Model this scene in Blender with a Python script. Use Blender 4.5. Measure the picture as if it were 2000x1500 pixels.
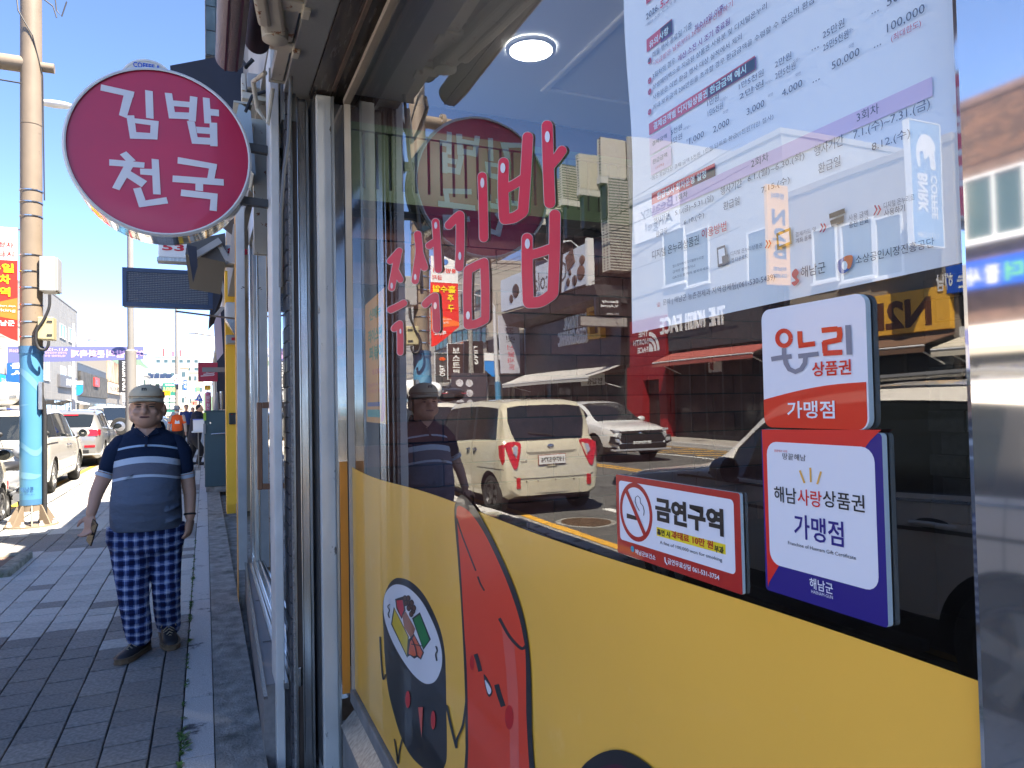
import bpy, bmesh, math, random
from mathutils import Vector, Matrix
R = math.radians
rnd = random.Random(7)
for o in list(bpy.data.objects):
 bpy.data.objects.remove(o)
S = bpy.context.scene
COL = S.collection
# ------------------------------------------------------------------ camera
H, D = 1.5, 0.57
F = 1387.0
YAW, PITCH, ROLL = R(23.4), math.atan(0.028), 0.020
cf = Vector((math.sin(YAW)*math.cos(PITCH), math.cos(YAW)*math.cos(PITCH), math.sin(PITCH)))
r0 = Vector((math.cos(YAW), -math.sin(YAW), 0)); u0 = r0.cross(cf)
cr = r0*math.cos(ROLL) - u0*math.sin(ROLL)
cu = u0*math.cos(ROLL) + r0*math.sin(ROLL)
CAM = Vector((0, 0, H))
cam = bpy.data.cameras.new('camera'); camo = bpy.data.objects.new('camera', cam); COL.objects.link(camo)
cam.sensor_width = 36.0; cam.lens = 36.0*F/2000.0
cam.clip_start = 0.02; cam.clip_end = 5000
M = Matrix((cr, cu, -cf)).transposed().to_4x4(); M.translation = CAM
camo.matrix_world = M
S.camera = camo
# ------------------------------------------------------------------ light
SUN_EL, SUN_DIR = R(58), (0.62, -0.785)
SUN_ROT = math.atan2(SUN_DIR[0], SUN_DIR[1])
world = bpy.data.worlds.new('World'); S.world = world; world.use_nodes = True
wn, wl = world.node_tree.nodes, world.node_tree.links
wn.clear()
wout = wn.new('ShaderNodeOutputWorld'); wbg = wn.new('ShaderNodeBackground')
sky = wn.new('ShaderNodeTexSky'); sky.sky_type = 'NISHITA'; sky.sun_disc = False
sky.sun_elevation = SUN_EL; sky.sun_rotation = SUN_ROT
sky.air_density = 0.32; sky.dust_density = 0.0; sky.ozone_density = 2.4
wbg.inputs['Strength'].default_value = 0.098
tc = wn.new('ShaderNodeTexCoord'); sep = wn.new('ShaderNodeSeparateXYZ'); wl.new(tc.outputs['Generated'], sep.inputs[0])
mp = wn.new('ShaderNodeMapping'); mp.inputs['Scale'].default_value = (1, 1, 1.8); wl.new(tc.outputs['Generated'], mp.inputs[0])
nz = wn.new('ShaderNodeTexNoise'); nz.inputs['Scale'].default_value = 4.6; nz.inputs['Detail'].default_value = 9; nz.inputs['Roughness'].default_value = 0.56
wl.new(mp.outputs[0], nz.inputs['Vector'])
elr = wn.new('ShaderNodeMapRange'); elr.inputs['From Min'].default_value = 0.05; elr.inputs['From Max'].default_value = 0.30
elr.inputs['To Min'].default_value = 0.475; elr.inputs['To Max'].default_value = 0.70
wl.new(sep.outputs['Z'], elr.inputs['Value'])
sub = wn.new('ShaderNodeMath'); sub.operation = 'SUBTRACT'; wl.new(nz.outputs['Fac'], sub.inputs[0]); wl.new(elr.outputs[0], sub.inputs[1])
mul = wn.new('ShaderNodeMath'); mul.operation = 'MULTIPLY'; mul.use_clamp = True; mul.inputs[1].default_value = 8.0; wl.new(sub.outputs[0], mul.inputs[0])
cm = wn.new('ShaderNodeMixRGB'); cm.inputs[2].default_value = (3.4, 3.5, 3.7, 1)
m2 = wn.new('ShaderNodeMath'); m2.operation = 'MULTIPLY'; m2.inputs[1].default_value = 0.75; wl.new(mul.outputs[0], m2.inputs[0])
wl.new(m2.outputs[0], cm.inputs[0]); wl.new(sky.outputs[0], cm.inputs[1])
wl.new(cm.outputs[0], wbg.inputs['Color']); wl.new(wbg.outputs[0], wout.inputs['Surface'])
sl = bpy.data.lights.new('sun', 'SUN'); sl.energy = 3.2; sl.angle = R(0.53); sl.color = (1.0, 0.90, 0.76)
so = bpy.data.objects.new('sun', sl); COL.objects.link(so)
_h = math.hypot(*SUN_DIR)
sd = Vector((SUN_DIR[0]/_h*math.cos(SUN_EL), SUN_DIR[1]/_h*math.cos(SUN_EL), math.sin(SUN_EL)))
so.rotation_euler = sd.to_track_quat('Z', 'Y').to_euler(); so.location = (0, 0, 30)
S.view_settings.view_transform = 'Standard'; S.view_settings.look = 'None'
S.view_settings.exposure = 2.95; S.view_settings.gamma = 1.0; S.view_settings.use_curve_mapping = False
S.cycles.max_bounces = 9; S.cycles.glossy_bounces = 5; S.cycles.transparent_max_bounces = 14; S.cycles.diffuse_bounces = 3
S.cycles.caustics_reflective = False; S.cycles.caustics_refractive = False
S.cycles.use_denoising = True
# ------------------------------------------------------------------ measuring helpers (photograph pixel + known plane -> place in the street)
def ray(x, y): return cf + cr*((x-1000)/F) - cu*((y-750)/F)
def on(ax, val, x, y):
 v = ray(x, y); return CAM + v*((val-CAM[ax])/v[ax])
def onX(x, y, X=D): return on(0, X, x, y)
def onY(x, y, Y): return on(1, Y, x, y)
def onZ(x, y, Z): return on(2, Z, x, y)
def mr(x, y, X):
 p = on(0, 2*D-X, x, y); return Vector((X, p.y, p.z))
def mry(x, y, Y):
 p = on(1, Y, x, y); return Vector((2*D-p.x, Y, p.z))
def mrz(x, y, Z):
 p = on(2, Z, x, y); return Vector((2*D-p.x, p.y, Z))
# ------------------------------------------------------------------ materials
MATS = {}
def mat(name, col, rough=0.6, metal=0.0, var=0.0, vscale=8.0, bump=0.0, bscale=60.0, emit=None, es=1.0, spec=0.5, coat=0.0, col2=None, wear=None, stretch=None):
 if name in MATS: return MATS[name]
 m = bpy.data.materials.new(name); m.use_nodes = True; MATS[name] = m
 n, l = m.node_tree.nodes, m.node_tree.links
 b = n['Principled BSDF']
 c = (col[0], col[1], col[2], 1)
 b.inputs['Base Color'].default_value = c; b.inputs['Roughness'].default_value = rough; b.inputs['Metallic'].default_value = metal
 b.inputs['Specular IOR Level'].default_value = spec
 if coat: b.inputs['Coat Weight'].default_value = coat; b.inputs['Coat Roughness'].default_value = 0.03
 t = None
 if var or bump or wear or col2:
  t = n.new('ShaderNodeTexCoord')
  src = t.outputs['Object']
  if stretch:
   mm = n.new('ShaderNodeMapping'); mm.inputs['Scale'].default_value = stretch; l.new(src, mm.inputs[0]); src = mm.outputs[0]
 if var or col2:
  z = n.new('ShaderNodeTexNoise'); z.inputs['Scale'].default_value = vscale; z.inputs['Detail'].default_value = 6; l.new(src, z.inputs['Vector'])
  rp = n.new('ShaderNodeValToRGB')
  rp.color_ramp.elements[0].position = 0.3; rp.color_ramp.elements[1].position = 0.7
  lo = col2 if col2 else tuple(max(0, v*(1-var)) for v in col)
  hi = col if col2 else tuple(min(1, v*(1+var)) for v in col)
  rp.color_ramp.elements[0].color = (*lo, 1); rp.color_ramp.elements[1].color = (*hi, 1)
  l.new(z.outputs['Fac'], rp.inputs[0]); out = rp.outputs[0]
  if var and not metal:
   mrg = n.new('ShaderNodeMapRange'); mrg.inputs['To Min'].default_value = max(0, rough-0.1); mrg.inputs['To Max'].default_value = min(1, rough+0.1)
   l.new(z.outputs['Fac'], mrg.inputs['Value']); l.new(mrg.outputs[0], b.inputs['Roughness'])
 else:
  rg = n.new('ShaderNodeRGB'); rg.outputs[0].default_value = c; out = rg.outputs[0]
 if wear:
  z2 = n.new('ShaderNodeTexNoise'); z2.inputs['Scale'].default_value = wear[2]; z2.inputs['Detail'].default_value = 8; z2.inputs['Roughness'].default_value = 0.65
  l.new(src, z2.inputs['Vector'])
  r2 = n.new('ShaderNodeValToRGB'); r2.color_ramp.elements[0].position = wear[1]; r2.color_ramp.elements[1].position = min(1, wear[1]+(wear[3] if len(wear) > 3 else 0.03))
  l.new(z2.outputs['Fac'], r2.inputs[0])
  mx = n.new('ShaderNodeMixRGB'); l.new(r2.outputs[0], mx.inputs[0]); l.new(out, mx.inputs[1]); mx.inputs[2].default_value = (*wear[0], 1); out = mx.outputs[0]
 l.new(out, b.inputs['Base Color'])
 if bump:
  z3 = n.new('ShaderNodeTexNoise'); z3.inputs['Scale'].default_value = bscale; z3.inputs['Detail'].default_value = 5; l.new(src, z3.inputs['Vector'])
  bp = n.new('ShaderNodeBump'); bp.inputs['Strength'].default_value = bump; bp.inputs['Distance'].default_value = 0.01
  l.new(z3.outputs['Fac'], bp.inputs['Height']); l.new(bp.outputs[0], b.inputs['Normal'])
 if emit:
  b.inputs['Emission Color'].default_value = (*emit, 1); b.inputs['Emission Strength'].default_value = es
 return m
def rgb(r, g, b):
 f = lambda v: (v/255/12.92) if v/255 <= 0.04045 else ((v/255+0.055)/1.055)**2.4
 return (f(r), f(g), f(b))
def glass_mat(name, ior=1.75, tint=(1, 1, 1), dust=0.0):
 if name in MATS: return MATS[name]
 m = bpy.data.materials.new(name); m.use_nodes = True; MATS[name] = m
 n, l = m.node_tree.nodes, m.node_tree.links; n.clear()
 o = n.new('ShaderNodeOutputMaterial'); mx = n.new('ShaderNodeMixShader'); fr = n.new('ShaderNodeFresnel'); fr.inputs['IOR'].default_value = ior
 tr = n.new('ShaderNodeBsdfTransparent'); tr.inputs[0].default_value = (*tint, 1)
 gl = n.new('ShaderNodeBsdfGlossy'); gl.inputs['Roughness'].default_value = 0.0; gl.inputs[0].default_value = (1, 1, 1, 1)
 ge = n.new('ShaderNodeNewGeometry'); bf = n.new('ShaderNodeMath'); bf.operation = 'SUBTRACT'; bf.inputs[0].default_value = 1.0; l.new(ge.outputs['Backfacing'], bf.inputs[1])
 mf = n.new('ShaderNodeMath'); mf.operation = 'MULTIPLY'; l.new(fr.outputs[0], mf.inputs[0]); l.new(bf.outputs[0], mf.inputs[1])
 l.new(mf.outputs[0], mx.inputs[0]); l.new(tr.outputs[0], mx.inputs[1]); l.new(gl.outputs[0], mx.inputs[2])
 last = mx.outputs[0]
 if dust:
  zb = n.new('ShaderNodeTexNoise'); zb.inputs['Scale'].default_value = 2.6; zb.inputs['Detail'].default_value = 1.5; tb = n.new('ShaderNodeTexCoord'); l.new(tb.outputs['Object'], zb.inputs['Vector'])
  bu = n.new('ShaderNodeBump'); bu.inputs['Strength'].default_value = 1.0; bu.inputs['Distance'].default_value = 0.0007; l.new(zb.outputs['Fac'], bu.inputs['Height']); l.new(bu.outputs[0], gl.inputs['Normal'])
  t = n.new('ShaderNodeTexCoord'); z = n.new('ShaderNodeTexNoise'); z.inputs['Scale'].default_value = 3.0; z.inputs['Detail'].default_value = 10; z.inputs['Roughness'].default_value = 0.7
  l.new(t.outputs['Object'], z.inputs['Vector'])
  rp = n.new('ShaderNodeMapRange'); rp.inputs['From Min'].default_value = 0.4; rp.inputs['From Max'].default_value = 0.8; rp.inputs['To Max'].default_value = dust
  l.new(z.outputs['Fac'], rp.inputs['Value'])
  df = n.new('ShaderNodeBsdfDiffuse'); df.inputs[0].default_value = (0.6, 0.58, 0.54, 1)
  m2 = n.new('ShaderNodeMixShader'); l.new(rp.outputs[0], m2.inputs[0]); l.new(last, m2.inputs[1]); l.new(df.outputs[0], m2.inputs[2]); last = m2.outputs[0]
 l.new(last, o.inputs['Surface'])
 return m
# ------------------------------------------------------------------ mesh helpers
ORIG = {}
def link(o, parent=None):
 COL.objects.link(o)
 if parent is not None: o.parent = parent
 return o
LABELS = set()
def tag(o, label, cat=None, group=None, kind=None):
 o['label'] = label
 if cat: o['category'] = cat
 if group: o['group'] = group
 if kind: o['kind'] = kind
 return o
def thing(name, label, cat, loc=(0, 0, 0), group=None, rotz=0.0):
 o = bpy.data.objects.new(name, None); o.empty_display_size = 0.1
 o.location = loc; o.rotation_euler = (0, 0, rotz); COL.objects.link(o)
 ORIG[o.name] = Vector(loc) if not rotz else None
 return tag(o, label, cat, group)
class MB:
 def __init__(s): s.v = []; s.f = []; s.mi = []
 def add(s, vs, fs, mi=0):
  b = len(s.v); s.v += [Vector(p) for p in vs]; s.f += [tuple(b+i for i in f) for f in fs]; s.mi += [mi]*len(fs); return s
 def box(s, x0, x1, y0, y1, z0, z1, mi=0):
  if x0 > x1: x0, x1 = x1, x0
  if y0 > y1: y0, y1 = y1, y0
  if z0 > z1: z0, z1 = z1, z0
  v = [(x0,y0,z0),(x1,y0,z0),(x1,y1,z0),(x0,y1,z0),(x0,y0,z1),(x1,y0,z1),(x1,y1,z1),(x0,y1,z1)]
  return s.add(v, [(0,3,2,1),(4,5,6,7),(0,1,5,4),(1,2,6,5),(2,3,7,6),(3,0,4,7)], mi)
 def obox(s, c, a, b, d, mi=0):
  c, a, b, d = Vector(c), Vector(a), Vector(b), Vector(d)
  if a.cross(b).dot(d) < 0: a = -a
  v = [c-a-b-d, c+a-b-d, c+a+b-d, c-a+b-d, c-a-b+d, c+a-b+d, c+a+b+d, c-a+b+d]
  return s.add(v, [(0,3,2,1),(4,5,6,7),(0,1,5,4),(1,2,6,5),(2,3,7,6),(3,0,4,7)], mi)
 def beam(s, p, q, w, h, up=(0, 0, 1), mi=0):
  p, q = Vector(p), Vector(q); d = q-p; u = Vector(up); a = d.cross(u)
  if a.length < 1e-6: a = d.cross(Vector((1, 0, 0)))
  a.normalize(); b = a.cross(d).normalized()
  return s.obox((p+q)/2, d/2, a*w/2, b*h/2, mi)
 def prism(s, pts, ext, mi=0):
  n = len(pts); pts = [Vector(p) for p in pts]; ext = Vector(ext)
  nr = Vector((0, 0, 0))
  for i in range(n): nr += pts[i].cross(pts[(i+1) % n])
  if nr.dot(ext) > 0: pts = pts[::-1]
  v = pts+[p+ext for p in pts]
  f = [tuple(range(n)), tuple(range(2*n-1, n-1, -1))]+[(i, n+i, n+(i+1) % n, (i+1) % n) for i in range(n)]
  f = [f[0], f[1]]+[t[::-1] for t in f[2:]]
  return s.add(v, f, mi)
 def tube(s, pts, r, n=8, caps=True, mi=0):
  pts = [Vector(p) for p in pts]; k = len(pts)
  rs = r if isinstance(r, (list, tuple)) else [r]*k
  vs, fs = [], []
  t0 = (pts[1]-pts[0]).normalized(); ref = Vector((0, 0, 1)) if abs(t0.z) < 0.9 else Vector((1, 0, 0))
  a = t0.cross(ref).normalized()
  for i, p in enumerate(pts):
   t = (pts[min(i+1, k-1)]-pts[max(i-1, 0)]).normalized()
   a = (a-t*a.dot(t)).normalized(); b = t.cross(a)
   for j in range(n):
    an = 2*math.pi*j/n; vs.append(p+(a*math.cos(an)+b*math.sin(an))*rs[i])
  for i in range(k-1):
   for j in range(n):
    j2 = (j+1) % n; fs.append((i*n+j, i*n+j2, (i+1)*n+j2, (i+1)*n+j))
  if caps: fs += [tuple(range(n-1, -1, -1)), tuple(range((k-1)*n, k*n))]
  return s.add(vs, fs, mi)
 def lathe(s, c, axis, prof, n=24, mi=0, caps=True):
  c, ax = Vector(c), Vector(axis).normalized(); ref = Vector((0, 0, 1)) if abs(ax.z) < 0.9 else Vector((1, 0, 0))
  a = ax.cross(ref).normalized(); b = ax.cross(a); vs, fs = [], []
  for h, r in prof:
   for j in range(n):
    an = 2*math.pi*j/n; vs.append(c+ax*h+(a*math.cos(an)+b*math.sin(an))*max(r, 1e-5))
  for i in range(len(prof)-1):
   for j in range(n):
    j2 = (j+1) % n; fs.append((i*n+j, i*n+j2, (i+1)*n+j2, (i+1)*n+j))
  if caps: fs += [tuple(range(n-1, -1, -1)), tuple(range((len(prof)-1)*n, len(prof)*n))]
  return s.add(vs, fs, mi)
 def ell(s, c, rx, ry, rz, n=12, m=8, rot=None, mi=0):
  c = Vector(c); vs = [Vector((0, 0, rz))]; fs = []
  for i in range(1, m):
   th = math.pi*i/m
   for j in range(n):
    ph = 2*math.pi*j/n; vs.append(Vector((rx*math.sin(th)*math.cos(ph), ry*math.sin(th)*math.sin(ph), rz*math.cos(th))))
  vs.append(Vector((0, 0, -rz))); L = len(vs)-1
  for j in range(n): fs.append((0, 1+j, 1+(j+1) % n))
  for i in range(m-2):
   for j in range(n):
    a = 1+i*n+j; b = 1+i*n+(j+1) % n; fs.append((a, a+n, b+n, b))
  for j in range(n): fs.append((L, 1+(m-2)*n+(j+1) % n, 1+(m-2)*n+j))
  if rot: vs = [rot @ v for v in vs]
  return s.add([c+v for v in vs], fs, mi)
 def grid(s, fn, nu, nv, mi=0):
  vs = [fn(i/nu, j/nv) for j in range(nv+1) for i in range(nu+1)]
  fs = [(j*(nu+1)+i, j*(nu+1)+i+1, (j+1)*(nu+1)+i+1, (j+1)*(nu+1)+i) for j in range(nv) for i in range(nu)]
  return s.add(vs, fs, mi)
 def poly(s, pts, mi=0): return s.add(pts, [tuple(range(len(pts)))], mi)
 def mesh(s, name, mats, off=Vector((0, 0, 0)), smooth=None):
  me = bpy.data.meshes.new(name); me.from_pydata([v-off for v in s.v], [], s.f)
  for m in (mats if isinstance(mats, (list, tuple)) else [mats]): me.materials.append(m)
  if isinstance(mats, (list, tuple)) and len(mats) > 1: me.polygons.foreach_set('material_index', s.mi)
  if smooth is not None:
   me.polygons.foreach_set('use_smooth', [True]*len(me.polygons))
   me.set_sharp_from_angle(angle=R(smooth))
  me.update(); return me
 def build(s, name, mats, parent=None, smooth=None, bevel=None, **kw):
  root = parent
  while root is not None and root.parent is not None: root = root.parent
  off = ORIG.get(root.name) if root is not None else None
  o = bpy.data.objects.new(name, s.mesh(name, mats, off or Vector((0, 0, 0)), smooth)); link(o, parent)
  if parent is None: ORIG[o.name] = Vector((0, 0, 0))
  if bevel:
   b = o.modifiers.new('bevel', 'BEVEL'); b.width = bevel; b.segments = 2; b.limit_method = 'ANGLE'
  for k, v in kw.items(): o[k] = v
  return o
def struct(name, mb, m, smooth=None, **kw):
 o = mb.build(name, m, None, smooth); o['kind'] = kw.get('kind', 'structure')
 if 'label' in kw: o['label'] = kw['label']
 return o
def single(name, mb, m, label, cat, group=None, smooth=None, bevel=None, kind=None):
 o = mb.build(name, m, None, smooth, bevel); return tag(o, label, cat, group, kind)
# ------------------------------------------------------------------ lettering
_fc = bpy.data.curves.new('lettering', 'FONT'); _fo = bpy.data.objects.new('lettering', _fc); _fc.resolution_u = 2
_tc = {}
def glyphs(s, bold=0.0, sp=1.0):
 k = (s, bold, sp)
 if k not in _tc:
  _fc.body = s; _fc.offset = bold; _fc.space_character = sp
  me = _fo.to_mesh(); vs = [v.co.copy() for v in me.vertices]; fs = [tuple(p.vertices) for p in me.polygons]; _fo.to_mesh_clear()
  x0, x1 = min(v.x for v in vs), max(v.x for v in vs); y0, y1 = min(v.y for v in vs), max(v.y for v in vs)
  _tc[k] = ([((v.x-x0)/(x1-x0), (v.y-y0)/max(1e-6, y1-y0)) for v in vs], fs, (x1-x0)/max(1e-6, y1-y0))
 return _tc[k]
def letter(mb, s, A, B, C, bold=0.0, lift=0.0015, thick=0.0, sp=1.0, mi=0):
 """Text whose ink box has bottom-left A, bottom-right B, top-left C."""
 vs, fs, asp = glyphs(s, bold, sp); A, B, C = Vector(A), Vector(B), Vector(C)
 n = (B-A).cross(C-A).normalized(); P = [A+(B-A)*x+(C-A)*y+n*(lift+thick) for x, y in vs]
 nf = [f for f in fs]
 if nf and len(nf[0]) >= 3:
  a, b, c = [P[i] for i in nf[0][:3]]
  if (b-a).cross(c-a).dot(n) < 0: nf = [f[::-1] for f in nf]
 mb.add(P, nf, mi)
 if thick:
  from collections import Counter
  ec = Counter(tuple(sorted((f[i], f[(i+1) % len(f)]))) for f in nf for i in range(len(f)))
  sd = [(f[i], f[(i+1) % len(f)]) for f in nf for i in range(len(f)) if ec[tuple(sorted((f[i], f[(i+1) % len(f)])))] == 1]
  k = len(P); mb.add(P+[p-n*thick for p in P], [(a, a+k, b+k, b) for a, b in sd], mi)
 return mb
def letter_h(mb, s, A, Rv, Uv, h, bold=0.0, lift=0.0015, thick=0.0, sp=1.0, align='l', mi=0):
 """Text by height: A bottom-left (or centre, or right), unit vectors Rv and Uv."""
 asp = glyphs(s, bold, sp)[2]; A, Rv, Uv = Vector(A), Vector(Rv), Vector(Uv); w = asp*h
 if align == 'c': A = A-Rv*w/2
 if align == 'r': A = A-Rv*w
 return letter(mb, s, A, A+Rv*w, A+Uv*h, bold, lift, thick, sp, mi)
SHOPR, UP = Vector((0, -1, 0)), Vector((0, 0, 1))
OPPR = Vector((0, 1, 0))
CAMR = Vector((1, 0, 0))
_tmp = bpy.data.scenes.new('scratch')
def bake(me, mods):
 o = bpy.data.objects.new('bake', me); _tmp.collection.objects.link(o)
 for typ, kw in mods:
  m = o.modifiers.new(typ, typ)
  for k, v in kw.items(): setattr(m, k, v)
 vl = _tmp.view_layers[0]; vl.update(); dg = vl.depsgraph
 r = bpy.data.meshes.new_from_object(o.evaluated_get(dg)); bpy.data.objects.remove(o); return r
# ================================================================== SETTING
def px(p):
 d = Vector(p)-CAM; z = d.dot(cf)
 return (1000+F*d.dot(cr)/z, 750-F*d.dot(cu)/z, z) if z > 0.05 else (-9999, 0, z)
def inframe(p, m=40):
 x, y, z = px(p); return -m < x < 2000+m and -m < y < 1500+m
asphalt = mat('asphalt', (0.09, 0.089, 0.085), 0.9, var=0.22, vscale=1.2, bump=0.35, bscale=220, wear=((0.035, 0.035, 0.036), 0.62, 0.9, 0.05))
concrete = mat('concrete', (0.27, 0.26, 0.235), 0.9, var=0.4, vscale=9, bump=0.8, bscale=70, wear=((0.10, 0.10, 0.085), 0.56, 2.2, 0.12))
granite = mat('granite', (0.47, 0.46, 0.44), 0.8, var=0.3, vscale=170, bump=0.2, bscale=200, wear=((0.07, 0.07, 0.075), 0.585, 4.2, 0.07))
paver_dark = mat('paver_dark', (0.225, 0.215, 0.20), 0.88, var=0.3, vscale=60, bump=0.5, bscale=260, wear=((0.34, 0.33, 0.31), 0.60, 1.7, 0.16))
paver_dark2 = mat('paver_dark_worn', (0.265, 0.252, 0.232), 0.88, var=0.32, vscale=50, bump=0.35, bscale=240)
paver_light = mat('paver_light', (0.52, 0.51, 0.47), 0.88, var=0.2, vscale=60, bump=0.35, bscale=240, wear=((0.22, 0.215, 0.20), 0.63, 3.0, 0.08))
paver_light2 = mat('paver_light_worn', (0.46, 0.45, 0.415), 0.88, var=0.22, vscale=30, bump=0.35, bscale=240)
bedding = mat('paver_bedding', (0.035, 0.034, 0.028), 1.0, var=0.4, vscale=20)
yellow_paint = mat('yellow_road_paint', (0.62, 0.33, 0.035), 0.7, var=0.12, vscale=5, wear=((0.16, 0.12, 0.06), 0.63, 7, 0.08))
white_paint_road = mat('white_road_paint', (0.72, 0.72, 0.68), 0.7, var=0.08, vscale=5, wear=((0.2, 0.2, 0.19), 0.64, 7, 0.08))
grass_m = mat('weed_leaf', (0.07, 0.14, 0.025), 0.6, var=0.4, vscale=20)
KERB_IN, KERB_OUT = -2.44, -2.64
OK_OUT, OK_IN = -14.2, -14.42
OPX = -16.6
ZR = -0.12
struct('ground', MB().box(-2000, 2000, -600, 2600, -0.6, -0.17), mat('distant_ground', (0.12, 0.12, 0.10), 1.0))
road = struct('road', MB().box(OK_OUT+0.0, KERB_OUT, -40, 420, -0.16, ZR), asphalt)
zl = ZR+0.004
MB().box(-3.16, -3.02, -40, 420, ZR-0.001, zl).build('yellow_line', yellow_paint, road)
MB().box(-4.52, -4.38, -40, 9.4, ZR-0.001, zl).box(-4.52, -4.38, 13.4, 22, ZR-0.001, zl).box(-4.52, -4.38, 26, 90, ZR-0.001, zl).build('white_line', white_paint_road, road)
MB().box(-8.06, -7.94, -40, 420, ZR-0.001, zl).build('yellow_line', yellow_paint, road)
MB().box(-8.30, -8.18, -40, 420, ZR-0.001, zl).build('yellow_line', yellow_paint, road)
MB().box(-11.62, -11.5, -40, 420, ZR-0.001, zl).build('white_line', white_paint_road, road)
MB().box(-13.72, -13.6, -40, 420, ZR-0.001, zl).build('yellow_line', yellow_paint, road)
for i in range(5):
 y = 15.2+i*0.9
 MB().prism([(-13.45, y, zl), (-13.45, y+0.16, zl), (-11.9, y+0.9, zl), (-11.9, y+0.74, zl)], (0, 0, -0.004)).build('hatch_line', yellow_paint, road)
gut = MB().box(-3.0, KERB_OUT, -40, 420, ZR-0.01, ZR+0.002)
gut.build('gutter', concrete, road)
for w in range(3):
 yj = 8+w*12.0
MB().box(-14.2, -13.95, -40, 420, ZR-0.01, ZR+0.002).build('gutter', concrete, road)
def kerb(name, x0, x1, ya, yb, lab):
 k = struct(name, MB().box(x0+0.01, x1-0.01, -40, 420, -0.16, -0.012), bedding, label=lab)
 me = MB().box(x0, x1, 0.004, 0.996, -0.15, 0.0).mesh('kerb_stone', granite)
 for i in range(int(ya), int(yb)):
  o = bpy.data.objects.new('kerb_stone', me); link(o, k); o.location = (rnd.uniform(-.003, .003), i, rnd.uniform(-.004, .002))
 MB().box(x0, x1, yb, 420, -0.15, 0.0).build('far_kerb', granite, k)
kerb('kerb', KERB_OUT, KERB_IN, -2, 46, 'granite kerb along the near pavement')
kerb('far_side_kerb', OK_IN, OK_OUT, 2, 62, 'granite kerb along the far pavement')
PX0, PX1 = -0.11, KERB_IN
pave = struct('pavement', MB().box(PX1, PX0, -40, 420, -0.16, -0.011), bedding)
edges = [PX0, -0.235]
while edges[-1] > PX1+0.05: edges.append(max(PX1, edges[-1]-0.197))
def band(y):
 if y < 5.75: return 'd'
 if y < 9.2: return 'l'
 if y < 10.4: return 'd'
 return 'l' if (y-10.4) % 5.2 < 3.7 else 'd'
pm_ = {'d': [paver_dark, paver_dark, paver_dark2], 'l': [paver_light, paver_light, paver_light2]}
cells = []
for ci in range(len(edges)-1):
 xa, xb = edges[ci+1], edges[ci]
 y = 1.6+(ci % 2)*0.1
 while y < 34:
  yb = y+0.2
  k = band((y+yb)/2)
  q = rnd.random()
  if k == 'l' and q < 0.045: k = 'd'
  elif k == 'd' and q < 0.02: k = 'l'
  cells.append((xa, xb, y, yb, rnd.choice(pm_[k]))); y = yb
def ps(c): return inframe(((c[0]+c[1])/2, (c[2]+c[3])/2, 0), 60)
vis = sorted([c for c in cells if ps(c)], key=lambda c: c[2])
near = set(id(c) for c in vis[:296])
shapes = {}
def paver_mesh(w, l, m, v):
 k = (round(w, 3), round(l, 3), m.name, v)
 if k not in shapes:
  g = 0.0035+0.001*v; b = 0.004; W, L = w/2-g, l/2-g
  t = [(-W, -L), (W, -L), (W, L), (-W, L)]; u = [(-W+b, -L+b), (W-b, -L+b), (W-b, L-b), (-W+b, L-b)]
  j = random.Random(hash(k) & 255)
  vs = [(x, y, -0.03) for x, y in t]+[(x, y, -0.003) for x, y in t]+[(x, y, j.uniform(-0.0015, 0.0005)) for x, y in u]
  fs = [(i, (i+1) % 4, 4+(i+1) % 4, 4+i) for i in range(4)]+[(4+i, 4+(i+1) % 4, 8+(i+1) % 4, 8+i) for i in range(4)]+[(8, 9, 10, 11)]
  shapes[k] = MB().add(vs, fs).mesh('paver', m)
 return shapes[k]
rest = {}
for c in cells:
 xa, xb, ya, yb, m = c
 if id(c) in near:
  o = bpy.data.objects.new('paver', paver_mesh(xb-xa, yb-ya, m, rnd.randrange(3))); link(o, pave)
  o.location = ((xa+xb)/2, (ya+yb)/2, rnd.uniform(-0.002, 0.0015)); o.rotation_euler = (rnd.uniform(-.006, .006), rnd.uniform(-.006, .006), rnd.uniform(-.004, .004))
 else:
  g = 0.004; z = rnd.uniform(-0.003, 0.0)
  rest.setdefault(m.name, [m, MB()])[1].box(xa+g, xb-g, ya+g, yb-g, -0.03, z)
ms = [v[0] for v in rest.values()]; all_ = MB()
for i, (m, b) in enumerate(rest.values()): all_.add(b.v, b.f, i)
all_.build('paver_field', ms, pave, kind='stuff')
MB().box(PX1, PX0, -40, 1.6, -0.03, -0.001).build('paving_behind', paver_light2, pave); MB().box(PX1, PX0, 34, 420, -0.03, -0.001).build('distant_paving', paver_light2, pave)
edge = struct('granite_edging', MB().box(-0.105, 0.025, -4, 60, -0.16, -0.014), bedding)
ys = [-1.0, 0.2, 1.25, 2.3, 3.42, 4.12, 5.15, 6.2, 7.25, 8.3, 9.4, 10.5, 11.6, 12.8, 14, 15.2]
for a, b in zip(ys, ys[1:]):
 MB().box(-0.1075, 0.0275, a+0.002, b-0.002, -0.1, rnd.uniform(-0.002, 0.002)).build('slab', granite, edge, bevel=0.002)
MB().box(-0.1075, 0.0275, 15.203, 120, -0.1, 0.0).build('far_slab', granite, edge)
cs = MB(); rr = random.Random(3)
hh = {}
def cz(u, v):
 return Vector((0.031+u*0.20, -6+v*26, 0.004+rr.uniform(-.003, .003)))
cs.grid(cz, 10, 420)
struct('concrete_strip', cs, concrete, smooth=60)
struct('shop_footing', MB().box(0.2, 6, -12, 120, -0.16, -0.07), concrete)
wd = MB(); wr = random.Random(11)
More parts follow.
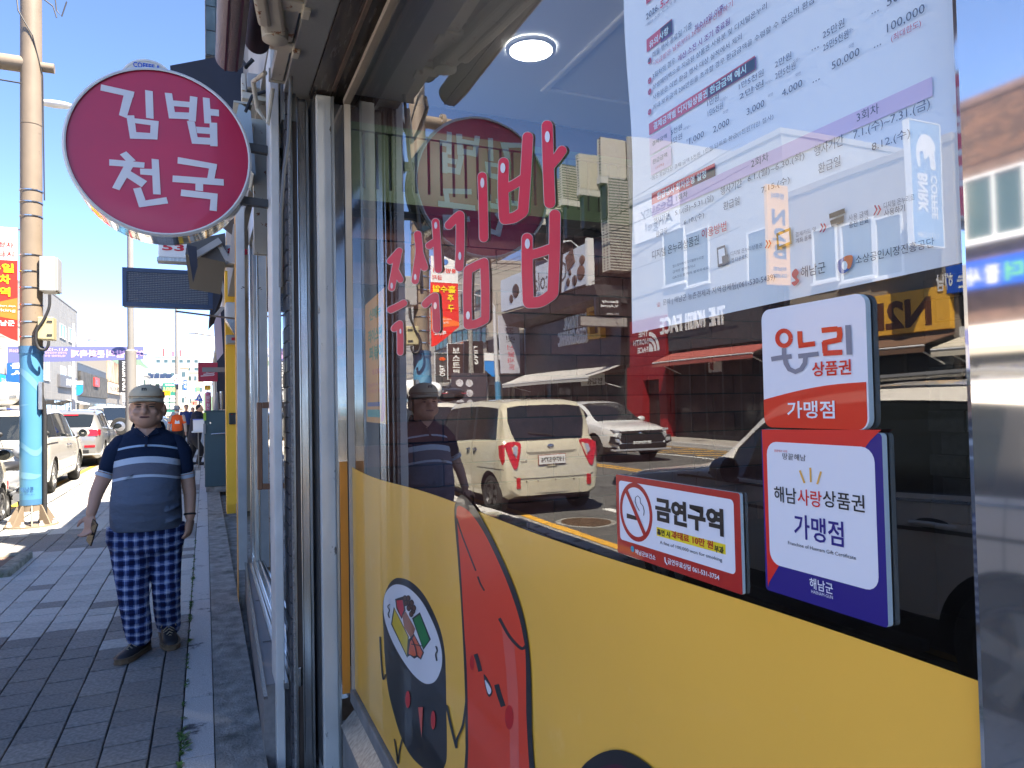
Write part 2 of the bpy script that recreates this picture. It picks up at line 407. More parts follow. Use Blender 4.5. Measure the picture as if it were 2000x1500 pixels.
spots = [(y, 0.4) for y in [wr.uniform(2.9, 9) for _ in range(46)]]+[(3.12, 1.5), (3.2, 1.4), (3.55, 1.6), (3.62, 1.3), (3.7, 1.0), (3.35, 0.9), (5.1, 0.9), (5.6, 0.8), (6.1, 1.0), (7.0, 1.1), (7.4, 1.0)]
for y, s in spots:
 for k in range(int(5+9*s)):
  a = wr.uniform(0, 6.28); L = wr.uniform(0.012, 0.034)*(0.6+0.55*s); t = wr.uniform(0.25, 1.1)
  b = Vector((PX0+wr.uniform(-.008, .012)*s, y+wr.uniform(-.04, .04)*s, 0.0)); d = Vector((math.cos(a)*math.cos(t), math.sin(a)*math.cos(t), math.sin(t)))
  sdv = Vector((-math.sin(a), math.cos(a), 0))*L*0.22
  wd.add([b, b+d*L*0.5+sdv, b+d*L-Vector((0, 0, L*0.15)), b+d*L*0.5-sdv], [(0, 1, 2, 3)])
wo = wd.build('weeds', grass_m); tag(wo, 'small green weeds growing in the joint beside the granite edging', None, None, 'stuff')
fp = struct('far_pavement', MB().box(OPX-3, OK_IN, -40, 420, -0.16, 0.0), mat('far_paving', (0.33, 0.31, 0.275), 0.9, var=0.2, vscale=3, bump=0.3, bscale=30))
for y in (13.2, 15.8, 18.4, 21.0, 23.5):
 MB().box(-15.6, -15.15, y, y+0.45, -0.01, 0.004).build('grate', mat('iron_dark', (0.03, 0.03, 0.03), 0.6), fp)
def hill(name, cx, cy, w, d, h, seed, lab):
 rr = random.Random(seed); ph = [rr.uniform(0, 6) for _ in range(8)]
 def fn(u, v):
  x, y = (u-0.5)*2, (v-0.5)*2; e = max(0, 1-(x*x+y*y))
  b = e**0.8*h*(1+0.22*math.sin(5*x+ph[0])*math.cos(4*y+ph[1])+0.10*math.sin(13*x+ph[2]))+rr.uniform(0, h*0.035)*min(1, e*4)
  return Vector((cx+x*w, cy+y*d, b-2))
 o = struct(name, MB().grid(fn, 70, 36), mat('wooded_hill', (0.075, 0.13, 0.085), 1.0, var=0.3, vscale=0.06, bump=1, bscale=0.3), smooth=80); o['label'] = lab; return o
hill('hill', -290, 1100, 170, 150, 108, 5, 'wooded hill behind the grey tiled block')
hill('hill', -150, 1500, 190, 150, 92, 8, 'low wooded hill at the end of the street')
hill('hill', -330, 420, 120, 160, 70, 9, 'wooded hill behind the pale stone block')
mh = mrz(1146, 1020, ZR); t = thing('manhole_cover', 'round rusty iron manhole cover in the road behind the cream car', 'manhole cover', (mh.x, mh.y, ZR))
iron = mat('rusty_iron', (0.12, 0.075, 0.045), 0.65, metal=0.3, var=0.4, vscale=14, bump=0.3)
c = Vector((mh.x, mh.y, ZR))
MB().lathe(c, (0, 0, 1), [(0, .40), (.006, .40), (.006, .34), (.004, .335)], 40).build('ring', concrete, t)
lid = MB().lathe(c, (0, 0, 1), [(0, .333), (.012, .333), (.012, .32), (.008, .315)], 40).build('lid', iron, t)
rb = MB()
for k in range(3, 10):
 r = k*0.033; n = max(8, int(r*70))
 for j in range(n):
  a = 6.283*(j+0.5*(k % 2))/n; rb.obox(c+Vector((r*math.cos(a), r*math.sin(a), .011)), (math.cos(a)*.010, math.sin(a)*.010, 0), (-math.sin(a)*.016, math.cos(a)*.016, 0), (0, 0, .004))
rb.lathe(c+Vector((0, 0, .007)), (0, 0, 1), [(0, .075), (.006, .075), (.006, .06)], 24)
rb.build('tread', iron, lid, kind='stuff')
p0, p1 = onZ(-120, 1062, 0.03), onZ(92, 1052, 0.03)
t = thing('utility_pit', 'low concrete frame with a rusty lid set in the pavement by the blue pole', 'utility cover', (-2.2, 8.6, 0))
fx1, fx0, fy0, fy1 = -1.66, -2.43, 7.9, 8.85
mossy = mat('mossy_concrete', (0.26, 0.25, 0.2), 0.95, var=0.4, vscale=14, bump=1, bscale=50, wear=((0.06, 0.09, 0.03), 0.56, 8, 0.1))
MB().box(fx0, fx1, fy0, fy0+.12, -.02, .07).box(fx1-.12, fx1, fy0+.12, fy1-.12, -.02, .068).box(fx0, fx1, fy1-.12, fy1, -.02, .07).box(fx0, fx0+.1, fy0+.12, fy1-.12, -.02, .068).build('frame', mossy, t, bevel=0.02)
MB().box(fx0+.1, fx1-.12, fy0+.12, fy1-.12, -.02, .045).build('lid', mat('brown_lid', (0.17, 0.11, 0.08), 0.8, var=0.4, vscale=5), t)
# ================================================================== OUR SHOP FRONT
white_metal = mat('chipped_white_paint', (0.62, 0.595, 0.55), 0.5, var=0.10, vscale=6, bump=0.12, bscale=30, wear=((0.12, 0.085, 0.06), 0.675, 11, 0.02))
old_white = mat('old_white_paint', (0.56, 0.53, 0.48), 0.6, var=0.12, vscale=9, bump=0.25, bscale=25, wear=((0.16, 0.13, 0.10), 0.64, 26, 0.05), stretch=(1, 1, 0.45))
steel = mat('stainless_steel', (0.56, 0.54, 0.51), 0.22, metal=1.0, var=0.16, vscale=5, stretch=(14, 14, 0.7))
steel_dull = mat('dull_steel', (0.36, 0.35, 0.33), 0.38, metal=0.9, var=0.3, vscale=6, stretch=(12, 12, 0.8))
dark_chan = mat('dark_channel', (0.055, 0.052, 0.05), 0.55, var=0.3, vscale=10)
alu_grey = mat('grey_aluminium', (0.30, 0.30, 0.295), 0.45, metal=0.3, var=0.06, vscale=200)
brown_trim = mat('brown_trim', (0.15, 0.10, 0.075), 0.45, var=0.25, vscale=6, stretch=(8, 8, 1))
beige_trim = mat('beige_trim', (0.40, 0.33, 0.26), 0.5, var=0.1, vscale=10)
tile_m = mat('dark_glazed_tile', (0.075, 0.07, 0.075), 0.35, var=0.3, vscale=12, coat=0.2)
mortar = mat('rough_mortar', (0.28, 0.26, 0.24), 0.95, var=0.4, vscale=60, bump=1.0, bscale=120)
stone_grey = mat('grey_sill', (0.20, 0.195, 0.185), 0.6, var=0.35, vscale=7, bump=0.3, bscale=30)
glass = glass_mat('window_glass', 2.2, (0.96, 0.98, 0.975), dust=0.015)
clear_back = glass_mat('glass_inner_face', 1.0)
YC = onX(688, 900, D).y
shop = thing('restaurant_front', 'restaurant front with a big yellow-filmed window and stainless trim beside the camera', 'shop front', (0.57, 0, 0))
wall_m = mat('grey_render', (0.42, 0.41, 0.40), 0.85, var=0.1, vscale=2)
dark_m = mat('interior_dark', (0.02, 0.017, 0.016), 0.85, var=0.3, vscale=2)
MB().box(0.27, 7, -14, 4.75, 3.12, 7.9).build('upper_wall', wall_m, shop)
MB().box(0.27, 7, -14, -1.6, -0.02, 3.118).build('side_wall', wall_m, shop)
pane = MB()
x, y0, y1, z0, z1 = D, onX(1902, 850, D).y, YC, 0.32, 2.80
pane.add([(x, y1, z0), (x, y0, z0), (x, y0, z1), (x, y1, z1)], [(0, 1, 2, 3)], 0)
pane.add([(x+.008, y1, z0), (x+.008, y0, z0), (x+.008, y0, z1), (x+.008, y1, z1)], [(3, 2, 1, 0)], 1)
pane.build('window_pane', [glass, clear_back], shop)
MB().box(D-.014, D+.012, YC, YC+.014, 0.3, 2.80).build('corner_mullion', beige_trim, shop, bevel=.002)
MB().box(D-.016, D+.012, -0.6, YC+.014, 2.802, 2.824).build('top_bar', beige_trim, shop, bevel=.002)
MB().box(0.55, 0.64, -0.6, YC+.014, 0.262, 0.318).build('sill', stone_grey, shop, bevel=.006)
MB().prism([(0.50, -.6, .20), (0.56, -.6, .262), (0.64, -.6, .262), (0.64, -.6, .20)], (0, YC+.55, 0)).build('sloped_sill', steel_dull, shop)
MB().box(0.515, 0.70, -0.6, YC+.0, -0.02, 0.198).build('base_wall', stone_grey, shop)
xa = onY(661, 900, YC+.03).x
MB().box(xa-.004, D-.016, YC+.02, YC+.04, 0.28, 2.80).build('return_strip', mat('return_glass', (0.34, 0.34, 0.34), 0.07, metal=0.85, var=0.3, vscale=2.5, stretch=(6, 6, 0.8)), shop)
MB().box(xa+.002, D-.018, YC+.015, YC+.019, 0.30, 1.27).build('return_film', mat('aged_orange_film', rgb(205, 130, 45), 0.35, var=0.12, vscale=3), shop)
YR = 3.18
def vx(p, Y): return onY(p, 800, Y).x
for a, b, Y, m, nm in [(571, 577, YR, steel_dull, 'steel_strip'), (577, 586, YR+.03, brown_trim, 'brown_strip'), (586, 589, YR-.004, steel, 'bright_bead'),
                       (589, 603, YR+.012, steel, 'shutter_guide'), (603.5, 609, YR+.02, steel_dull, 'shutter_guide'), (609.5, 623, YR+.11, dark_chan, 'shutter_slot')]:
 MB().box(vx(a, Y), vx(b, Y), Y, Y+.06 if nm != 'shutter_slot' else Y+.02, -0.07, 2.86).build(nm, m, shop, bevel=.0015)
MB().box(vx(623, 3.1)-.004, vx(623, 3.1), 3.1, YR+.115, 0, 2.85).build('slot_side', dark_chan, shop)
MB().box(vx(625, 3.07), vx(655, 3.07), 3.07, YC+.2, -0.07, 2.84).build('white_frame', old_white, shop, bevel=.006)
MB().box(vx(655.5, 3.05), vx(660, 3.05), 3.05, YC+.2, -0.07, 2.83).build('frame_edge', steel_dull, shop)
XT = vx(565, 3.165)
MB().box(XT+.006, vx(571, YR), YR-.03, 3.45, -0.07, 2.85).build('pilaster_core', mortar, shop)
tm = MB().box(0, .012, .003, .099, .003, .062).mesh('tile', tile_m)
for r in range(44):
 for c_ in range(2):
  o = bpy.data.objects.new('tile', tm); link(o, shop); o.location = (XT-.004-0.57+rnd.uniform(-.001, .001), YR-.018+.1*c_+.002, .02+r*.0655); o.rotation_euler = (0, 0, rnd.uniform(-.012, .012))
YP = 3.24
MB().box(vx(534, YP), vx(551, YP), YP, YP+.22, -0.07, 3.1).build('door_post', white_metal, shop, bevel=.004)
xs0, xs1 = onZ(598, 0, 2.86).x, onZ(666, 0, 2.86).x
MB().box(xs0, xs1, -1.6, 3.16, 2.862, 3.115).build('shutter_box', alu_grey, shop, bevel=.004)
scr = MB()
for yy in (2.05, 0.9, -0.2):
 for xx in (xs0+.014, xs1-.014): scr.lathe((xx, yy, 2.862), (0, 0, -1), [(0, .007), (.003, .006), (.004, .002)], 8)
scr.build('screw', mat('screw_dark', (.03, .028, .026), .5), shop)
MB().box(xs1+.001, D+.02, -1.6, YC+.12, 2.850, 3.1).build('header_soffit', mat('dark_brown_panel', (0.075, 0.058, 0.05), 0.25, var=0.25, vscale=5, stretch=(10, 1, 1)), shop)
MB().box(xs1+.075, xs1+.088, -1.6, YC-.02, 2.836, 2.8495).build('header_bead', brown_trim, shop)
MB().box(D-.012, D+.09, y0-.42, y0-.001, 0.0, 2.80).build('polished_post', mat('polished_steel', (0.80, 0.78, 0.75), 0.04, metal=0.9, var=0.12, vscale=4), shop, bevel=.006)
# ---- inside of the shop
inn = MB()
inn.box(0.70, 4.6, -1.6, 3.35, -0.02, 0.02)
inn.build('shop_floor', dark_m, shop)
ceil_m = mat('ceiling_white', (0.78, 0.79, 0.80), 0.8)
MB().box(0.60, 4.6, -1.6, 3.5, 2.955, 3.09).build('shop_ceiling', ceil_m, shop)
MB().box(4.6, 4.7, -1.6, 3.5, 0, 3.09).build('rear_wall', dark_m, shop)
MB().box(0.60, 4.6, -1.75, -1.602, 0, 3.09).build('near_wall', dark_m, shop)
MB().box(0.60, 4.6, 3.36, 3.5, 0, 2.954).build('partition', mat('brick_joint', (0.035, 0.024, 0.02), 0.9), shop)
ra, rb2 = onZ(1055, 180, 2.95), onZ(1172, 60, 2.95)
rim = MB()
Yt = 0.5*(ra.y+rb2.y); X0t = onZ(1057, 178, 2.95)
q = [onZ(1055, 180, 2.94), onZ(1172, 58, 2.94), onZ(1085, 172, 2.94), onZ(1182, 82, 2.94)]
yb_, yc_ = q[0].y, q[1].y
rim.box(q[0].x, q[0].x+.035, q[1].y-1.0, q[0].y, 2.938, 2.9545).box(q[0].x+.035, 4.2, q[0].y-.035, q[0].y, 2.938, 2.9545)
rim.build('ceiling_rim', ceil_m, shop, bevel=.01)
bm_ = [mat('inner_brick', (0.10, 0.036, 0.028), 0.8, var=0.3, vscale=9, bump=0.6, bscale=20), mat('inner_brick_dark', (0.06, 0.025, 0.022), 0.8, var=0.3, vscale=9, bump=0.6, bscale=20)]
bmes = [MB().box(.004, .296, -.022, .0, .004, .104).mesh('brick', m) for m in bm_]
for r in range(15):
 for c_ in range(9):
  xx = 0.62+(0.15 if r % 2 else 0)+c_*0.30; zz = 0.78+r*0.108
  if zz+.1 > 2.44: continue
  o = bpy.data.objects.new('brick', bmes[rnd.random() < 0.3]); link(o, shop); o.location = (xx-0.57, 3.357, zz); o.rotation_euler = (0, rnd.uniform(-.006, .006), rnd.uniform(-.012, .012))
val = MB()
for k in range(60): val.box(.62+k*.062, .62+k*.062+.048, 3.22, 3.27, 2.50, 2.76)
val.box(.62, 4.5, 3.21, 3.34, 2.765, 2.80).box(.62, 4.5, 3.20, 3.35, 2.44, 2.495)
val.build('ribbed_valance', mat('green_corrugated', (0.045, 0.085, 0.03), 0.5), shop)
MB().box(.62, 4.5, 3.27, 3.35, 2.80, 2.95).build('upper_brick_band', bm_[1], shop)
scrib = MB(); dk = MB()
for r in range(16):
 for c_ in range(13):
  yy = -1.4+c_*0.36+(0.18 if r % 2 else 0); zz = 0.5+r*0.15
  (scrib if rnd.random() < .25 else dk).box(4.572, 4.598, yy+.006, yy+.35, zz+.006, zz+.144)
scrib.build('painted_bricks', mat('grey_painted_brick', (0.13, 0.13, 0.13), 0.8, var=0.4, vscale=18), shop, kind='stuff')
dk.build('dark_bricks', mat('black_painted_brick', (0.03, 0.028, 0.027), 0.7, var=0.4, vscale=18), shop, kind='stuff')
dl = onZ(1037, 95, 2.95)
t = thing('ceiling_downlight', 'round lit downlight in the white ceiling behind the glass', 'ceiling light', (dl.x, dl.y, 2.95))
MB().lathe((dl.x, dl.y, 2.953), (0, 0, -1), [(0, .105), (.012, .103), (.014, .088), (.006, .084)], 40, caps=False).build('trim_ring', ceil_m, t, smooth=40)
MB().lathe((dl.x, dl.y, 2.951), (0, 0, -1), [(0, .085), (.003, .085)], 40).build('diffuser', mat('lit_diffuser', (0.9, 0.9, 0.9), 0.5, emit=(1, 0.97, 0.92), es=5), t)
pl = bpy.data.lights.new('downlight_lamp', 'AREA'); pl.energy = 1.4; pl.shape = 'DISK'; pl.size = 0.16; pl.color = (1, .96, .9)
plo = bpy.data.objects.new('downlight_lamp', pl); COL.objects.link(plo); plo.location = (dl.x, dl.y, 2.93)
t = thing('paper_bundle', 'bundle of printed papers on the ledge behind the no smoking notice', 'papers', (0.7, 1.1, 1.0))
MB().box(.66, .92, .78, 1.22, 1.02, 1.10).build('stack', mat('print_paper', (0.22, 0.25, 0.28), 0.8, var=0.3, vscale=30), t)
MB().box(.655, .915, .80, 1.20, 1.1005, 1.112).build('top_sheet', mat('print_paper_top', (0.30, 0.33, 0.36), 0.8, var=0.4, vscale=40), t)
t = thing('inner_ledge', 'dark counter ledge running along the inside of the window', 'counter', (0.75, 1, 0))
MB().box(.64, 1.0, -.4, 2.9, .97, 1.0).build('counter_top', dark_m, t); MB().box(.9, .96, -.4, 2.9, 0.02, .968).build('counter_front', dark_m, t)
# ---- yellow film with the painted roll and rice cake
film_y = mat('yellow_film', rgb(250, 190, 74), 0.32, var=0.05, vscale=1.6, coat=0.5, spec=0.5, bump=0.35, bscale=3.5, wear=(rgb(252, 206, 120), 0.60, 7, 0.25))
ZT = 1.255
f = thing('window_film', 'yellow printed film covering the lower half of the big window', 'window film', (D, 1.5, 0.3))
top = []
for i in range(61):
 yy = y0+.001+(YC-.001-y0)*i/60; top.append((D-.0012, yy, ZT+.010*math.sin(yy*1.6+.5)+.006*math.sin(yy*4.1)))
MB().poly([(D-.0012, YC-.001, .322), (D-.0012, y0+.001, .322)]+top).build('sheet', film_y, f)
blk, red_, hi_ = mat('print_black', (.018, .017, .018), .3, coat=.5), mat('print_red', rgb(226, 66, 36), .35, coat=.3), mat('print_light_red', rgb(226, 92, 74), .3, coat=.5)
whi = mat('print_white', (.78, .78, .80), .3, coat=.5)
LAY = [0]
def z8(x, y): return (680+x/2.727, 950+y/2.727)
def art(nm, pts, m, conv=z8):
 LAY[0] += 1
 P = [onX(*conv(*p), D-.0013-.00006*LAY[0]) for p in pts]
 n = sum(((P[i]-P[0]).cross(P[i+1]-P[0]) for i in range(1, len(P)-1)), Vector())
 if n.x > 0: P = P[::-1]
 return MB().poly(P).build(nm, m, f)
def smooth_poly(pts, k=4, closed=True):
 out = []; n = len(pts)
 for i in range(n if closed else n-1):
  p0, p1, p2, p3 = [pts[(i+j) % n] if closed else pts[max(0, min(n-1, i+j))] for j in (-1, 0, 1, 2)]
  for s_ in range(k):
   t_ = s_/k
   out.append(tuple(0.5*((2*p1[a])+(-p0[a]+p2[a])*t_+(2*p0[a]-5*p1[a]+4*p2[a]-p3[a])*t_*t_+(-p0[a]+3*p1[a]-3*p2[a]+p3[a])*t_**3) for a in (0, 1)))
 if not closed: out.append(pts[-1])
 return out
def stroke(nm, pts, w, m, conv=z8):
 pts = smooth_poly(pts, 4, False); L, Rr = [], []
 for i, p in enumerate(pts):
  a, b = pts[max(0, i-1)], pts[min(len(pts)-1, i+1)]; dx, dy = b[0]-a[0], b[1]-a[1]; l = math.hypot(dx, dy) or 1
  L.append((p[0]-dy/l*w/2, p[1]+dx/l*w/2)); Rr.append((p[0]+dy/l*w/2, p[1]-dx/l*w/2))
 return art(nm, L+Rr[::-1], m, conv)
def oval(c, rx, ry, n=20): return [(c[0]+rx*math.cos(6.2832*i/n), c[1]+ry*math.sin(6.2832*i/n)) for i in range(n)]
art('roll_body', smooth_poly([(270, 487), (330, 505), (390, 560), (440, 640), (490, 760), (514, 880), (520, 1000), (523, 1200), (526, 1400), (518, 1480), (480, 1530), (400, 1500), (330, 1430), (280, 1330), (240, 1200), (212, 1080), (198, 950), (189, 800), (185, 640), (200, 560), (230, 505)]), blk)
art('roll_rice', smooth_poly([(255, 522), (300, 530), (345, 560), (390, 610), (430, 680), (470, 770), (495, 860), (500, 940), (485, 1000), (460, 1040), (425, 1052), (390, 1040), (345, 1000), (300, 940), (255, 865), (220, 790), (195, 710), (188, 640), (195, 580), (220, 540)]), whi)
for nm, pts, col in [('radish', [(243, 640), (323, 800), (315, 915), (228, 735)], (.018, .017, .018)), ('radish_face', [(247, 652), (318, 800), (312, 900), (234, 733)], rgb(222, 190, 40)),
                     ('ham', [(250, 600), (295, 585), (306, 660), (284, 706), (256, 650)], (.018, .017, .018)), ('ham_face', [(257, 608), (290, 604), (297, 658), (283, 695), (262, 645)], rgb(214, 48, 62)),
                     ('beef', [(288, 690), (306, 665), (358, 760), (338, 816), (298, 750)], rgb(172, 106, 76)),
                     ('cucumber', [(340, 702), (382, 670), (440, 815), (400, 872)], (.018, .017, .018)), ('cucumber_face', [(347, 707), (382, 684), (432, 815), (400, 862)], rgb(22, 128, 58)),
                     ('carrot', [(318, 820), (350, 785), (404, 885), (388, 924), (368, 908), (352, 918), (330, 900), (316, 908)], (.018, .017, .018)), ('carrot_face', [(330, 828), (352, 795), (397, 885), (384, 912), (366, 897), (350, 905), (322, 892)], rgb(226, 98, 52))]:
 art(nm, pts, mat('print_'+nm, col, .3, coat=.5))
for i, (a, b) in enumerate([(302, 596), (318, 618), (333, 640), (346, 664), (320, 596), (338, 620), (350, 648), (306, 622), (322, 648), (336, 680)]):
 art('burdock', oval((a, b), 12, 17, 10), blk); art('burdock_face', oval((a, b), 8, 12, 10), mat('print_burdock', rgb(96, 58, 38), .3))
for a, b in [((335, 840), (392, 850)), ((340, 812), (366, 905))]: stroke('carrot_line', [a, ((a[0]+b[0])/2+4, (a[1]+b[1])/2), b], 5, blk)
stroke('rice_mark', [(222, 628), (210, 640), (220, 660), (212, 680), (220, 700)], 5, blk); stroke('rice_mark', [(466, 850), (474, 875), (466, 895), (472, 930)], 7, blk)
for c_, rx, ry in [((317, 1135), 13, 46), ((452, 1245), 12, 50)]: art('cheek', oval(c_, rx, ry), mat('print_cheek', rgb(205, 50, 52), .3))
art('mouth', [(372, 1176), (398, 1176), (391, 1338)], mat('print_mouth', rgb(214, 92, 80), .3))
stroke('arm', [(169, 800), (172, 865), (182, 1000), (190, 1028), (198, 1000)], 8, blk)
stroke('leg', [(246, 1345), (258, 1420), (264, 1478), (275, 1400), (288, 1345)], 8, blk)
art('rice_cake_outline', smooth_poly([(600, 45), (640, 70), (700, 150), (760, 260), (822, 390), (882, 530), (930, 680), (958, 830), (972, 1000), (978, 1300), (980, 1900), (628, 1900), (625, 1400), (622, 1100), (605, 700), (585, 400), (567, 180), (570, 90)]), blk)
art('rice_cake', smooth_poly([(592, 103), (650, 140), (720, 240), (790, 380), (850, 520), (905, 680), (932, 800), (945, 900), (948, 1200), (950, 1880), (645, 1880), (640, 1400), (633, 1000), (618, 760), (602, 480), (584, 230), (577, 135)]), red_)
art('shine', [(818, 745), (885, 850), (905, 1100), (915, 1880), (868, 1880), (860, 1300), (843, 1000)], hi_)
stroke('cut_line', [(578, 170), (610, 270), (680, 450)], 8, blk); stroke('cut_line', [(690, 480), (705, 520), (725, 555)], 9, blk)
stroke('cut_line', [(805, 702), (860, 800), (920, 862), (945, 850)], 16, blk)
for c_, rx, ry in [((660, 940), 12, 40), ((858, 1230), 23, 66)]: art('cheek', oval(c_, rx, ry), mat('print_cheek2', rgb(190, 30, 32), .3))
stroke('eye', [(678, 893), (690, 930), (704, 985)], 22, blk); stroke('eye', [(790, 1055), (805, 1110), (826, 1172)], 26, blk)
art('mouth', smooth_poly([(722, 1000), (755, 1050), (768, 1095), (752, 1122), (735, 1090)]), blk); art('tooth', smooth_poly([(728, 1030), (752, 1062), (762, 1090), (750, 1108), (738, 1082)]), whi)
stroke('arm', [(523, 1165), (545, 1270), (575, 1390)], 11, blk); stroke('arm', [(628, 1150), (610, 1270), (578, 1350), (575, 1395)], 11, blk)
art('second_roll', smooth_poly([(1215, 1560), (1250, 1490), (1300, 1446), (1360, 1415), (1430, 1403), (1500, 1420), (1560, 1455), (1625, 1510), (1660, 1600), (1500, 1700), (1300, 1690)]), blk)
art('second_roll_face', smooth_poly([(1300, 1560), (1330, 1505), (1400, 1482), (1460, 1488), (1530, 1530), (1560, 1600), (1450, 1660), (1330, 1630)]), mat('print_plum', rgb(70, 30, 48), .3))
# ---- the red arched lettering on the glass
let = thing('window_lettering', 'big red hand drawn Korean letters with white dots on the window', 'window lettering', (D, 2, 1.5))
lred = mat('vinyl_red', rgb(222, 20, 62), 0.4, var=0.05, vscale=6, spec=0.35); lwh = mat('vinyl_edge', (0.62, 0.55, 0.52), .4)
LS = 0
def lstroke(pts, w):
 global LS; LS += .00006
 k = smooth_poly(pts, 5, False)
 for lay, (ww, m, nm) in enumerate([(w+5, lwh, 'letter_edge'), (w+3, lred, 'letter_stroke')]):
  r = ww/2; L, Rr = [], []
  for i, p in enumerate(k):
   dx, dy = k[min(len(k)-1, i+1)][0]-k[max(0, i-1)][0], k[min(len(k)-1, i+1)][1]-k[max(0, i-1)][1]; l = math.hypot(dx, dy)
   L.append((p[0]+dy/l*r, p[1]-dx/l*r)); Rr.append((p[0]-dy/l*r, p[1]+dx/l*r))
  def cap(c, q):
   a0 = math.atan2(c[1]-q[1], c[0]-q[0]); return [(c[0]+r*math.cos(a0-math.pi/2+math.pi*j/8), c[1]+r*math.sin(a0-math.pi/2+math.pi*j/8)) for j in range(1, 8)]
  P = [onX(x, y, D-.0016-.0006*lay-LS) for x, y in L+cap(k[-1], k[-2])+Rr[::-1]+cap(k[0], k[1])]
  if sum(((P[i]-P[0]).cross(P[i+1]-P[0]) for i in range(1, len(P)-1)), Vector()).x > 0: P = P[::-1]
  MB().prism(P, (-.0005, 0, 0)).build(nm, m, let)
for pts, w in [([(984, 318), (983, 370), (985, 424)], 17), ([(986, 428), (1004, 425), (1020, 415)], 17), ([(1022, 412), (1027, 340), (1031, 268)], 17), ([(990, 368), (1008, 358), (1026, 346)], 14),
               ([(1069, 246), (1071, 320), (1074, 396)], 18), ([(1076, 322), (1088, 308), (1098, 294)], 15),
               ([(1030, 466), (1030, 530), (1032, 588)], 18), ([(1033, 591), (1056, 589), (1077, 576)], 18), ([(1080, 572), (1083, 500), (1084, 420)], 18), ([(1036, 498), (1058, 492), (1080, 484)], 15),
               ([(877, 440), (888, 428), (898, 420)], 13), ([(899, 421), (899, 480), (897, 522)], 13), ([(942, 345), (944, 400), (945, 464)], 14),
               ([(914, 529), (913, 580), (914, 634)], 13), ([(914, 635), (931, 632), (947, 624)], 13), ([(946, 513), (948, 560), (948, 622)], 13), ([(915, 527), (930, 519), (946, 512)], 13),
               ([(816, 458), (819, 490), (815, 520), (811, 548)], 11), ([(819, 492), (824, 508), (829, 522)], 11),
               ([(851, 434), (854, 480), (856, 526)], 11), ([(838, 480), (845, 475), (851, 472)], 10), ([(831, 594), (840, 585), (849, 579)], 11), ([(850, 579), (852, 610), (853, 643)], 11),
               ([(762, 510), (771, 500), (780, 490)], 9), ([(778, 496), (771, 530), (765, 562)], 10), ([(774, 530), (778, 538), (782, 546)], 9),
               ([(763, 605), (776, 599), (789, 592)], 10), ([(770, 642), (775, 636), (781, 632)], 9), ([(781, 632), (782, 660), (782, 688)], 9)]: lstroke(pts, w)
for (a, b), rx, ry in [((1069, 267), 5, 11), ((982, 328), 5, 10), ((942, 357), 4, 10), ((1030, 476), 5, 10), ((898, 500), 3, 8), ((851, 440), 3, 7), ((914, 616), 4, 8), ((811, 541), 2.5, 6), ((765, 558), 2.5, 6), ((850, 597), 3.2, 7), ((782, 647), 2, 5)]:
 P = [onX(a+rx*math.cos(t_*6.283/16), b+ry*math.sin(t_*6.283/16), D-.0046) for t_ in range(16)]
 if sum(((P[i]-P[0]).cross(P[i+1]-P[0]) for i in range(1, 15)), Vector()).x > 0: P = P[::-1]
 MB().poly(P).build('letter_dot', whi, let)
# ================================================================== NOTICES ON THE GLASS
XPO = D+0.022
def txt(parent, name, s, xl, yl, xr, h, m, X, bold=0.0, lift=0.0006, conv=None):
 """Flat print on a plane facing the pavement; photograph points of the ink box: left, baseline, right, height at the left."""
 if conv: (xl, yl), (xr, _), h = conv(xl, yl), conv(xr, 0), h/conv.s
 A, C = onX(xl, yl, X), onX(xl, yl-h, X); B = Vector((X, onX(xr, yl, X).y, A.z)); C = Vector((X, A.y, C.z))
 mb = MB(); letter(mb, s, A, B, C, bold, lift); return mb.build(name, m, parent)
def rect(parent, name, x0, yt, x1, yb, m, X, lift=0.0003, conv=None, nb=None):
 """Flat printed rectangle: left, top at the left, right, bottom at the left."""
 if conv: (x0, yt), (x1, yb) = conv(x0, yt), conv(x1, yb)
 a, b = onX(x0, yt, X), onX(x0, yb, X); y2 = onX(x1, yt, X).y; xx = X-lift
 return MB().add([(xx, a.y, b.z), (xx, y2, b.z), (xx, y2, a.z), (xx, a.y, a.z)], [(0, 1, 2, 3)]).build(name, m, parent)
class Z:
 def __init__(s, ox, oy, k): s.o = (ox, oy); s.s = k
 def __call__(s, x, y): return (s.o[0]+x/s.s, s.o[1]+y/s.s)
Z4 = Z(1200, 0, 2.5)
paper = mat('poster_paper', (0.84, 0.87, 0.88), 0.6)
ink, ink_g, ink_r, ink_p, ink_w = mat('ink_navy', (.035, .04, .06), .6), mat('ink_grey', (.16, .17, .2), .6), mat('ink_red', rgb(206, 52, 66), .6), mat('ink_purple', rgb(126, 40, 120), .6), mat('ink_white', (.85, .85, .87), .6)
lav, pink = mat('ink_lavender', rgb(216, 190, 216), .6), mat('ink_pink', rgb(226, 200, 214), .6)
p = thing('notice_poster', 'large white printed notice with tables of dates hanging behind the glass', 'poster', (XPO, .8, 2))
pa, pb = onX(1228, 300, XPO), onX(1872, 300, XPO)
pyt, pyb = onX(1243, 650, XPO).z, onX(1880, 512, XPO).z
zt = 2.62
def pf(u, v):
 y = pa.y+(pb.y-pa.y)*u; z = (pyt+(pyb-pyt)*u)*(1-v)+zt*v
 e = max(0, 0.12-u)/0.12
 return Vector((XPO+.0015+.006*math.sin(v*9)*e, y+.006*math.sin(v*7+1)*e+.003*math.sin(v*17)*e, z))
g_ = MB().grid(pf, 40, 40); g_.f = [t_[::-1] for t_ in g_.f]
pp = g_.build('sheet', paper, p, smooth=60)
TX = lambda s, xl, yl, xr, h, m=ink, b=0.0: txt(p, 'print_line', s, xl, yl, xr, h, m, XPO, b, .0012, Z4)
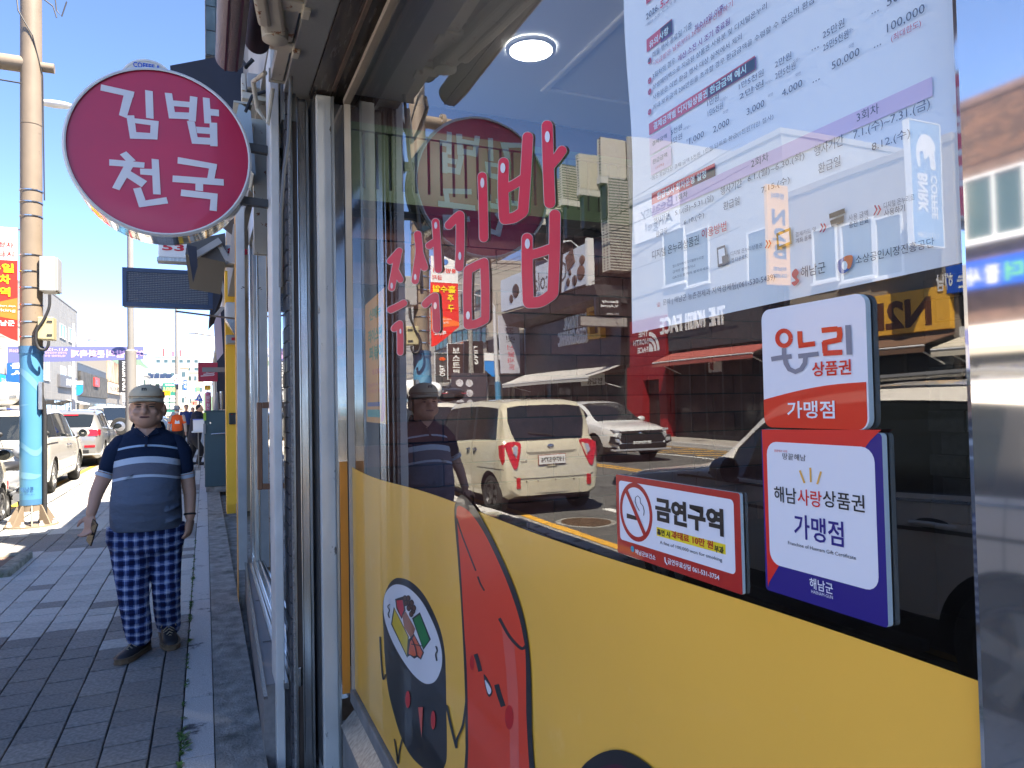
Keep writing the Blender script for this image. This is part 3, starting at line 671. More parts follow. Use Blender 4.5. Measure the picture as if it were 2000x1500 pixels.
RC = lambda x0, yt, x1, yb, m, nm='print_block': rect(p, nm, x0, yt, x1, yb, m, XPO, .0006, Z4)
TX('2026.', 158, 100, 222, 30, ink, .01); TX('5.30.', 228, 45, 300, 38, ink_r, .03); RC(155, -40, 250, 25, ink_r)
TX('*예산 소진 시 조기 종료됨', 155, 138, 345, 18, ink_g)
RC(158, 195, 284, 258, ink_r); RC(226, 142, 285, 212, ink_p); TX('유의사항', 174, 240, 270, 36, ink_w, .02)
for yy in (305, 402, 456, 555):
 cc = onX(*Z4(172, yy-8), XPO-.0012); r_ = abs(onX(*Z4(172, yy-20), XPO).z-cc.z); P = [cc+Vector((0, -r_*math.cos(k*6.283/14), r_*math.sin(k*6.283/14))) for k in range(14)]
 MB().poly(P).build('print_dot', ink_r, p)
for k, yy in enumerate((312, 409, 463, 562)): TX(str(k+1), 168, yy-4, 177, 18, ink_w)
TX('매월 행사 종료일 기준', 190, 285, 385, 30); TX('최소10일 이후', 395, 158, 540, 32, ink_p, .015)
TX('*지급받은 날로부터 30일이내 선물하기', 192, 328, 590, 26, ink_r)
TX('3회차의 경우', 190, 390, 302, 30); TX('예산 소진 시 조기 종료됨', 314, 304, 572, 32, ink_p, .01)
TX('상생페이백으로 지급된 상품권 사용분 및 디지털온누리', 190, 440, 760, 26)
TX('사용분은 이번 환급 행사 대상 실적에서 제외', 190, 492, 634, 26); TX('최대 보유금액 200만원을 초과할 경우 환급금액을 수령할 수 없으며 환급', 192, 540, 1000, 26)
RC(170, 605, 698, 662, ink_r); RC(450, 432, 698, 486, ink_p); TX('결제금액별 디지털상품권 환급금액 예시', 195, 636, 655, 36, ink_w, .02)
RC(172, 672, 278, 760, pink); TX('결제금액', 188, 715, 260, 22); RC(178, 768, 280, 860, pink); TX('환급금액', 190, 805, 262, 24); TX('(10%)', 205, 830, 245, 16, ink_r)
for (a, b, xl, yl, xr, h) in [('5천원', '1만원', 280, 662, 335, 28), ('1만원', '1만5천원', 458, 522, 515, 32), ('1만5천원', '2만원', 612, 440, 735, 32), ('2만원', '2만5천원', 788, 335, 870, 36), ('25만원', '25만5천원', 1022, 192, 1130, 40)]:
 TX(a, xl, yl, xr, h); TX(b, xl+2, yl+h*1.55, xr+(20 if len(b) > 4 and len(a) < 5 else 0), h)
 TX('이상~', xr+6, yl-22, xr+42, h*.5, ink_g); TX('미만', xr+20, yl+h*1.2, xr+45, h*.5, ink_g)
for s, xl, yl, xr, h in [('1,000', 370, 710, 442, 34), ('2,000', 486, 655, 566, 36), ('3,000', 650, 570, 738, 38), ('4,000', 822, 480, 924, 40), ('50,000', 1066, 348, 1204, 44), ('100,000', 1336, 168, 1524, 50), ('50', 1335, 35, 1395, 46)]: TX(s, xl, yl, xr, h)
TX('(최대한도)', 1356, 212, 1505, 40, ink_r)
for xl, yl in [(965, 248), (970, 405), (1258, 70), (1270, 235)]:
 for k in range(3): RC(xl+k*14, yl-k*7-5, xl+k*14+6, yl-k*7+1, ink)
TX('*최소 환급대상 결제 금액 5천원, 1만원 단위로 환급(1천원미만 절사)', 180, 890, 790, 24, ink_g)
lines = MB()
def pline(xl, yl, xr):
 a = onX(*Z4(xl, yl), XPO-.0006); y2 = onX(*Z4(xr, yl), XPO).y
 lines.add([(a.x, a.y, a.z-.0006), (a.x, y2, a.z-.0006), (a.x, y2, a.z+.0006), (a.x, a.y, a.z+.0006)], [(0, 1, 2, 3)])
def pvl(x0, y0_, y1_):
 a, b = onX(*Z4(x0, y0_), XPO-.0006), onX(*Z4(x0, y1_), XPO-.0006)
 lines.add([(a.x, a.y+.0005, b.z), (a.x, a.y-.0005, b.z), (a.x, a.y-.0005, a.z), (a.x, a.y+.0005, a.z)], [(0, 1, 2, 3)])
pline(172, 672, 1550); pline(176, 764, 1555); pline(182, 862, 1558)
for xx, a, b in [(350, 590, 770), (455, 530, 720), (600, 450, 650), (780, 330, 560), (955, 240, 470), (1010, 200, 440), (1250, 60, 300), (1315, 20, 270)]: pvl(xx, a, b)
RC(183, 945, 496, 1002, ink_r); RC(380, 868, 496, 912, ink_p); TX('환급행사 회차운영 일정', 212, 978, 455, 36, ink_w, .02)
RC(184, 1002, 1576, 1060, lav, 'print_band')
TX('1회차', 305, 985, 362, 30); TX('2회차', 672, 822, 758, 42); TX('3회차', 1188, 600, 1298, 50)
for a, b, c_, d_ in [('행사기간', '5.1.(금)~5.31.(일)', '환급일', '6.10.(수)')]:
 TX(a, 196, 1098, 272, 32); TX(b, 300, 1060, 490, 34); TX(c_, 206, 1158, 262, 28); TX(d_, 343, 1105, 443, 32)
TX('행사기간', 522, 956, 628, 40); TX('6.1.(월)~6.30.(화)', 655, 898, 936, 42); TX('환급일', 536, 1028, 616, 40); TX('7.15.(수)', 722, 952, 862, 40)
TX('행사기간', 980, 768, 1125, 54); TX('7.1.(수)~7.31.(금)', 1172, 692, 1552, 56); TX('환급일', 1000, 850, 1110, 50); TX('8.12.(수)', 1262, 748, 1452, 52)
pline(190, 1110, 1580); pline(196, 1186, 1585); pvl(500, 860, 1060); pvl(952, 660, 920); pvl(640, 850, 1040); pvl(1155, 620, 880)
TX('디지털 온누리상품권', 188, 1268, 418, 42); TX('이용방법', 430, 1168, 552, 46, ink_r, .01)
lh = MB()
for k in range(3):
 TX(['앱스토어에서 디지털온누리앱', '검색후 설치하거나', 'QR코드를 찍어 설치하세요'][k], 288, 1308+k*28, [440, 400, 465][k], 14, ink_g)
TX('디지털 온누리상품권', 572, 1252, 726, 22, ink_g); TX('앱 다운로드', 574, 1284, 656, 22); TX('결제카드 및', 888, 1160, 990, 24, ink_g); TX('계좌 등록', 890, 1190, 968, 24)
TX('사용 금액', 1148, 1082, 1244, 30, ink_g); TX('충전 완료', 1150, 1116, 1246, 30); TX('디지털 온누리로', 1320, 1022, 1470, 32, ink_g); TX('사용하기', 1322, 1060, 1424, 34)
IL = [.0012]
def icon(nm, pts, m):
 IL[0] += .00008
 P = [onX(*Z4(*q_), XPO-IL[0]) for q_ in pts]
 if sum(((P[i]-P[0]).cross(P[i+1]-P[0]) for i in range(1, len(P)-1)), Vector()).x > 0: P = P[::-1]
 MB().poly(P).build(nm, m, p)
for xl, yl, s_ in [(738, 1192, 1), (1005, 1112, 1.1), (1268, 1026, 1.25)]:
 for k in range(2):
  o_ = xl+k*14*s_; icon('print_arrow', [(o_, yl-18*s_), (o_+6, yl-20*s_), (o_+14*s_, yl-4), (o_+2, yl+20*s_), (o_-4, yl+20*s_), (o_+8*s_, yl-2)], ink_r)
icon('print_icon', [(500, 1210), (540, 1196), (555, 1290), (505, 1306)], ink); icon('print_icon_face', [(506, 1220), (536, 1209), (545, 1280), (511, 1290)], paper); icon('print_icon', [(524, 1252), (556, 1240), (558, 1284), (528, 1294)], ink)
icon('print_icon', [(1048, 1045), (1124, 1016), (1126, 1040), (1050, 1068)], mat('ink_brown', (.06, .05, .035), .6)); icon('print_icon', [(1052, 1078), (1122, 1050), (1118, 1085), (1060, 1108)], mat('ink_brown', (.06, .05, .035), .6))
icon('print_icon', [(790, 1140), (860, 1110), (866, 1190), (795, 1222)], mat('ink_gold', rgb(206, 160, 80), .6)); icon('print_icon_face', [(800, 1150), (852, 1128), (856, 1180), (804, 1202)], paper)
TX('문의 | 해남군 농촌경제과 지역경제팀(061-530-5439)', 240, 1497, 792, 34, ink_g); TX('☎', 210, 1500, 228, 22, ink_r)
TX('해남군', 915, 1358, 1036, 54); icon('print_logo', smooth_poly([(868, 1330), (885, 1312), (900, 1330), (890, 1352), (902, 1372), (880, 1396), (864, 1380), (884, 1370), (868, 1350)]), ink_r)
TX('소상공인시장진흥공단', 1182, 1292, 1570, 44)
icon('print_logo', smooth_poly([(1090, 1280), (1120, 1256), (1162, 1248), (1158, 1300), (1120, 1335), (1094, 1322)]), mat('ink_blue', rgb(36, 76, 160), .6)); icon('print_logo', smooth_poly([(1120, 1258), (1162, 1248), (1158, 1296), (1140, 1312)]), mat('ink_orange', rgb(236, 120, 40), .6)); icon('print_logo_face', oval((1124, 1296), 14, 22), paper)
# ---- the three plates stuck on the outside of the glass
def plate(nm, lab, x0, yt, x1, yb, m, th, X, r=.012, edge=None):
 a, b = onX(x0, yt, X), onX(x0, yb, X); y2 = onX(x1, yt, X).y
 t = thing(nm, lab, 'window notice', (X, (a.y+y2)/2, (a.z+b.z)/2))
 w, h = a.y-y2, a.z-b.z; cy, cz = (a.y+y2)/2, (a.z+b.z)/2; out = []
 for sx, sz, a0 in [(1, 1, 0), (-1, 1, 1), (-1, -1, 2), (1, -1, 3)]:
  for k in range(6):
   an = (a0+k/5)*math.pi/2; out.append((X, cy+sx*(w/2-r)+r*math.cos(an), cz+sz*(h/2-r)+r*math.sin(an)))
 MB().prism(out, (th, 0, 0)).build('plate', edge or m, t)
 q_ = [Vector((X-.0002, o_[1], o_[2])) for o_ in out]
 if sum(((q_[i]-q_[0]).cross(q_[i+1]-q_[0]) for i in range(1, len(q_)-1)), Vector()).x > 0: q_ = q_[::-1]
 MB().poly(q_).build('face', m, t); return t
def rrect(parent, nm, x0, yt, x1, yb, m, X, lift, r=.01):
 a, b = onX(x0, yt, X), onX(x0, yb, X); y2 = onX(x1, yt, X).y; w, h = a.y-y2, a.z-b.z; cy, cz = (a.y+y2)/2, (a.z+b.z)/2; out = []
 for sx, sz, a0 in [(1, 1, 0), (-1, 1, 1), (-1, -1, 2), (1, -1, 3)]:
  for k in range(6):
   an = (a0+k/5)*math.pi/2; out.append(Vector((X-lift, cy+sx*(w/2-r)+r*math.cos(an), cz+sz*(h/2-r)+r*math.sin(an))))
 if sum(((out[i]-out[0]).cross(out[i+1]-out[0]) for i in range(1, len(out)-1)), Vector()).x > 0: out = out[::-1]
 return MB().poly(out).build(nm, m, parent)
def shape(parent, nm, pts, m, X, lift, conv=None):
 P = [onX(*(conv(*q_) if conv else q_), X-lift) for q_ in pts]
 if sum(((P[i]-P[0]).cross(P[i+1]-P[0]) for i in range(1, len(P)-1)), Vector()).x > 0: P = P[::-1]
 return MB().poly(P).build(nm, m, parent)
def line(parent, nm, pts, w, m, X, lift, conv=None):
 L, Rr = [], []
 for i, q_ in enumerate(pts):
  a, b = pts[max(0, i-1)], pts[min(len(pts)-1, i+1)]; dx, dy = b[0]-a[0], b[1]-a[1]; l = math.hypot(dx, dy) or 1
  L.append((q_[0]-dy/l*w/2, q_[1]+dx/l*w/2)); Rr.append((q_[0]+dy/l*w/2, q_[1]-dx/l*w/2))
 return shape(parent, nm, L+Rr[::-1], m, X, lift, conv)
edge_m = mat('acrylic_edge', (0.60, 0.68, 0.68), 0.4)
sred = mat('sticker_red', rgb(178, 40, 36), .35, coat=.3); swhite = mat('sticker_white', (.80, .80, .84), .35, coat=.3); syel = mat('sticker_yellow', rgb(240, 214, 40), .4); sink = mat('sticker_ink', (.02, .018, .018), .4)
XS = D-.0055
t = plate('no_smoking_notice', 'red and white no smoking notice stuck low on the glass above the yellow film', 1203, 926, 1444, 1077, sred, .0042, XS, .003, edge_m)
rrect(t, 'white_field', 1209, 938, 1432, 1052, swhite, XS, .0004, .006)
Z6 = Z(1180, 880, 3.226)
T = lambda s, xl, yl, xr, h, m, b=.0: txt(t, 'lettering', s, xl, yl, xr, h, m, XS, b, .0012, Z6)
cA = onX(1242, 1000, XS); rz = abs(onX(1242, 943, XS).z-cA.z)
ring = MB(); n = 40; xx = XS-.0007
for k in range(n):
 a, b = 6.2832*k/n, 6.2832*(k+1)/n
 ring.add([(xx, cA.y-math.cos(q_)*r_, cA.z+math.sin(q_)*r_) for q_, r_ in ((a, rz), (b, rz), (b, rz*.84), (a, rz*.84))], [(3, 2, 1, 0)])
ring.build('ban_ring', sred, t)
ring2 = MB(); d_ = Vector((0, -math.cos(.9), -math.sin(.9))); n_ = Vector((0, math.sin(.9), -math.cos(.9)))
ring2.add([Vector((XS-.0011, cA.y, cA.z))+d_*s_*rz*.9+n_*w_*rz*.09 for s_, w_ in ((-1, -1), (1, -1), (1, 1), (-1, 1))], [(0, 1, 2, 3)])
ring2.build('ban_bar', sred, t)
shape(t, 'cigarette', [(142, 395), (205, 415), (205, 440), (142, 425)], sink, XS, .0009, Z6)
line(t, 'smoke', [(222, 380), (205, 350), (195, 320), (198, 295), (212, 285), (226, 300), (228, 330), (245, 350), (252, 380), (248, 410)], 4, sink, XS, .0009, Z6)
T('금연구역', 328, 440, 756, 152, sink, .045)
rect(t, 'yellow_bar', 332, 480, 764, 535, syel, XS, .0006, Z6)
T('흡연 시', 338, 528, 418, 38, sink, .03); T('과태료 10만 원', 428, 550, 690, 48, mat('sticker_red2', rgb(190, 50, 30), .4), .03); T('부과', 700, 638, 758, 46, sink, .03)
T('A fine of 100,000 won for smoking', 356, 592, 745, 26, sink)
T('해남군보건소', 200, 650, 328, 32, swhite, .02); T('금연무료상담 061-531-3754', 405, 712, 728, 36, swhite, .02)
cc = onX(*Z6(178, 620), XS-.0008); P = [cc+Vector((0, -.0045*math.cos(k*.4488), .0045*math.sin(k*.4488))) for k in range(14)]; MB().poly(P).build('emblem', mat('emblem_teal', rgb(70, 160, 180), .4), t)
line(t, 'telephone_mark', [(382, 672), (385, 700), (398, 720)], 7, swhite, XS, .0008, Z6)
XS2 = D-.0075
Z5 = Z(1180, 550, 3.509)
t = plate('gift_voucher_notice', 'white notice with red and grey lettering and a red curved base on the glass', 1487, 607, 1691, 834, swhite, .0062, XS2, .011, edge_m)
sorg = mat('sticker_vermilion', rgb(222, 44, 18), .35, coat=.3); sgry = mat('sticker_grey', rgb(132, 132, 144), .35)
a_, b_ = onX(1487, 607, XS2), onX(1487, 834, XS2); yR = onX(1691, 700, XS2).y; w_, h_ = a_.y-yR, a_.z-b_.z
pts = []
for k in range(21):
 u = k/20; pts.append((XS2-.0005, a_.y-w_*u, b_.z+h_*(0.235+0.095*math.sin(min(1, u*1.15)*math.pi/2)+.02*u)))
r_ = .011
bt = [(XS2-.0005, yR, b_.z+r_)]+[(XS2-.0005, yR+r_-r_*math.cos(k*.3142), b_.z+r_-r_*math.sin(k*.3142)) for k in range(1, 6)]+[(XS2-.0005, a_.y-r_+r_*math.sin(k*.3142), b_.z+r_-r_*math.cos(k*.3142)) for k in range(0, 6)]
P = [Vector(q_) for q_ in pts+bt]
if sum(((P[i]-P[0]).cross(P[i+1]-P[0]) for i in range(1, len(P)-1)), Vector()).x > 0: P = P[::-1]
MB().poly(P).build('red_base', sorg, t)
T5 = lambda s, xl, yl, xr, h, m, b=.0: txt(t, 'lettering', s, xl, yl, xr, h, m, XS2, b, .0012, Z5)
T5('가맹점', 1262, 935, 1588, 115, swhite, .015); T5('상품권', 1432, 652, 1700, 100, sorg, .02)
LW = .0009
def om(pts, w, m): global LW; LW += .00004; line(t, 'mark', pts, w, m, XS2, LW, Z5)
om([(1232+46*math.cos(k*.3142), 388+52*math.sin(k*.3142)) for k in range(21)], 30, sorg)
om([(1145, 532), (1200, 522), (1285, 512)], 32, sgry); om([(1232, 455), (1232, 500), (1232, 525)], 30, sgry)
om([(1238, 520), (1245, 560), (1268, 600), (1310, 618), (1350, 600), (1375, 560), (1380, 515)], 32, sgry); om([(1330, 512), (1400, 503), (1470, 495)], 32, sgry)
om([(1340, 340), (1342, 400), (1345, 425)], 34, sorg); om([(1330, 440), (1390, 432), (1445, 425)], 34, sorg)
om([(1490, 335), (1550, 328), (1600, 324)], 36, sorg); om([(1608, 312), (1615, 360), (1610, 395)], 38, sorg); om([(1500, 422), (1560, 408), (1625, 395)], 36, sorg); om([(1508, 412), (1512, 455), (1514, 490)], 36, sorg); om([(1500, 492), (1560, 488), (1632, 484)], 36, sorg)
om([(1670, 298), (1675, 400), (1680, 500)], 38, sgry)
t = plate('county_voucher_notice', 'white notice with red and blue border and blue Korean lettering below the vermilion one', 1487, 838, 1722, 1148, mat('sticker_navy', rgb(44, 34, 124), .35, coat=.3), .0062, XS2, .004, edge_m)
srd = mat('sticker_scarlet', rgb(222, 44, 36), .35, coat=.3)
shape(t, 'red_border', [(1488, 839), (1721, 839.5), (1700, 860), (1530, 1090), (1502, 1138), (1500, 1147)], srd, XS2, .0004)
rrect(t, 'white_field', 1498, 862, 1708, 1098, swhite, XS2, .0007, .014)
T7 = lambda s, xl, yl, xr, h, m, b=.0: txt(t, 'lettering', s, xl, yl, xr, h, m, XS2, b, .0014, Z6)
T7('해남', 1078, 318, 1218, 98, sink, .01); T7('사랑', 1226, 338, 1378, 100, srd, .01); T7('상품권', 1386, 352, 1648, 104, sink, .01)
T7('가맹점', 1205, 545, 1515, 150, mat('sticker_navy', (0, 0, 0)), .014); T7('Franchise of Haenam Gift Certificate', 1165, 590, 1590, 22, sink)
T7('해남군', 1302, 865, 1448, 68, swhite, .012); T7('HAENAM-GUN', 1312, 895, 1446, 20, swhite)
T7('땅끝에서 시작', 1078, 8, 1160, 16, srd); T7('땅끝해남', 1130, 55, 1276, 40, sink)
for a, b in [((1232, 125), (1262, 205)), ((1298, 108), (1302, 200)), ((1366, 132), (1342, 212))]: line(t, 'ray', [a, ((a[0]+b[0])/2, (a[1]+b[1])/2), b], 12, mat('sticker_amber', rgb(236, 180, 80), .4), XS2, .0014, Z6)
# ---- orange menu poster at the far end, behind the glass
t = thing('menu_poster', 'narrow orange poster with green and red print behind the far end of the glass', 'poster', (D+.05, 2.7, 1.7))
XM = D+.03
A_, B_, C_, D_ = (713, 596), (750, 562), (754, 828), (716, 824)
Pm = [onX(*q_, XM) for q_ in (D_, C_, B_, A_)]
MB().prism(Pm, (.002, 0, 0)).build('sheet', mat('poster_orange', rgb(232, 150, 30), .5, var=.05, vscale=8), t)
tg = mat('poster_green', rgb(40, 130, 50), .5); tr = mat('poster_redprint', rgb(214, 60, 60), .5)
for s, xl, yl, xr, h, m in [('신메뉴', 722, 628, 745, 22, tg), ('라이스페', 720, 672, 747, 26, tg), ('퍼볶이', 722, 706, 748, 28, tg), ('8,000원', 728, 734, 752, 14, tr), ('김밥천국 추천', 720, 756, 750, 6, tr), ('든든한 한끼', 722, 768, 748, 6, tr)]:
 txt(t, 'print_line', s, xl, yl, xr, h, m, XM, .03 if h > 15 else 0, .001)
rect(t, 'print_block', 718, 786, 742, 794, mat('poster_bluebar', rgb(60, 70, 130), .5), XM, .001); rect(t, 'print_block', 718, 800, 742, 814, mat('poster_tealbar', rgb(50, 150, 130), .5), XM, .001)
shape(t, 'print_pepper', smooth_poly([(748, 755), (752, 790), (750, 818), (744, 822), (746, 790)]), tr, XM, .001)
# ================================================================== THE FAR SIDE OF THE STREET (seen in the glass) AND THE BLOCKS UP THE STREET
shop_glass = mat('dark_shop_glass', (0.02, 0.024, 0.026), 0.06, spec=0.6)
win_glass = mat('building_glass', (0.05, 0.085, 0.085), 0.05, spec=0.7)
black_clad = mat('black_cladding', (0.028, 0.028, 0.03), 0.5, var=0.2, vscale=2)
white_frame_m = mat('white_window_frame', (0.7, 0.7, 0.68), 0.5)
dark_frame = mat('dark_window_frame', (0.05, 0.05, 0.05), 0.5)
sign_white, sign_black = mat('sign_white', (0.8, 0.8, 0.78), 0.4), mat('sign_black', (0.02, 0.02, 0.022), 0.35)
roof_m = mat('flat_roof', (0.2, 0.2, 0.19), 0.9)
def oY(x, X=OPX): return mr(x, 700, X).y
def oz(x, y, X=OPX): return mr(x, y, X).z
def building(name, lab, y0, y1, z1, m, x0=OPX, depth=11, z0=0.0, side=-1):
 b = thing(name, lab, 'building', (x0, (y0+y1)/2, 0))
 xa, xb = (x0, x0-depth) if side < 0 else (x0, x0+depth)
 MB().box(xa, xb, y0, y1, z0, z1).build('wall', m, b)
 MB().box(xa+(.05 if side < 0 else -.05), xb, y0-.04, y1+.04, z1+.002, z1+.22).build('parapet', roof_m if m is black_clad else m, b, bevel=.02)
 return b
def window(b, y0, y1, z0, z1, X=OPX, n=2, fm=None, gm=None, f=1):
 fm, gm = fm or white_frame_m, gm or win_glass
 w = MB(); t = .06
 w.box(X, X+f*.05, y0, y1, z0-t, z0).box(X, X+f*.05, y0, y1, z1, z1+t).box(X, X+f*.05, y0-t, y0, z0-t, z1+t).box(X, X+f*.05, y1, y1+t, z0-t, z1+t)
 for k in range(1, n): w.box(X, X+f*.04, y0+(y1-y0)*k/n-.03, y0+(y1-y0)*k/n+.03, z0, z1)
 o = w.build('window', fm, b)
 for k in range(n): MB().box(X-f*.03, X+f*.012, y0+(y1-y0)*k/n+.031, y0+(y1-y0)*(k+1)/n-.031, z0, z1).build('pane', gm, o)
 MB().box(X, X+f*.12, y0-.1, y1+.1, z0-t-.08, z0-t-.002).build('sill', fm, o)
 return o
def storefront(b, y0, y1, z1, X=OPX, n=4, fm=None, f=1, door=1):
 fm = fm or dark_frame; o = None
 fr = MB().box(X+f*.01, X+f*.06, y0, y1, z1, z1+.12).box(X+f*.01, X+f*.06, y0, y1, 0.0, .16)
 for k in range(n+1):
  yy = y0+(y1-y0)*k/n; fr.box(X+f*.01, X+f*.06, yy-.04, yy+.04, .16, z1)
 o = fr.build('shopfront', fm, b)
 for k in range(n): MB().box(X-f*.02, X+f*.03, y0+(y1-y0)*k/n+.041, y0+(y1-y0)*(k+1)/n-.041, .161, z1-.001).build('pane', shop_glass, o)
 return o
def awning(lab, y0, y1, z, reach, m, X=OPX, f=1, drop=.45, val=.22, group=None):
 t = thing('shop_awning', lab, 'awning', (X, (y0+y1)/2, z), group)
 p = [(X+f*.03, y0, z), (X+f*reach, y0, z-drop), (X+f*reach, y0, z-drop-.03), (X+f*.03, y0, z-.04)]
 MB().prism(p, (0, y1-y0, 0)).build('canopy', m, t)
 MB().box(X+f*reach, X+f*(reach+.012), y0, y1, z-drop-val, z-drop-.001).build('valance', m, t)
 MB().tube([(X+f*reach, y0, z-drop-.05), (X+f*reach, y1, z-drop-.05)], .03).build('front_bar', white_frame_m, t)
 for yy in (y0+.3, y1-.3): MB().beam((X+f*.05, yy, z-drop-.5), (X+f*(reach-.05), yy, z-drop-.06), .035, .035).build('arm', white_frame_m, t)
 return t
def board(name, lab, y0, y1, z0, z1, m, X=OPX, th=.12, f=1, group=None, cat='shop sign'):
 t = thing(name, lab, cat, (X, (y0+y1)/2, z0), group)
 MB().box(X+f*.012, X+f*(.012+th), y0, y1, z0, z1).build('panel', m, t, bevel=.008); return t
def otext(t, s, y0, z0, y1, z1, m, X, bold=0.0, thick=0.0, nm='lettering'):
 mb = MB(); letter(mb, s, (X, y0, z0), (X, y1, z0), (X, y0, z1), bold, .004, thick); return mb.build(nm, m, t)
def proj_sign(name, lab, x0, x1, Y, z0, z1, m, th=.14, fm=None, cat='shop sign', group=None):
 """Board square to the street, reading from both sides; on two brackets."""
 t = thing(name, lab, cat, ((x0+x1)/2, Y, z0), group)
 MB().box(x0, x1, Y-th/2, Y+th/2, z0, z1).build('panel', m, t, bevel=.01)
 if fm:
  e = .03; MB().box(x0-e, x0-.001, Y-th/2-.01, Y+th/2+.01, z0-e, z1+e).box(x1+.001, x1+e, Y-th/2-.01, Y+th/2+.01, z0-e, z1+e).box(x0, x1, Y-th/2-.01, Y+th/2+.01, z1+.001, z1+e).box(x0, x1, Y-th/2-.01, Y+th/2+.01, z0-e, z0-.001).build('frame', fm, t)
 return t
def ptext(t, s, x0, z0, x1, z1, Y, m, bold=0.0, nm='lettering', vertical=False, thick=0):
 mb = MB()
 if vertical:
  n = len(s); h = (z1-z0)/n
  for i, ch in enumerate(s):
   if ch == ' ': continue
   letter(mb, ch, (x0, Y, z1-h*(i+.88)), (x1, Y, z1-h*(i+.88)), (x0, Y, z1-h*(i+.12)), bold, .004, thick)
 else: letter(mb, s, (x0, Y, z0), (x1, Y, z0), (x0, Y, z1), bold, .004, thick)
 return mb.build(nm, m, t)
def rtext(t, s, x0, z0, x1, z1, Y, m, bold=0.0, nm='lettering'):
 mb = MB(); letter(mb, s, (x0, Y, z1), (x0, Y, z0), (x1, Y, z1), bold, .004); return mb.build(nm, m, t)
# ---- A: brown brick building
yA0, yA1 = 4.0, oY(1884)
brick_w = mat('brown_brick_wall', (0.13, 0.075, 0.055), 0.85, var=0.35, vscale=3)
A = building('brick_building', 'brown brick building with white framed upper windows at the right of the reflection', yA0, yA1, oz(1890, 212), brick_w)
bmesh_ = [MB().box(0, .02, .006, .204, .005, .07).mesh('brick', mat('brown_brick_%d' % i, c_, .85, var=.2, vscale=6)) for i, c_ in enumerate([(.15, .08, .055), (.10, .058, .045), (.19, .10, .065), (.075, .048, .04)])]
zb = oz(1890, 325); cnt = 0; jb = MB(); jbm = []
for r in range(int((oz(1890, 212)-zb)/.078)):
 for c_ in range(22):
  yy = yA1-.22-c_*.215-(.1 if r % 2 else 0); zz = zb+r*.078
  if yy < 9.2: continue
  m_i = rnd.choice([0, 0, 1, 1, 2, 3])
  if cnt < 290 and yy > 10.2:
   o = bpy.data.objects.new('brick', bmesh_[m_i]); link(o, A); o.location = (0.001, yy-ORIG[A.name].y, zz); cnt += 1
  else: jb.box(OPX+.001, OPX+.021, yy+.006, yy+.204, zz+.005, zz+.07, m_i)
jb.build('brickwork', [m for me in bmesh_ for m in me.materials], A, kind='stuff')
window(A, oY(2000)-.9, oY(1898), oz(1900, 470), oz(1900, 352), n=3)
storefront(A, 6, yA1-.2, 2.7, n=4)
MB().box(OPX+.02, OPX+.3, yA0, yA1-.05, 2.9, 3.2).build('ledge', white_frame_m, A)
blue_s = mat('sign_blue', rgb(30, 84, 190), .4)
t = board('slogan_sign', 'long blue sign with white Korean slogan on the brown brick building', 7.0, yA1+.3, oz(1890, 570), oz(1890, 515), blue_s, th=.2)
zz0, zz1 = oz(1890, 563), oz(1890, 528); X_ = OPX+.212
otext(t, '더', 10.35, zz0, 10.75, zz1, mat('sign_green', rgb(110, 200, 90), .4), X_, .03); otext(t, '잘 사는', 10.9, zz0, 12.0, zz1, sign_white, X_, .03); otext(t, '해남', 12.1, zz0, 12.2+.35, zz1, sign_white, X_, .03)
awning('cream awning over the shop of the brown brick building', 8.2, yA1, 3.0, 1.3, mat('cream_canvas', (0.62, 0.56, 0.44), .8), drop=.35)
t = board('menu_banner', 'white banner with blue lettering hanging under the cream awning', 10.2, 11.6, 1.7, 2.25, sign_white, th=.02)
otext(t, '원두커피', 10.3, 2.0, 11.5, 2.2, blue_s, OPX+.033, .02); otext(t, '빵 라떼 스무디', 10.3, 1.75, 11.5, 1.92, blue_s, OPX+.033)
MB().box(OPX-.1, OPX+.07, 9.0, yA1-.3, .3, 1.0).build('counter_panel', mat('warm_wood', (.3, .16, .07), .6), A)
# ---- B: beige rendered building with the yellow and blue upright signs
yB0, yB1 = yA1+.15, oY(1545)
beige = mat('beige_render', (0.27, 0.235, 0.19), 0.8, var=0.06, vscale=1)
B = building('beige_building', 'beige rendered two storey building beside the brown brick one', yB0, yB1, oz(1790, 300), beige)
for a, b_, c_, d_ in [(1600, 1642, 440, 540), (1655, 1712, 425, 535), (1720, 1768, 415, 530)]: window(B, oY(b_), oY(a), oz(b_, d_), oz(b_, c_), n=1)
storefront(B, yB0+.2, yB1-.2, 2.7, n=4)
yel_s = mat('sign_amber', rgb(236, 178, 60), .45)
t = board('fascia_sign', 'amber fascia sign with brown letters along the beige building', yB0+.1, yB1-.4, oz(1750, 655), oz(1750, 575), yel_s, th=.18)
otext(t, 'N2B', yB0+.6, oz(1750, 645), yB0+2.6, oz(1750, 590), mat('sign_brown', rgb(96, 56, 30), .5), OPX+.192, .04)
awning('brown awning under the amber fascia sign', yB0+.1, yB1-.3, 3.1, 1.2, mat('brown_canvas', (0.16, 0.09, 0.055), .8), drop=.3)
Yn = oY(1532, OPX+.6)
t = proj_sign('upright_sign', 'tall amber upright sign reading N2B between the beige and white buildings', OPX+.25, OPX+1.15, yB1-.3, oz(1532, 555, OPX+.7), oz(1532, 358, OPX+.7), yel_s)
za, zb2 = oz(1532, 555, OPX+.7), oz(1532, 358, OPX+.7); hh_ = zb2-za
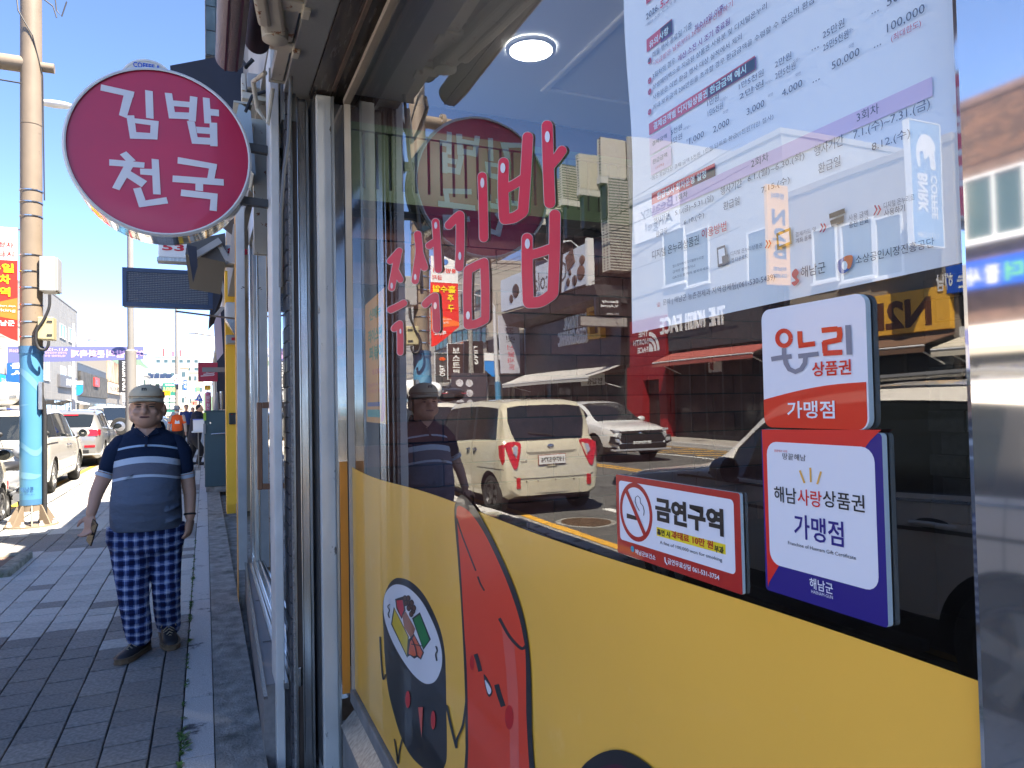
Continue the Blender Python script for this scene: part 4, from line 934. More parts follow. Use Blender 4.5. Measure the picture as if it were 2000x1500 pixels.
for s, u0, u1 in [('엔투비', .86, .92), ('N', .60, .76), ('2', .44, .57), ('B', .26, .41), ('해남점', .14, .18), ('533-3080', .07, .11)]:
 m_ = sign_white if s == '2x' else mat('sign_ink', (.03, .03, .05), .5)
 ptext(t, s, OPX+.42, za+hh_*u0, OPX+.98, za+hh_*u1, yB1-.372, m_, .03)
t = proj_sign('upright_sign', 'tall pale blue upright sign of a coffee shop with a white elephant head', OPX+.25, OPX+1.35, yB0+.2, oz(1815, 480, OPX+.7), oz(1815, 240, OPX+.7), mat('sign_paleblue', rgb(120, 160, 200), .45), fm=white_frame_m)
za, zb2 = oz(1815, 480, OPX+.7), oz(1815, 240, OPX+.7); hh_ = zb2-za; YY = yB0+.128
rtext(t, 'COFFEE', OPX+.42, za+hh_*.22, OPX+.66, za+hh_*.58, YY, sign_white, .03); rtext(t, 'BNRK', OPX+.78, za+hh_*.26, OPX+1.15, za+hh_*.58, YY, sign_white, .04)
ptext(t, 'T.532-5588', OPX+.4, za+hh_*.06, OPX+1.2, za+hh_*.10, YY, sign_white)
xe, ze = OPX+.8, za+hh_*.76
P = smooth_poly([(-.34, -.40), (-.30, -.05), (-.34, .2), (-.15, .42), (.12, .42), (.30, .2), (.36, -.1), (.30, -.38), (.22, -.36), (.24, -.05), (.12, .0), (.05, -.2), (-.1, -.1), (-.16, -.4)])
P = [(xe+a, YY-.004, ze+b_) for a, b_ in P]; MB().prism(P, (0, .003, 0)).build('elephant_mark', sign_white, t)
# ---- C: low white building with the red outdoor shop
yC0, yC1 = yB1+.1, oY(1237)
Cb = building('white_building', 'low white building with the red outdoor clothing shop on its ground floor', yC0, yC1, oz(1250, 395), mat('white_render', (0.36, 0.36, 0.35), 0.75, var=0.05, vscale=1))
for a, b_ in [(1300, 1340), (1345, 1390), (1470, 1520)]: window(Cb, oY(b_), oY(a), oz(b_, 545), oz(b_, 440), n=1)
redm = mat('shop_red', rgb(138, 22, 30), .5, var=.05, vscale=2); dred = mat('deep_red', rgb(120, 14, 22), .5)
charc = mat('charcoal_panel', (.055, .055, .058), .55, var=.15, vscale=2)
t = board('fascia_sign', 'long charcoal fascia sign with raised white capital letters above the red awning', yC0+.1, yC1-2.9, oz(1300, 690), oz(1300, 590), charc, th=.25)
zz0, zz1 = oz(1300, 655), oz(1300, 622)
for s, a, b_ in [('THE', 1432, 1400), ('NORTH', 1390, 1350), ('FACE', 1342, 1298)]:
 otext(t, s, oY(a), zz0, oY(b_), zz1, sign_white, OPX+.262, .03, .05)
t = board('red_corner_sign', 'red corner panel with a white half dome mark and three words', yC1-2.8, yC1-.1, oz(1260, 715), oz(1260, 625), redm, th=.3)
X_ = OPX+.312; yy0 = yC1-2.3; zz = oz(1260, 688)
otext(t, 'THE', yy0+.8, zz+.65, yy0+1.5, zz+.9, sign_white, X_, .03); otext(t, 'NORTH', yy0+.8, zz+.3, yy0+1.9, zz+.55, sign_white, X_, .03); otext(t, 'FACE', yy0+.8, zz-.05, yy0+1.6, zz+.2, sign_white, X_, .03)
dm = MB()
for k, (ro, ri) in enumerate([(.78, .62), (.55, .40), (.33, .0)]):
 n_ = 8
 for i in range(n_):
  a, b_ = math.pi/2*i/n_, math.pi/2*(i+1)/n_
  c0 = Vector((X_+.004, yy0+.75, zz-.05)); q_ = [c0+Vector((0, -math.cos(w)*r_, math.sin(w)*r_*1.1)) for w, r_ in ((a, ro), (b_, ro), (b_, ri), (a, ri))]
  dm.add(q_, [(3, 2, 1, 0)])
dm.build('dome_mark', sign_white, t)
MB().box(OPX+.02, OPX+.4, yC1-1.2, yC1-.05, 0, oz(1260, 716)).box(OPX+.02, OPX+.4, yC1-2.9, yC1-2.4, 0, oz(1260, 716)).box(OPX+.02, OPX+.38, yC1-2.4, yC1-1.2, 2.4, oz(1260, 716)).build('red_pillar', redm, Cb)
MB().box(OPX+.01, OPX+.05, yC1-2.4, yC1-1.2, 0, 2.4).build('doorway', mat('deep_shadow_glass', (.02, .018, .018), .2), Cb)
awning('faded red awning along the charcoal fascia sign', yC0+.3, yC1-3.1, 3.45, 1.2, mat('faded_red_canvas', rgb(160, 84, 76), .8), drop=.4)
storefront(Cb, yC0+.2, yC1-3.0, 2.9, n=6)
t = board('window_notice', 'small white card with a red square in the red shop window', oY(1412), oY(1385), oz(1400, 728), oz(1400, 702), sign_white, X=OPX+.06, th=.01, cat='notice')
otext(t, '20', oY(1396), oz(1400, 724), oY(1388), oz(1400, 708), redm, OPX+.085, .1)
t = board('white_panel_sign', 'white panel with thin grey lettering above the red corner sign', yC1-3.6, yC1-.3, oz(1260, 470), oz(1260, 395), sign_white, th=.05)
otext(t, 'Beauty', yC1-3.2, oz(1260, 428), yC1-.9, oz(1260, 405), charc, OPX+.065); otext(t, 'Angel', yC1-3.2, oz(1260, 458), yC1-1.2, oz(1260, 436), charc, OPX+.065)
t = proj_sign('projecting_sign', 'small black projecting sign with white salon lettering above a speckled box sign', OPX+.5, OPX+1.7, yC1+.3, oz(1215, 612, OPX+1), oz(1215, 575, OPX+1), sign_black)
za = oz(1215, 612, OPX+1); hh_ = oz(1215, 575, OPX+1)-za
ptext(t, 'Beauty', OPX+.65, za+.66*hh_, OPX+1.4, za+.85*hh_, yC1+.228, sign_white, .03); ptext(t, 'V.Angel', OPX+.65, za+.42*hh_, OPX+1.45, za+.62*hh_, yC1+.228, sign_white, .03); ptext(t, '532.2582', OPX+.65, za+.08*hh_, OPX+1.2, za+.17*hh_, yC1+.228, sign_white)
t = proj_sign('dot_matrix_sign', 'grey speckled dot matrix box sign beside the gold frame mark', OPX+.2, OPX+2.4, yC1+.35, oz(1215, 632, OPX+1), oz(1215, 614, OPX+1), mat('speckled_grey', (.32, .31, .29), .6, var=.5, vscale=30), fm=dark_frame)
# ---- D: dark building with saw-tooth perforated screens
yD0, yD1 = yC1+.1, oY(1083); zD = oz(1232, 262)
Dm = mat('dark_glass_wall', (0.03, 0.03, 0.033), 0.15, spec=0.5)
Db = thing('screened_building', 'dark building with saw-tooth perforated screens above a chocolate shop sign', 'building', (OPX, (yD0+yD1)/2, 0))
MB().box(OPX, OPX-7, yD0+.05, yD1+4, 0, zD-.2).build('wall', Dm, Db)
MB().box(OPX+.02, OPX-7, yD0-.1, yD0+.049, 0, zD).build('white_side_wall', mat('white_render', (0, 0, 0)), Db)
scr_m = bpy.data.materials.new('perforated_screen'); scr_m.use_nodes = True
n_, l_ = scr_m.node_tree.nodes, scr_m.node_tree.links; b_ = n_['Principled BSDF']; tcx = n_.new('ShaderNodeTexCoord'); sx = n_.new('ShaderNodeSeparateXYZ'); l_.new(tcx.outputs['Object'], sx.inputs[0])
wv = n_.new('ShaderNodeMath'); wv.operation = 'SINE'; ml = n_.new('ShaderNodeMath'); ml.operation = 'MULTIPLY'; ml.inputs[1].default_value = 48; l_.new(sx.outputs['Z'], ml.inputs[0]); l_.new(ml.outputs[0], wv.inputs[0])
wv2 = n_.new('ShaderNodeMath'); wv2.operation = 'SINE'; ml2 = n_.new('ShaderNodeMath'); ml2.operation = 'MULTIPLY'; ml2.inputs[1].default_value = 22; l_.new(sx.outputs['Y'], ml2.inputs[0]); l_.new(ml2.outputs[0], wv2.inputs[0])
mm_ = n_.new('ShaderNodeMath'); mm_.operation = 'MINIMUM'; l_.new(wv.outputs[0], mm_.inputs[0]); l_.new(wv2.outputs[0], mm_.inputs[1])
rp_ = n_.new('ShaderNodeValToRGB'); rp_.color_ramp.elements[0].position = .45; rp_.color_ramp.elements[1].position = .55; rp_.color_ramp.elements[0].color = (.52, .49, .42, 1); rp_.color_ramp.elements[1].color = (.05, .05, .05, 1)
mr_ = n_.new('ShaderNodeMapRange'); mr_.inputs['From Min'].default_value = -1; l_.new(mm_.outputs[0], mr_.inputs['Value']); l_.new(mr_.outputs[0], rp_.inputs[0]); l_.new(rp_.outputs[0], b_.inputs['Base Color'])
nb = 4; L_ = (yD1-yD0)/nb
zs_ = [oz(1165, 425), oz(1150, 480)]
zmid = oz(1210, 360)
for k in range(nb+1):
 ya, yb_ = yD0+.1+k*L_, yD0+.1+(k+1)*L_
 p = [(OPX+.02, yb_, 0), (OPX+1.25, ya+.35, 0), (OPX+1.25, ya, 0), (OPX+.02, ya, 0)]
 zlo, zhi = zmid+.1-.0*k, zD-.15-.1*(k % 2)
 MB().prism([(a, b2, zlo) for a, b2, c2 in p], (0, 0, zhi-zlo)).build('screen', scr_m, Db)
 MB().prism([(a+.06, b2, zlo-.32) for a, b2, c2 in p], (0, 0, .3)).build('ledge', mat('pale_ledge', (.5, .49, .46), .7), Db)
 zl2 = oz(1180, 450)
 MB().prism([(a-.15, b2, zl2) for a, b2, c2 in p], (0, 0, zlo-.33-zl2)).build('bay_glass', Dm, Db)
 MB().box(OPX+1.06, OPX+1.12, ya+.33, ya+.39, zl2, zlo-.34).build('bay_mullion', dark_frame, Db)
MB().box(OPX+.02, OPX+1.0, yD0+.0, yD0+.7, oz(1230, 530), zmid).build('screen', scr_m, Db)
choc = mat('chocolate_board', rgb(186, 194, 206), .5)
XC = OPX+1.3
t = board('chocolate_sign', 'big pale sign with black brush lettering and chocolate pieces under two white lamps', yD0+1.1, yD1+3.6, oz(1190, 545, XC), oz(1190, 462, XC), choc, X=XC, th=.25)
z0_, z1_ = oz(1190, 545, XC), oz(1190, 462, XC); X_ = XC+.262; h_ = z1_-z0_
otext(t, 'Chocolat', yD0+3.1, z0_+h_*.28, yD0+7.4, z0_+h_*.80, mat('brush_black', (.02, .02, .02), .5), X_, .0); otext(t, 'have a good time', yD0+4.6, z0_+h_*.12, yD0+6.6, z0_+h_*.20, charc, X_)
ch1, ch2 = mat('chocolate_dark', (.05, .025, .018), .5), mat('chocolate_mid', (.12, .06, .04), .5)
for (yy, zz, r_, m_) in [(yD0+1.6, .32, .36, ch2), (yD0+2.2, .18, .26, ch1), (yD0+1.45, .62, .24, ch2), (yD0+2.9, .2, .2, ch1), (yD0+2.7, .42, .14, ch1), (yD0+9.2, .5, .40, ch1), (yD0+9.8, .3, .25, ch1)]:
 MB().lathe((X_, yy, z0_+zz*h_), (1, 0, 0), [(0, r_), (.05, r_*.8), (.07, r_*.3)], 14).build('chocolate_piece', m_, t)
for a in range(3):
 for b2 in range(3): MB().obox((X_+.02, yD0+2.3+a*.27+b2*.1, z0_+h_*.68+b2*.25-a*.1), (.03, 0, 0), (0, .12, -.045), (0, .045, .11)).build('chocolate_square', ch2, t)
MB().box(XC, XC+.3, yD0+.9, yD0+1.09, z0_-.1, z1_+.2).build('end_frame', white_frame_m, t)
for k, yy in enumerate((yD0+2.2, yD0+5.6)):
 s = thing('sign_lamp', 'white arm lamp over the %s end of the chocolate sign' % ('near', 'far')[k], 'sign lamp', (XC, yy, z1_+.3), 'arm lamps over the chocolate sign')
 MB().tube([(XC, yy, z1_+.05), (XC+.5, yy, z1_+.35), (XC+1.0, yy, z1_+.30)], .03).build('arm', white_frame_m, s); MB().obox((XC+1.15, yy, z1_+.25), (.22, 0, -.05), (0, .12, 0), (.01, 0, .05)).build('lamp_head', white_frame_m, s)
MB().prism([(OPX, yD0+.4, z0_-.15), (XC+.35, yD0+.4, z0_-.15), (XC+.1, yD0+.4, z0_-.75), (OPX, yD0+.4, z0_-.95)], (0, yD1-yD0+3, 0)).build('canopy_box', charc, Db)
storefront(Db, yD0+.5, yD1+3, 2.9, n=6)
t = board('black_fascia', 'black fascia with raised white serif capitals under the chocolate sign', yD0+.5, yD1+3.2, oz(1190, 715), z0_-1.0, sign_black, th=.3)
zb_ = oz(1165, 668); zt_ = oz(1165, 632)
yl, yr = oY(1165), oY(1106)
otext(t, 'GEOGRAPHIC', yl, oz(1165, 668), yr, oz(1165, 638), sign_white, OPX+.32, .02, .12); otext(t, 'NATIONAL', yl, oz(1165, 636), oY(1120), oz(1165, 610), sign_white, OPX+.32, .02, .12)
gold = mat('gold_frame', rgb(224, 164, 30), .4)
g = thing('gold_frame_mark', 'upright gold rectangular frame mark beside the raised white capitals', 'shop sign', (OPX+.5, oY(1185), oz(1185, 640)))
ya, yb_, za, zb_ = oY(1196), oY(1172), oz(1185, 660), oz(1185, 598); e = .22
MB().box(OPX+.33, OPX+.6, ya, ya+e, za, zb_).box(OPX+.33, OPX+.6, yb_-e, yb_, za, zb_).box(OPX+.33, OPX+.6, ya+e+.001, yb_-e-.001, za, za+e).box(OPX+.33, OPX+.6, ya+e+.001, yb_-e-.001, zb_-e, zb_).build('frame', gold, g)
MB().box(OPX+.3, OPX+.34, ya+.4, yb_-.4, za+.3, zb_-.3).build('backing', charc, g)
t = proj_sign('brush_banner', 'tall white banner sign with red and black brush lettering beside the chocolate shop', OPX+.4, OPX+1.7, yD1+3.8, oz(1052, 722, OPX+1), oz(1052, 600, OPX+1), mat('banner_grey', rgb(176, 178, 188), .6), th=.08)
za, hh_ = oz(1052, 722, OPX+1), oz(1052, 600, OPX+1)-oz(1052, 722, OPX+1)
ptext(t, '초콜렛', OPX+.75, za+hh_*.52, OPX+1.35, za+hh_*.95, yD1+3.758, sign_black, 0, vertical=True); ptext(t, '선물세트', OPX+.8, za+hh_*.06, OPX+1.3, za+hh_*.5, yD1+3.758, mat('brush_red', rgb(190, 60, 80), .5), 0, vertical=True)
awning('black and white striped awning over the black fascia shop', yD0+.6, yD1+3.2, oz(1190, 712), 1.9, mat('pale_canvas', (.45, .44, .42), .8), drop=.6)
t = board('rental_banner', 'white paper banner with large black number inside the dark shopfront', oY(1182), oY(1140), oz(1160, 752), oz(1160, 730), sign_white, X=OPX+.06, th=.01, cat='banner')
otext(t, '영업중', oY(1178), oz(1160, 750), oY(1150), oz(1160, 738), sign_black, OPX+.085, .03)
# ---- E: single storey black golf shop, F: pale tiled block behind
yE0, yE1 = yD1+4.2, oY(952)
E_ = building('black_shop', 'single storey black shop with a plain black fascia and white raised letters', yE0, yE1, oz(1030, 648), black_clad)
t = thing('golf_fascia', 'four raised white italic capitals on the single storey black shop', 'shop sign', (OPX, yE0+3, oz(1010, 700)))
otext(t, 'PING', oY(1006), oz(1006, 698), oY(975), oz(1006, 678), sign_white, OPX+.02, .03, .08)
storefront(E_, yE0+.3, yE1-.2, 2.8, n=5)
t = proj_sign('projecting_sign', 'black projecting sign with white letters turned sideways', OPX+.5, OPX+1.9, yE1-.6, oz(935, 729, OPX+1), oz(935, 666, OPX+1), sign_black)
za, hh_ = oz(935, 729, OPX+1), oz(935, 666, OPX+1)-oz(935, 729, OPX+1); rtext(t, 'PING', OPX+.85, za+hh_*.28, OPX+1.4, za+hh_*.84, yE1-.672, sign_white, .03)
t = proj_sign('folded_banner', 'dark cloth banner with rows of round white pictures by the lamp post', OPX+2.0, OPX+4.2, yE0+1.0, .6, 3.4, mat('dark_banner', (.05, .045, .06), .6), th=.03, cat='banner')
for a in range(2):
 for b2 in range(4): MB().lathe((OPX+3.1+a*.6, yE0+.98, 1.0+b2*.6), (0, -1, 0), [(0, .22), (.012, .22)], 14).build('round_picture', mat('picture_grey', (.5, .48, .5), .6, var=.5, vscale=9), t)
yF0, yF1, zF = oY(955), 74.0, oz(950, 512)
marble = mat('pale_stone_cladding', (0.40, 0.37, 0.32), 0.6, var=0.07, vscale=0.8)
Fb = building('tiled_block', 'pale stone clad four storey block with green tinted windows beyond the black shop', yF0, yF1, zF, marble)
jn = MB()
for k in range(1, 24): jn.box(OPX, OPX+.006, yF0, yF1, k*.55-.008, k*.55+.008)
for k in range(1, 26): jn.box(OPX, OPX+.005, yF0+k*1.1-.01, yF0+k*1.1+.01, 0, zF)
for k in range(1, 24): jn.box(OPX, OPX-11, yF0-.006, yF0, k*.55-.008, k*.55+.008)
jn.build('joint', mat('joint_grey', (.33, .31, .28), .8), Fb, kind='stuff')
greeng = mat('green_glass', (0.05, 0.12, 0.10), 0.08, spec=.7)
for (a, b_, c_, d_) in [(933, 950, 562, 588), (905, 926, 565, 592), (870, 893, 568, 596), (845, 862, 572, 600), (925, 952, 638, 668), (885, 915, 642, 672), (848, 876, 646, 676)]:
 window(Fb, oY(b_), oY(a), oz(b_, d_), oz(b_, c_), n=3, fm=dark_frame, gm=greeng)
storefront(Fb, yF0+.5, yF1-1, 2.9, n=8)
for nm, lab, s, px_, y0_, y1_, m_, lm, vert in [('projecting_sign', 'dark brown upright sign with four white Korean syllables', '보스크로', 893, 706, 672, mat('sign_darkbrown', rgb(62, 46, 46), .5), sign_white, True),
  ('projecting_sign', 'charcoal upright sign with a small orange bear mark and sideways capitals', 'TAPO', 863, 748, 690, charc, sign_white, False)]:
 Yp = oY(px_, OPX+1); z0_, z1_ = oz(px_, y0_ if vert else 748, OPX+1), oz(px_, y1_ if vert else 690, OPX+1)
 if vert: z0_ = oz(px_, 741, OPX+1)
 t = proj_sign(nm, lab, OPX+.3, OPX+1.7, Yp, z0_, z1_, m_, fm=white_frame_m)
 if vert: ptext(t, s, OPX+.75, z0_+.2, OPX+1.3, z1_-.2, Yp-.072, lm, .03, vertical=True)
 else:
  rtext(t, s, OPX+.75, z0_+.5, OPX+1.25, z1_-.9, Yp-.072, lm, .03); MB().ell((OPX+1.0, Yp-.08, z1_-.45), .3, .02, .14).build('bear_mark', mat('mark_orange', rgb(230, 90, 30), .5), t)
t = board('beige_fascia', 'beige fascia sign with dark raised capitals below the pale stone block', oY(930), oY(907), oz(920, 740), oz(920, 697), mat('sign_beige', rgb(196, 170, 128), .5), th=.4)
otext(t, 'ORKA', oY(928), oz(920, 727), oY(912), oz(920, 708), sign_black, OPX+.42, .03, .05)
t = board('orange_sign', 'orange and black restaurant lettering above the beige fascia', oY(918), oY(885), oz(918, 678), oz(918, 664), mat('pale_board', (.5, .48, .44), .6), th=.2)
otext(t, '아구나라', oY(917), oz(918, 677), oY(899), oz(918, 666), mat('sign_orange', rgb(240, 120, 20), .5), OPX+.22, .05)
t = building('tiled_house', 'white house with a grey hipped tile roof behind the black shop', yE0+2, yE0+10, oz(1000, 655, OPX-12)-1.0, mat('white_render', (0, 0, 0)), x0=OPX-12.2, depth=8)
rf = MB(); zt = oz(1000, 655, OPX-12)-.7; x0_, x1_, y0_, y1_ = OPX-11.4, OPX-21, yE0+1.2, yE0+10.8
rf.add([(x0_, y0_, zt), (x0_, y1_, zt), (x1_, y1_, zt), (x1_, y0_, zt), ((x0_+x1_)/2, y0_+3, zt+2.2), ((x0_+x1_)/2, y1_-3, zt+2.2)], [(0, 1, 5, 4), (1, 2, 5), (2, 3, 4, 5), (3, 0, 4), (3, 2, 1, 0)]); rf.build('roof', mat('roof_tile', (.10, .11, .11), .7, var=.2, vscale=6), t)
# ---- blocks seen straight up the street on the left (same building line, farther on)
def dY(x, X=OPX): return onX(x, 700, X).y
def dz(x, y, X=OPX): return onX(x, y, X).z
G = building('beige_block', 'beige rendered block with a green shutter window just left of the blue pole', 74.4, dY(70), dz(40, 640), mat('cream_render', (.42, .37, .29), .8, var=.05, vscale=.5))
window(G, 75.2, 79.0, dz(8, 745), dz(8, 732), n=2, fm=dark_frame, gm=mat('green_shutter', (.03, .13, .08), .5))
t = board('blue_board', 'small bright blue phone number board on the beige block', 75, 77.5, 3.4, 5.0, mat('cyan_board', rgb(30, 160, 215), .5), th=.1)
otext(t, '078-092', 75.3, 4.3, 77.2, 4.7, sign_white, OPX+.115); otext(t, '535-8082', 75.3, 3.7, 77.2, 4.1, sign_white, OPX+.115)
t = proj_sign('upright_sign', 'blue upright sign with large white syllables beside the blue pole', OPX+.2, OPX+1.9, dY(34, OPX+1), dz(34, 762, OPX+1), dz(34, 705, OPX+1), blue_s)
Yp = dY(34, OPX+1); za, zb_ = dz(34, 762, OPX+1), dz(34, 705, OPX+1); ptext(t, '올시', OPX+.5, za+1.2, OPX+1.7, zb_-.1, Yp-.072, sign_white, .04, vertical=True)
greytile = mat('grey_stone_tile', (.20, .195, .185), .7, var=.12, vscale=.6)
yG0, yG1, zG = dY(74), dY(151), dz(151, 611)
Gt = building('grey_tiled_block', 'four storey grey stone tiled block with white windows right of the pole', yG0, yG1, zG, greytile)
jn = MB()
for k in range(1, 20): jn.box(OPX, OPX+.008, yG0, yG1, k*.8-.012, k*.8+.012)
for k in range(1, 22): jn.box(OPX, OPX+.007, yG0+k*1.2-.015, yG0+k*1.2+.015, 0, zG)
jn.build('joint', mat('joint_grey', (0, 0, 0)), Gt, kind='stuff')
for a, b_, c_, d_ in [(117, 128, 632, 657), (134, 145, 640, 665), (118, 128, 715, 736), (134, 144, 715, 738), (86, 96, 690, 740)]: window(Gt, dY(a), dY(b_), dz(a, d_), dz(a, c_), n=2)
storefront(Gt, yG0+1, yG1-.5, 3.0, n=8)
t = board('grey_fascia', 'dull grey fascia with pale letters on the grey tiled block', dY(112), dY(146), dz(130, 758), dz(130, 735), mat('dull_grey', (.10, .10, .11), .6), th=.3)
otext(t, 'iWANT', dY(124), dz(130, 754), dY(144), dz(130, 740), sign_white, OPX+.32, .02)
awning('grey shop awning under the dull grey fascia', dY(128), dY(150), 3.2, 1.6, mat('grey_canvas', (.32, .31, .3), .8))
yH0, yH1 = yG1+.3, dY(207); zH = dz(166, 714)
Hb = building('dark_patterned_shop', 'dark shop with a carved patterned front and a small red square mark', yH0, yH1, zH, black_clad)
pt = mat('carved_panel', (.06, .057, .052), .8, var=.6, vscale=1.4, bump=1.0, bscale=3)
for k in range(3): MB().box(OPX+.01, OPX+.3, yH0+.3+k*(yH1-yH0-.6)/3+.1, yH0+.3+(k+1)*(yH1-yH0-.6)/3-.1, 3.9, zH-1.1).build('carved_panel', pt, Hb)
t = board('red_mark', 'red square sign with a black mark on the dark patterned front', dY(178), dY(187), dz(182, 755), dz(182, 738), mat('mark_red', rgb(214, 50, 46), .5), X=OPX+.3, th=.2)
otext(t, 'K', dY(180), dz(182, 752), dY(185), dz(182, 742), sign_black, OPX+.52, .05)
storefront(Hb, yH0+.5, yH1-.5, 2.9, n=6)
yI0, yI1 = yH1+.3, dY(238)
Ib = building('billboard_shop', 'shop with a tall rock picture billboard above cream lettering', yI0, yI1, dz(212, 703), mat('warm_grey', (.2, .18, .155), .7))
t = board('rock_billboard', 'tall picture billboard of a brown rock face and waterfall', yI0+.5, yI1-4, dz(212, 745), dz(212, 704), mat('rock_picture', rgb(196, 178, 150), .6, var=.0, col2=rgb(120, 84, 60), vscale=.35), th=.3)
t = board('cream_fascia', 'cream fascia with bold black letters under the rock billboard', yI0+.2, yI1-4, dz(212, 768), dz(212, 747), mat('cream_board', rgb(226, 204, 178), .6), th=.35)
otext(t, 'NOON BOX', yI0+2, dz(212, 764), yI1-6, dz(212, 752), sign_black, OPX+.37, .03)
storefront(Ib, yI0+.5, yI1-1, 3.0, n=5)
Yp = dY(244, OPX+1.5); t = proj_sign('upright_sign', 'tall black upright sign with white sideways capitals beside the grey lamp post', OPX+.3, OPX+2.9, Yp, dz(244, 766, OPX+1.5), dz(244, 700, OPX+1.5), sign_black)
rtext(t, 'KOLON SPORT', OPX+1.0, dz(244, 764, OPX+1.5), OPX+2.1, dz(244, 706, OPX+1.5), Yp-.072, sign_white, .02)
yJ = yI1+.4
cols = [('pale_grey', (.28, .275, .265)), ('cream_far', (.36, .33, .27)), ('white_far', (.5, .5, .49)), ('tan_far', (.27, .21, .15)), ('blue_grey', (.42, .46, .5))]
for k, (w_, h_, dx) in enumerate([(14, 11, 0), (12, 9, 0.5), (16, 13, 1.5)]):
 b_ = building('shop_block', ['grey three storey block past the black upright sign', 'cream two storey block farther up the left side', 'white block near the bend on the left side'][k], yJ, yJ+w_, h_, mat(*cols[k], .8), x0=OPX+dx)
 for r in range(2):
  for c_ in range(3): window(b_, yJ+1+c_*w_/3.2, yJ+1+c_*w_/3.2+w_/5, 3.8+r*3.2, 5.4+r*3.2, X=OPX+dx, n=2)
 storefront(b_, yJ+.4, yJ+w_-.4, 2.9, X=OPX+dx, n=4); yJ += w_+.4
def endblock(name, lab, x0, x1, yt, Y, m, nw=3, rows=3, depth=10):
 a, b_ = onY(x0, 800, Y), onY(x1, 800, Y); zt = onY((x0+x1)/2, yt, Y).z
 t = thing(name, lab, 'building', ((a.x+b_.x)/2, Y, 0)); MB().box(a.x, b_.x, Y, Y+depth, 0, zt).build('wall', m, t)
 MB().box(a.x-.1, b_.x+.1, Y-.1, Y+depth, zt+.002, zt+.4).build('parapet', m, t)
 w_ = (b_.x-a.x)/nw
 for r in range(rows):
  for c_ in range(nw):
   x_ = a.x+w_*(c_+.25); z_ = zt-2.2-r*3.3
   if z_ < 3: continue
   o = MB().box(x_-.06, x_+w_*.5+.06, Y-.05, Y-.001, z_-.06, z_+1.3).build('window', white_frame_m, t); MB().box(x_, x_+w_*.5, Y-.07, Y-.051, z_, z_+1.24).build('pane', win_glass, o)
 return t
wf = mat('white_far', (.7, .7, .68), .8); cf_ = mat('cream_far', (.62, .57, .46), .8); tf = mat('tan_far', (.5, .4, .28), .8)
k = endblock('apartment_block', 'pale blue white block with rooftop aerials closing the end of the street', 302, 391, 698, 330, mat('bluewhite', (.34, .40, .41), .8), 6, 3)
for i, (x_, h_) in enumerate([(319, 5), (338, 3.4), (352, 4.2), (366, 6), (372, 7), (378, 6), (384, 5)]):
 p_ = onY(x_, 697, 332); MB().tube([(p_.x, 332, p_.z), (p_.x, 332, p_.z+h_*.7)], .35 if i < 3 else .16).build('aerial', mat('aerial_red', rgb(200, 60, 50), .6) if i < 3 else white_frame_m, k)
endblock('white_block', 'white low block with a lean-to panel roof left of the far round sign', 285, 345, 722, 240, wf, 4, 2)
sp = thing('solar_array', 'slanted array of dark solar panels on the white low block', 'solar panels', (onY(305, 735, 238).x, 238, 10))
a = onY(288, 733, 238)
for i in range(4):
 for j in range(2): MB().obox((a.x+1.0+i*1.55, 236+j*1.6, a.z-.7+j*.75), (.73, 0, 0), (0, .75, .36), (0, -.02, .04)).build('panel', mat('solar_blue', (.02, .03, .06), .15), sp)
endblock('white_block', 'white gabled block behind the solar panels', 326, 352, 716, 262, wf, 2, 2)
endblock('tan_block', 'tan narrow block right of the far thin pole', 351, 367, 719, 200, tf, 1, 3)
endblock('cream_block', 'cream block behind the crossing sign', 366, 398, 728, 225, cf_, 3, 3)
endblock('pale_low_block', 'pale low block between the grey lamp post and the street end', 262, 288, 735, 215, mat('pale_grey', (0, 0, 0)), 2, 2)
def farsign(lab, x0, x1, y0, y1, Y, m, s=None, lm=None, vert=True, cat='shop sign'):
 a, b_ = onY(x0, y1, Y), onY(x1, y0, Y); t = thing('upright_sign' if vert else 'hanging_sign', lab, cat, ((a.x+b_.x)/2, Y, a.z))
 MB().box(a.x, b_.x, Y, Y+.25, a.z, b_.z).build('panel', m, t, bevel=.02)
 e = (b_.x-a.x)*.15; eh = (b_.z-a.z)*.1
 if s: ptext(t, s, a.x+e, a.z+eh, b_.x-e, b_.z-eh, Y-.001, lm or sign_white, .03, vertical=vert)
 MB().tube([((a.x+b_.x)/2, Y+.12, 0), ((a.x+b_.x)/2, Y+.12, a.z)], .05, 6).build('post', white_frame_m, t)
 return t
gsg = mat('sign_forest', rgb(40, 120, 104), .5)
t = farsign('large green and white price board reading 1000 left of the thin pole', 318, 345, 748, 805, 120, gsg)
a, b_ = onY(320, 766, 119.98), onY(343, 756, 119.98); ptext(t, '1000', a.x, a.z, b_.x, b_.z, 119.98, mat('sign_lemon', rgb(232, 226, 120), .5), .03)
a, b_ = onY(322, 754, 119.98), onY(340, 750, 119.98); ptext(t, '가격파괴', a.x, a.z, b_.x, b_.z, 119.98, sign_white, .03)
for i in range(4):
 for j in range(2): a, b_ = onY(320+j*12, 778+i*7, 119.9), onY(330+j*12, 773+i*7, 119.9); MB().box(a.x, b_.x, 119.9, 119.98, a.z, b_.z).build('white_line', sign_white, t)
farsign('yellow oval shaped sign in front of the green price board', 317, 332, 763, 773, 90, mat('sign_yellow', rgb(250, 204, 0), .5), '주차장', redm, False)
farsign('blue and white upright sign right of the thin pole', 358, 365, 742, 762, 130, blue_s, '약국')
farsign('white upright sign with dark letters right of the thin pole', 360, 365, 764, 790, 110, sign_white, '미용실', sign_black)
farsign('black framed white upright sign before the cream block', 367, 373, 753, 775, 115, sign_white, '안경', sign_black)
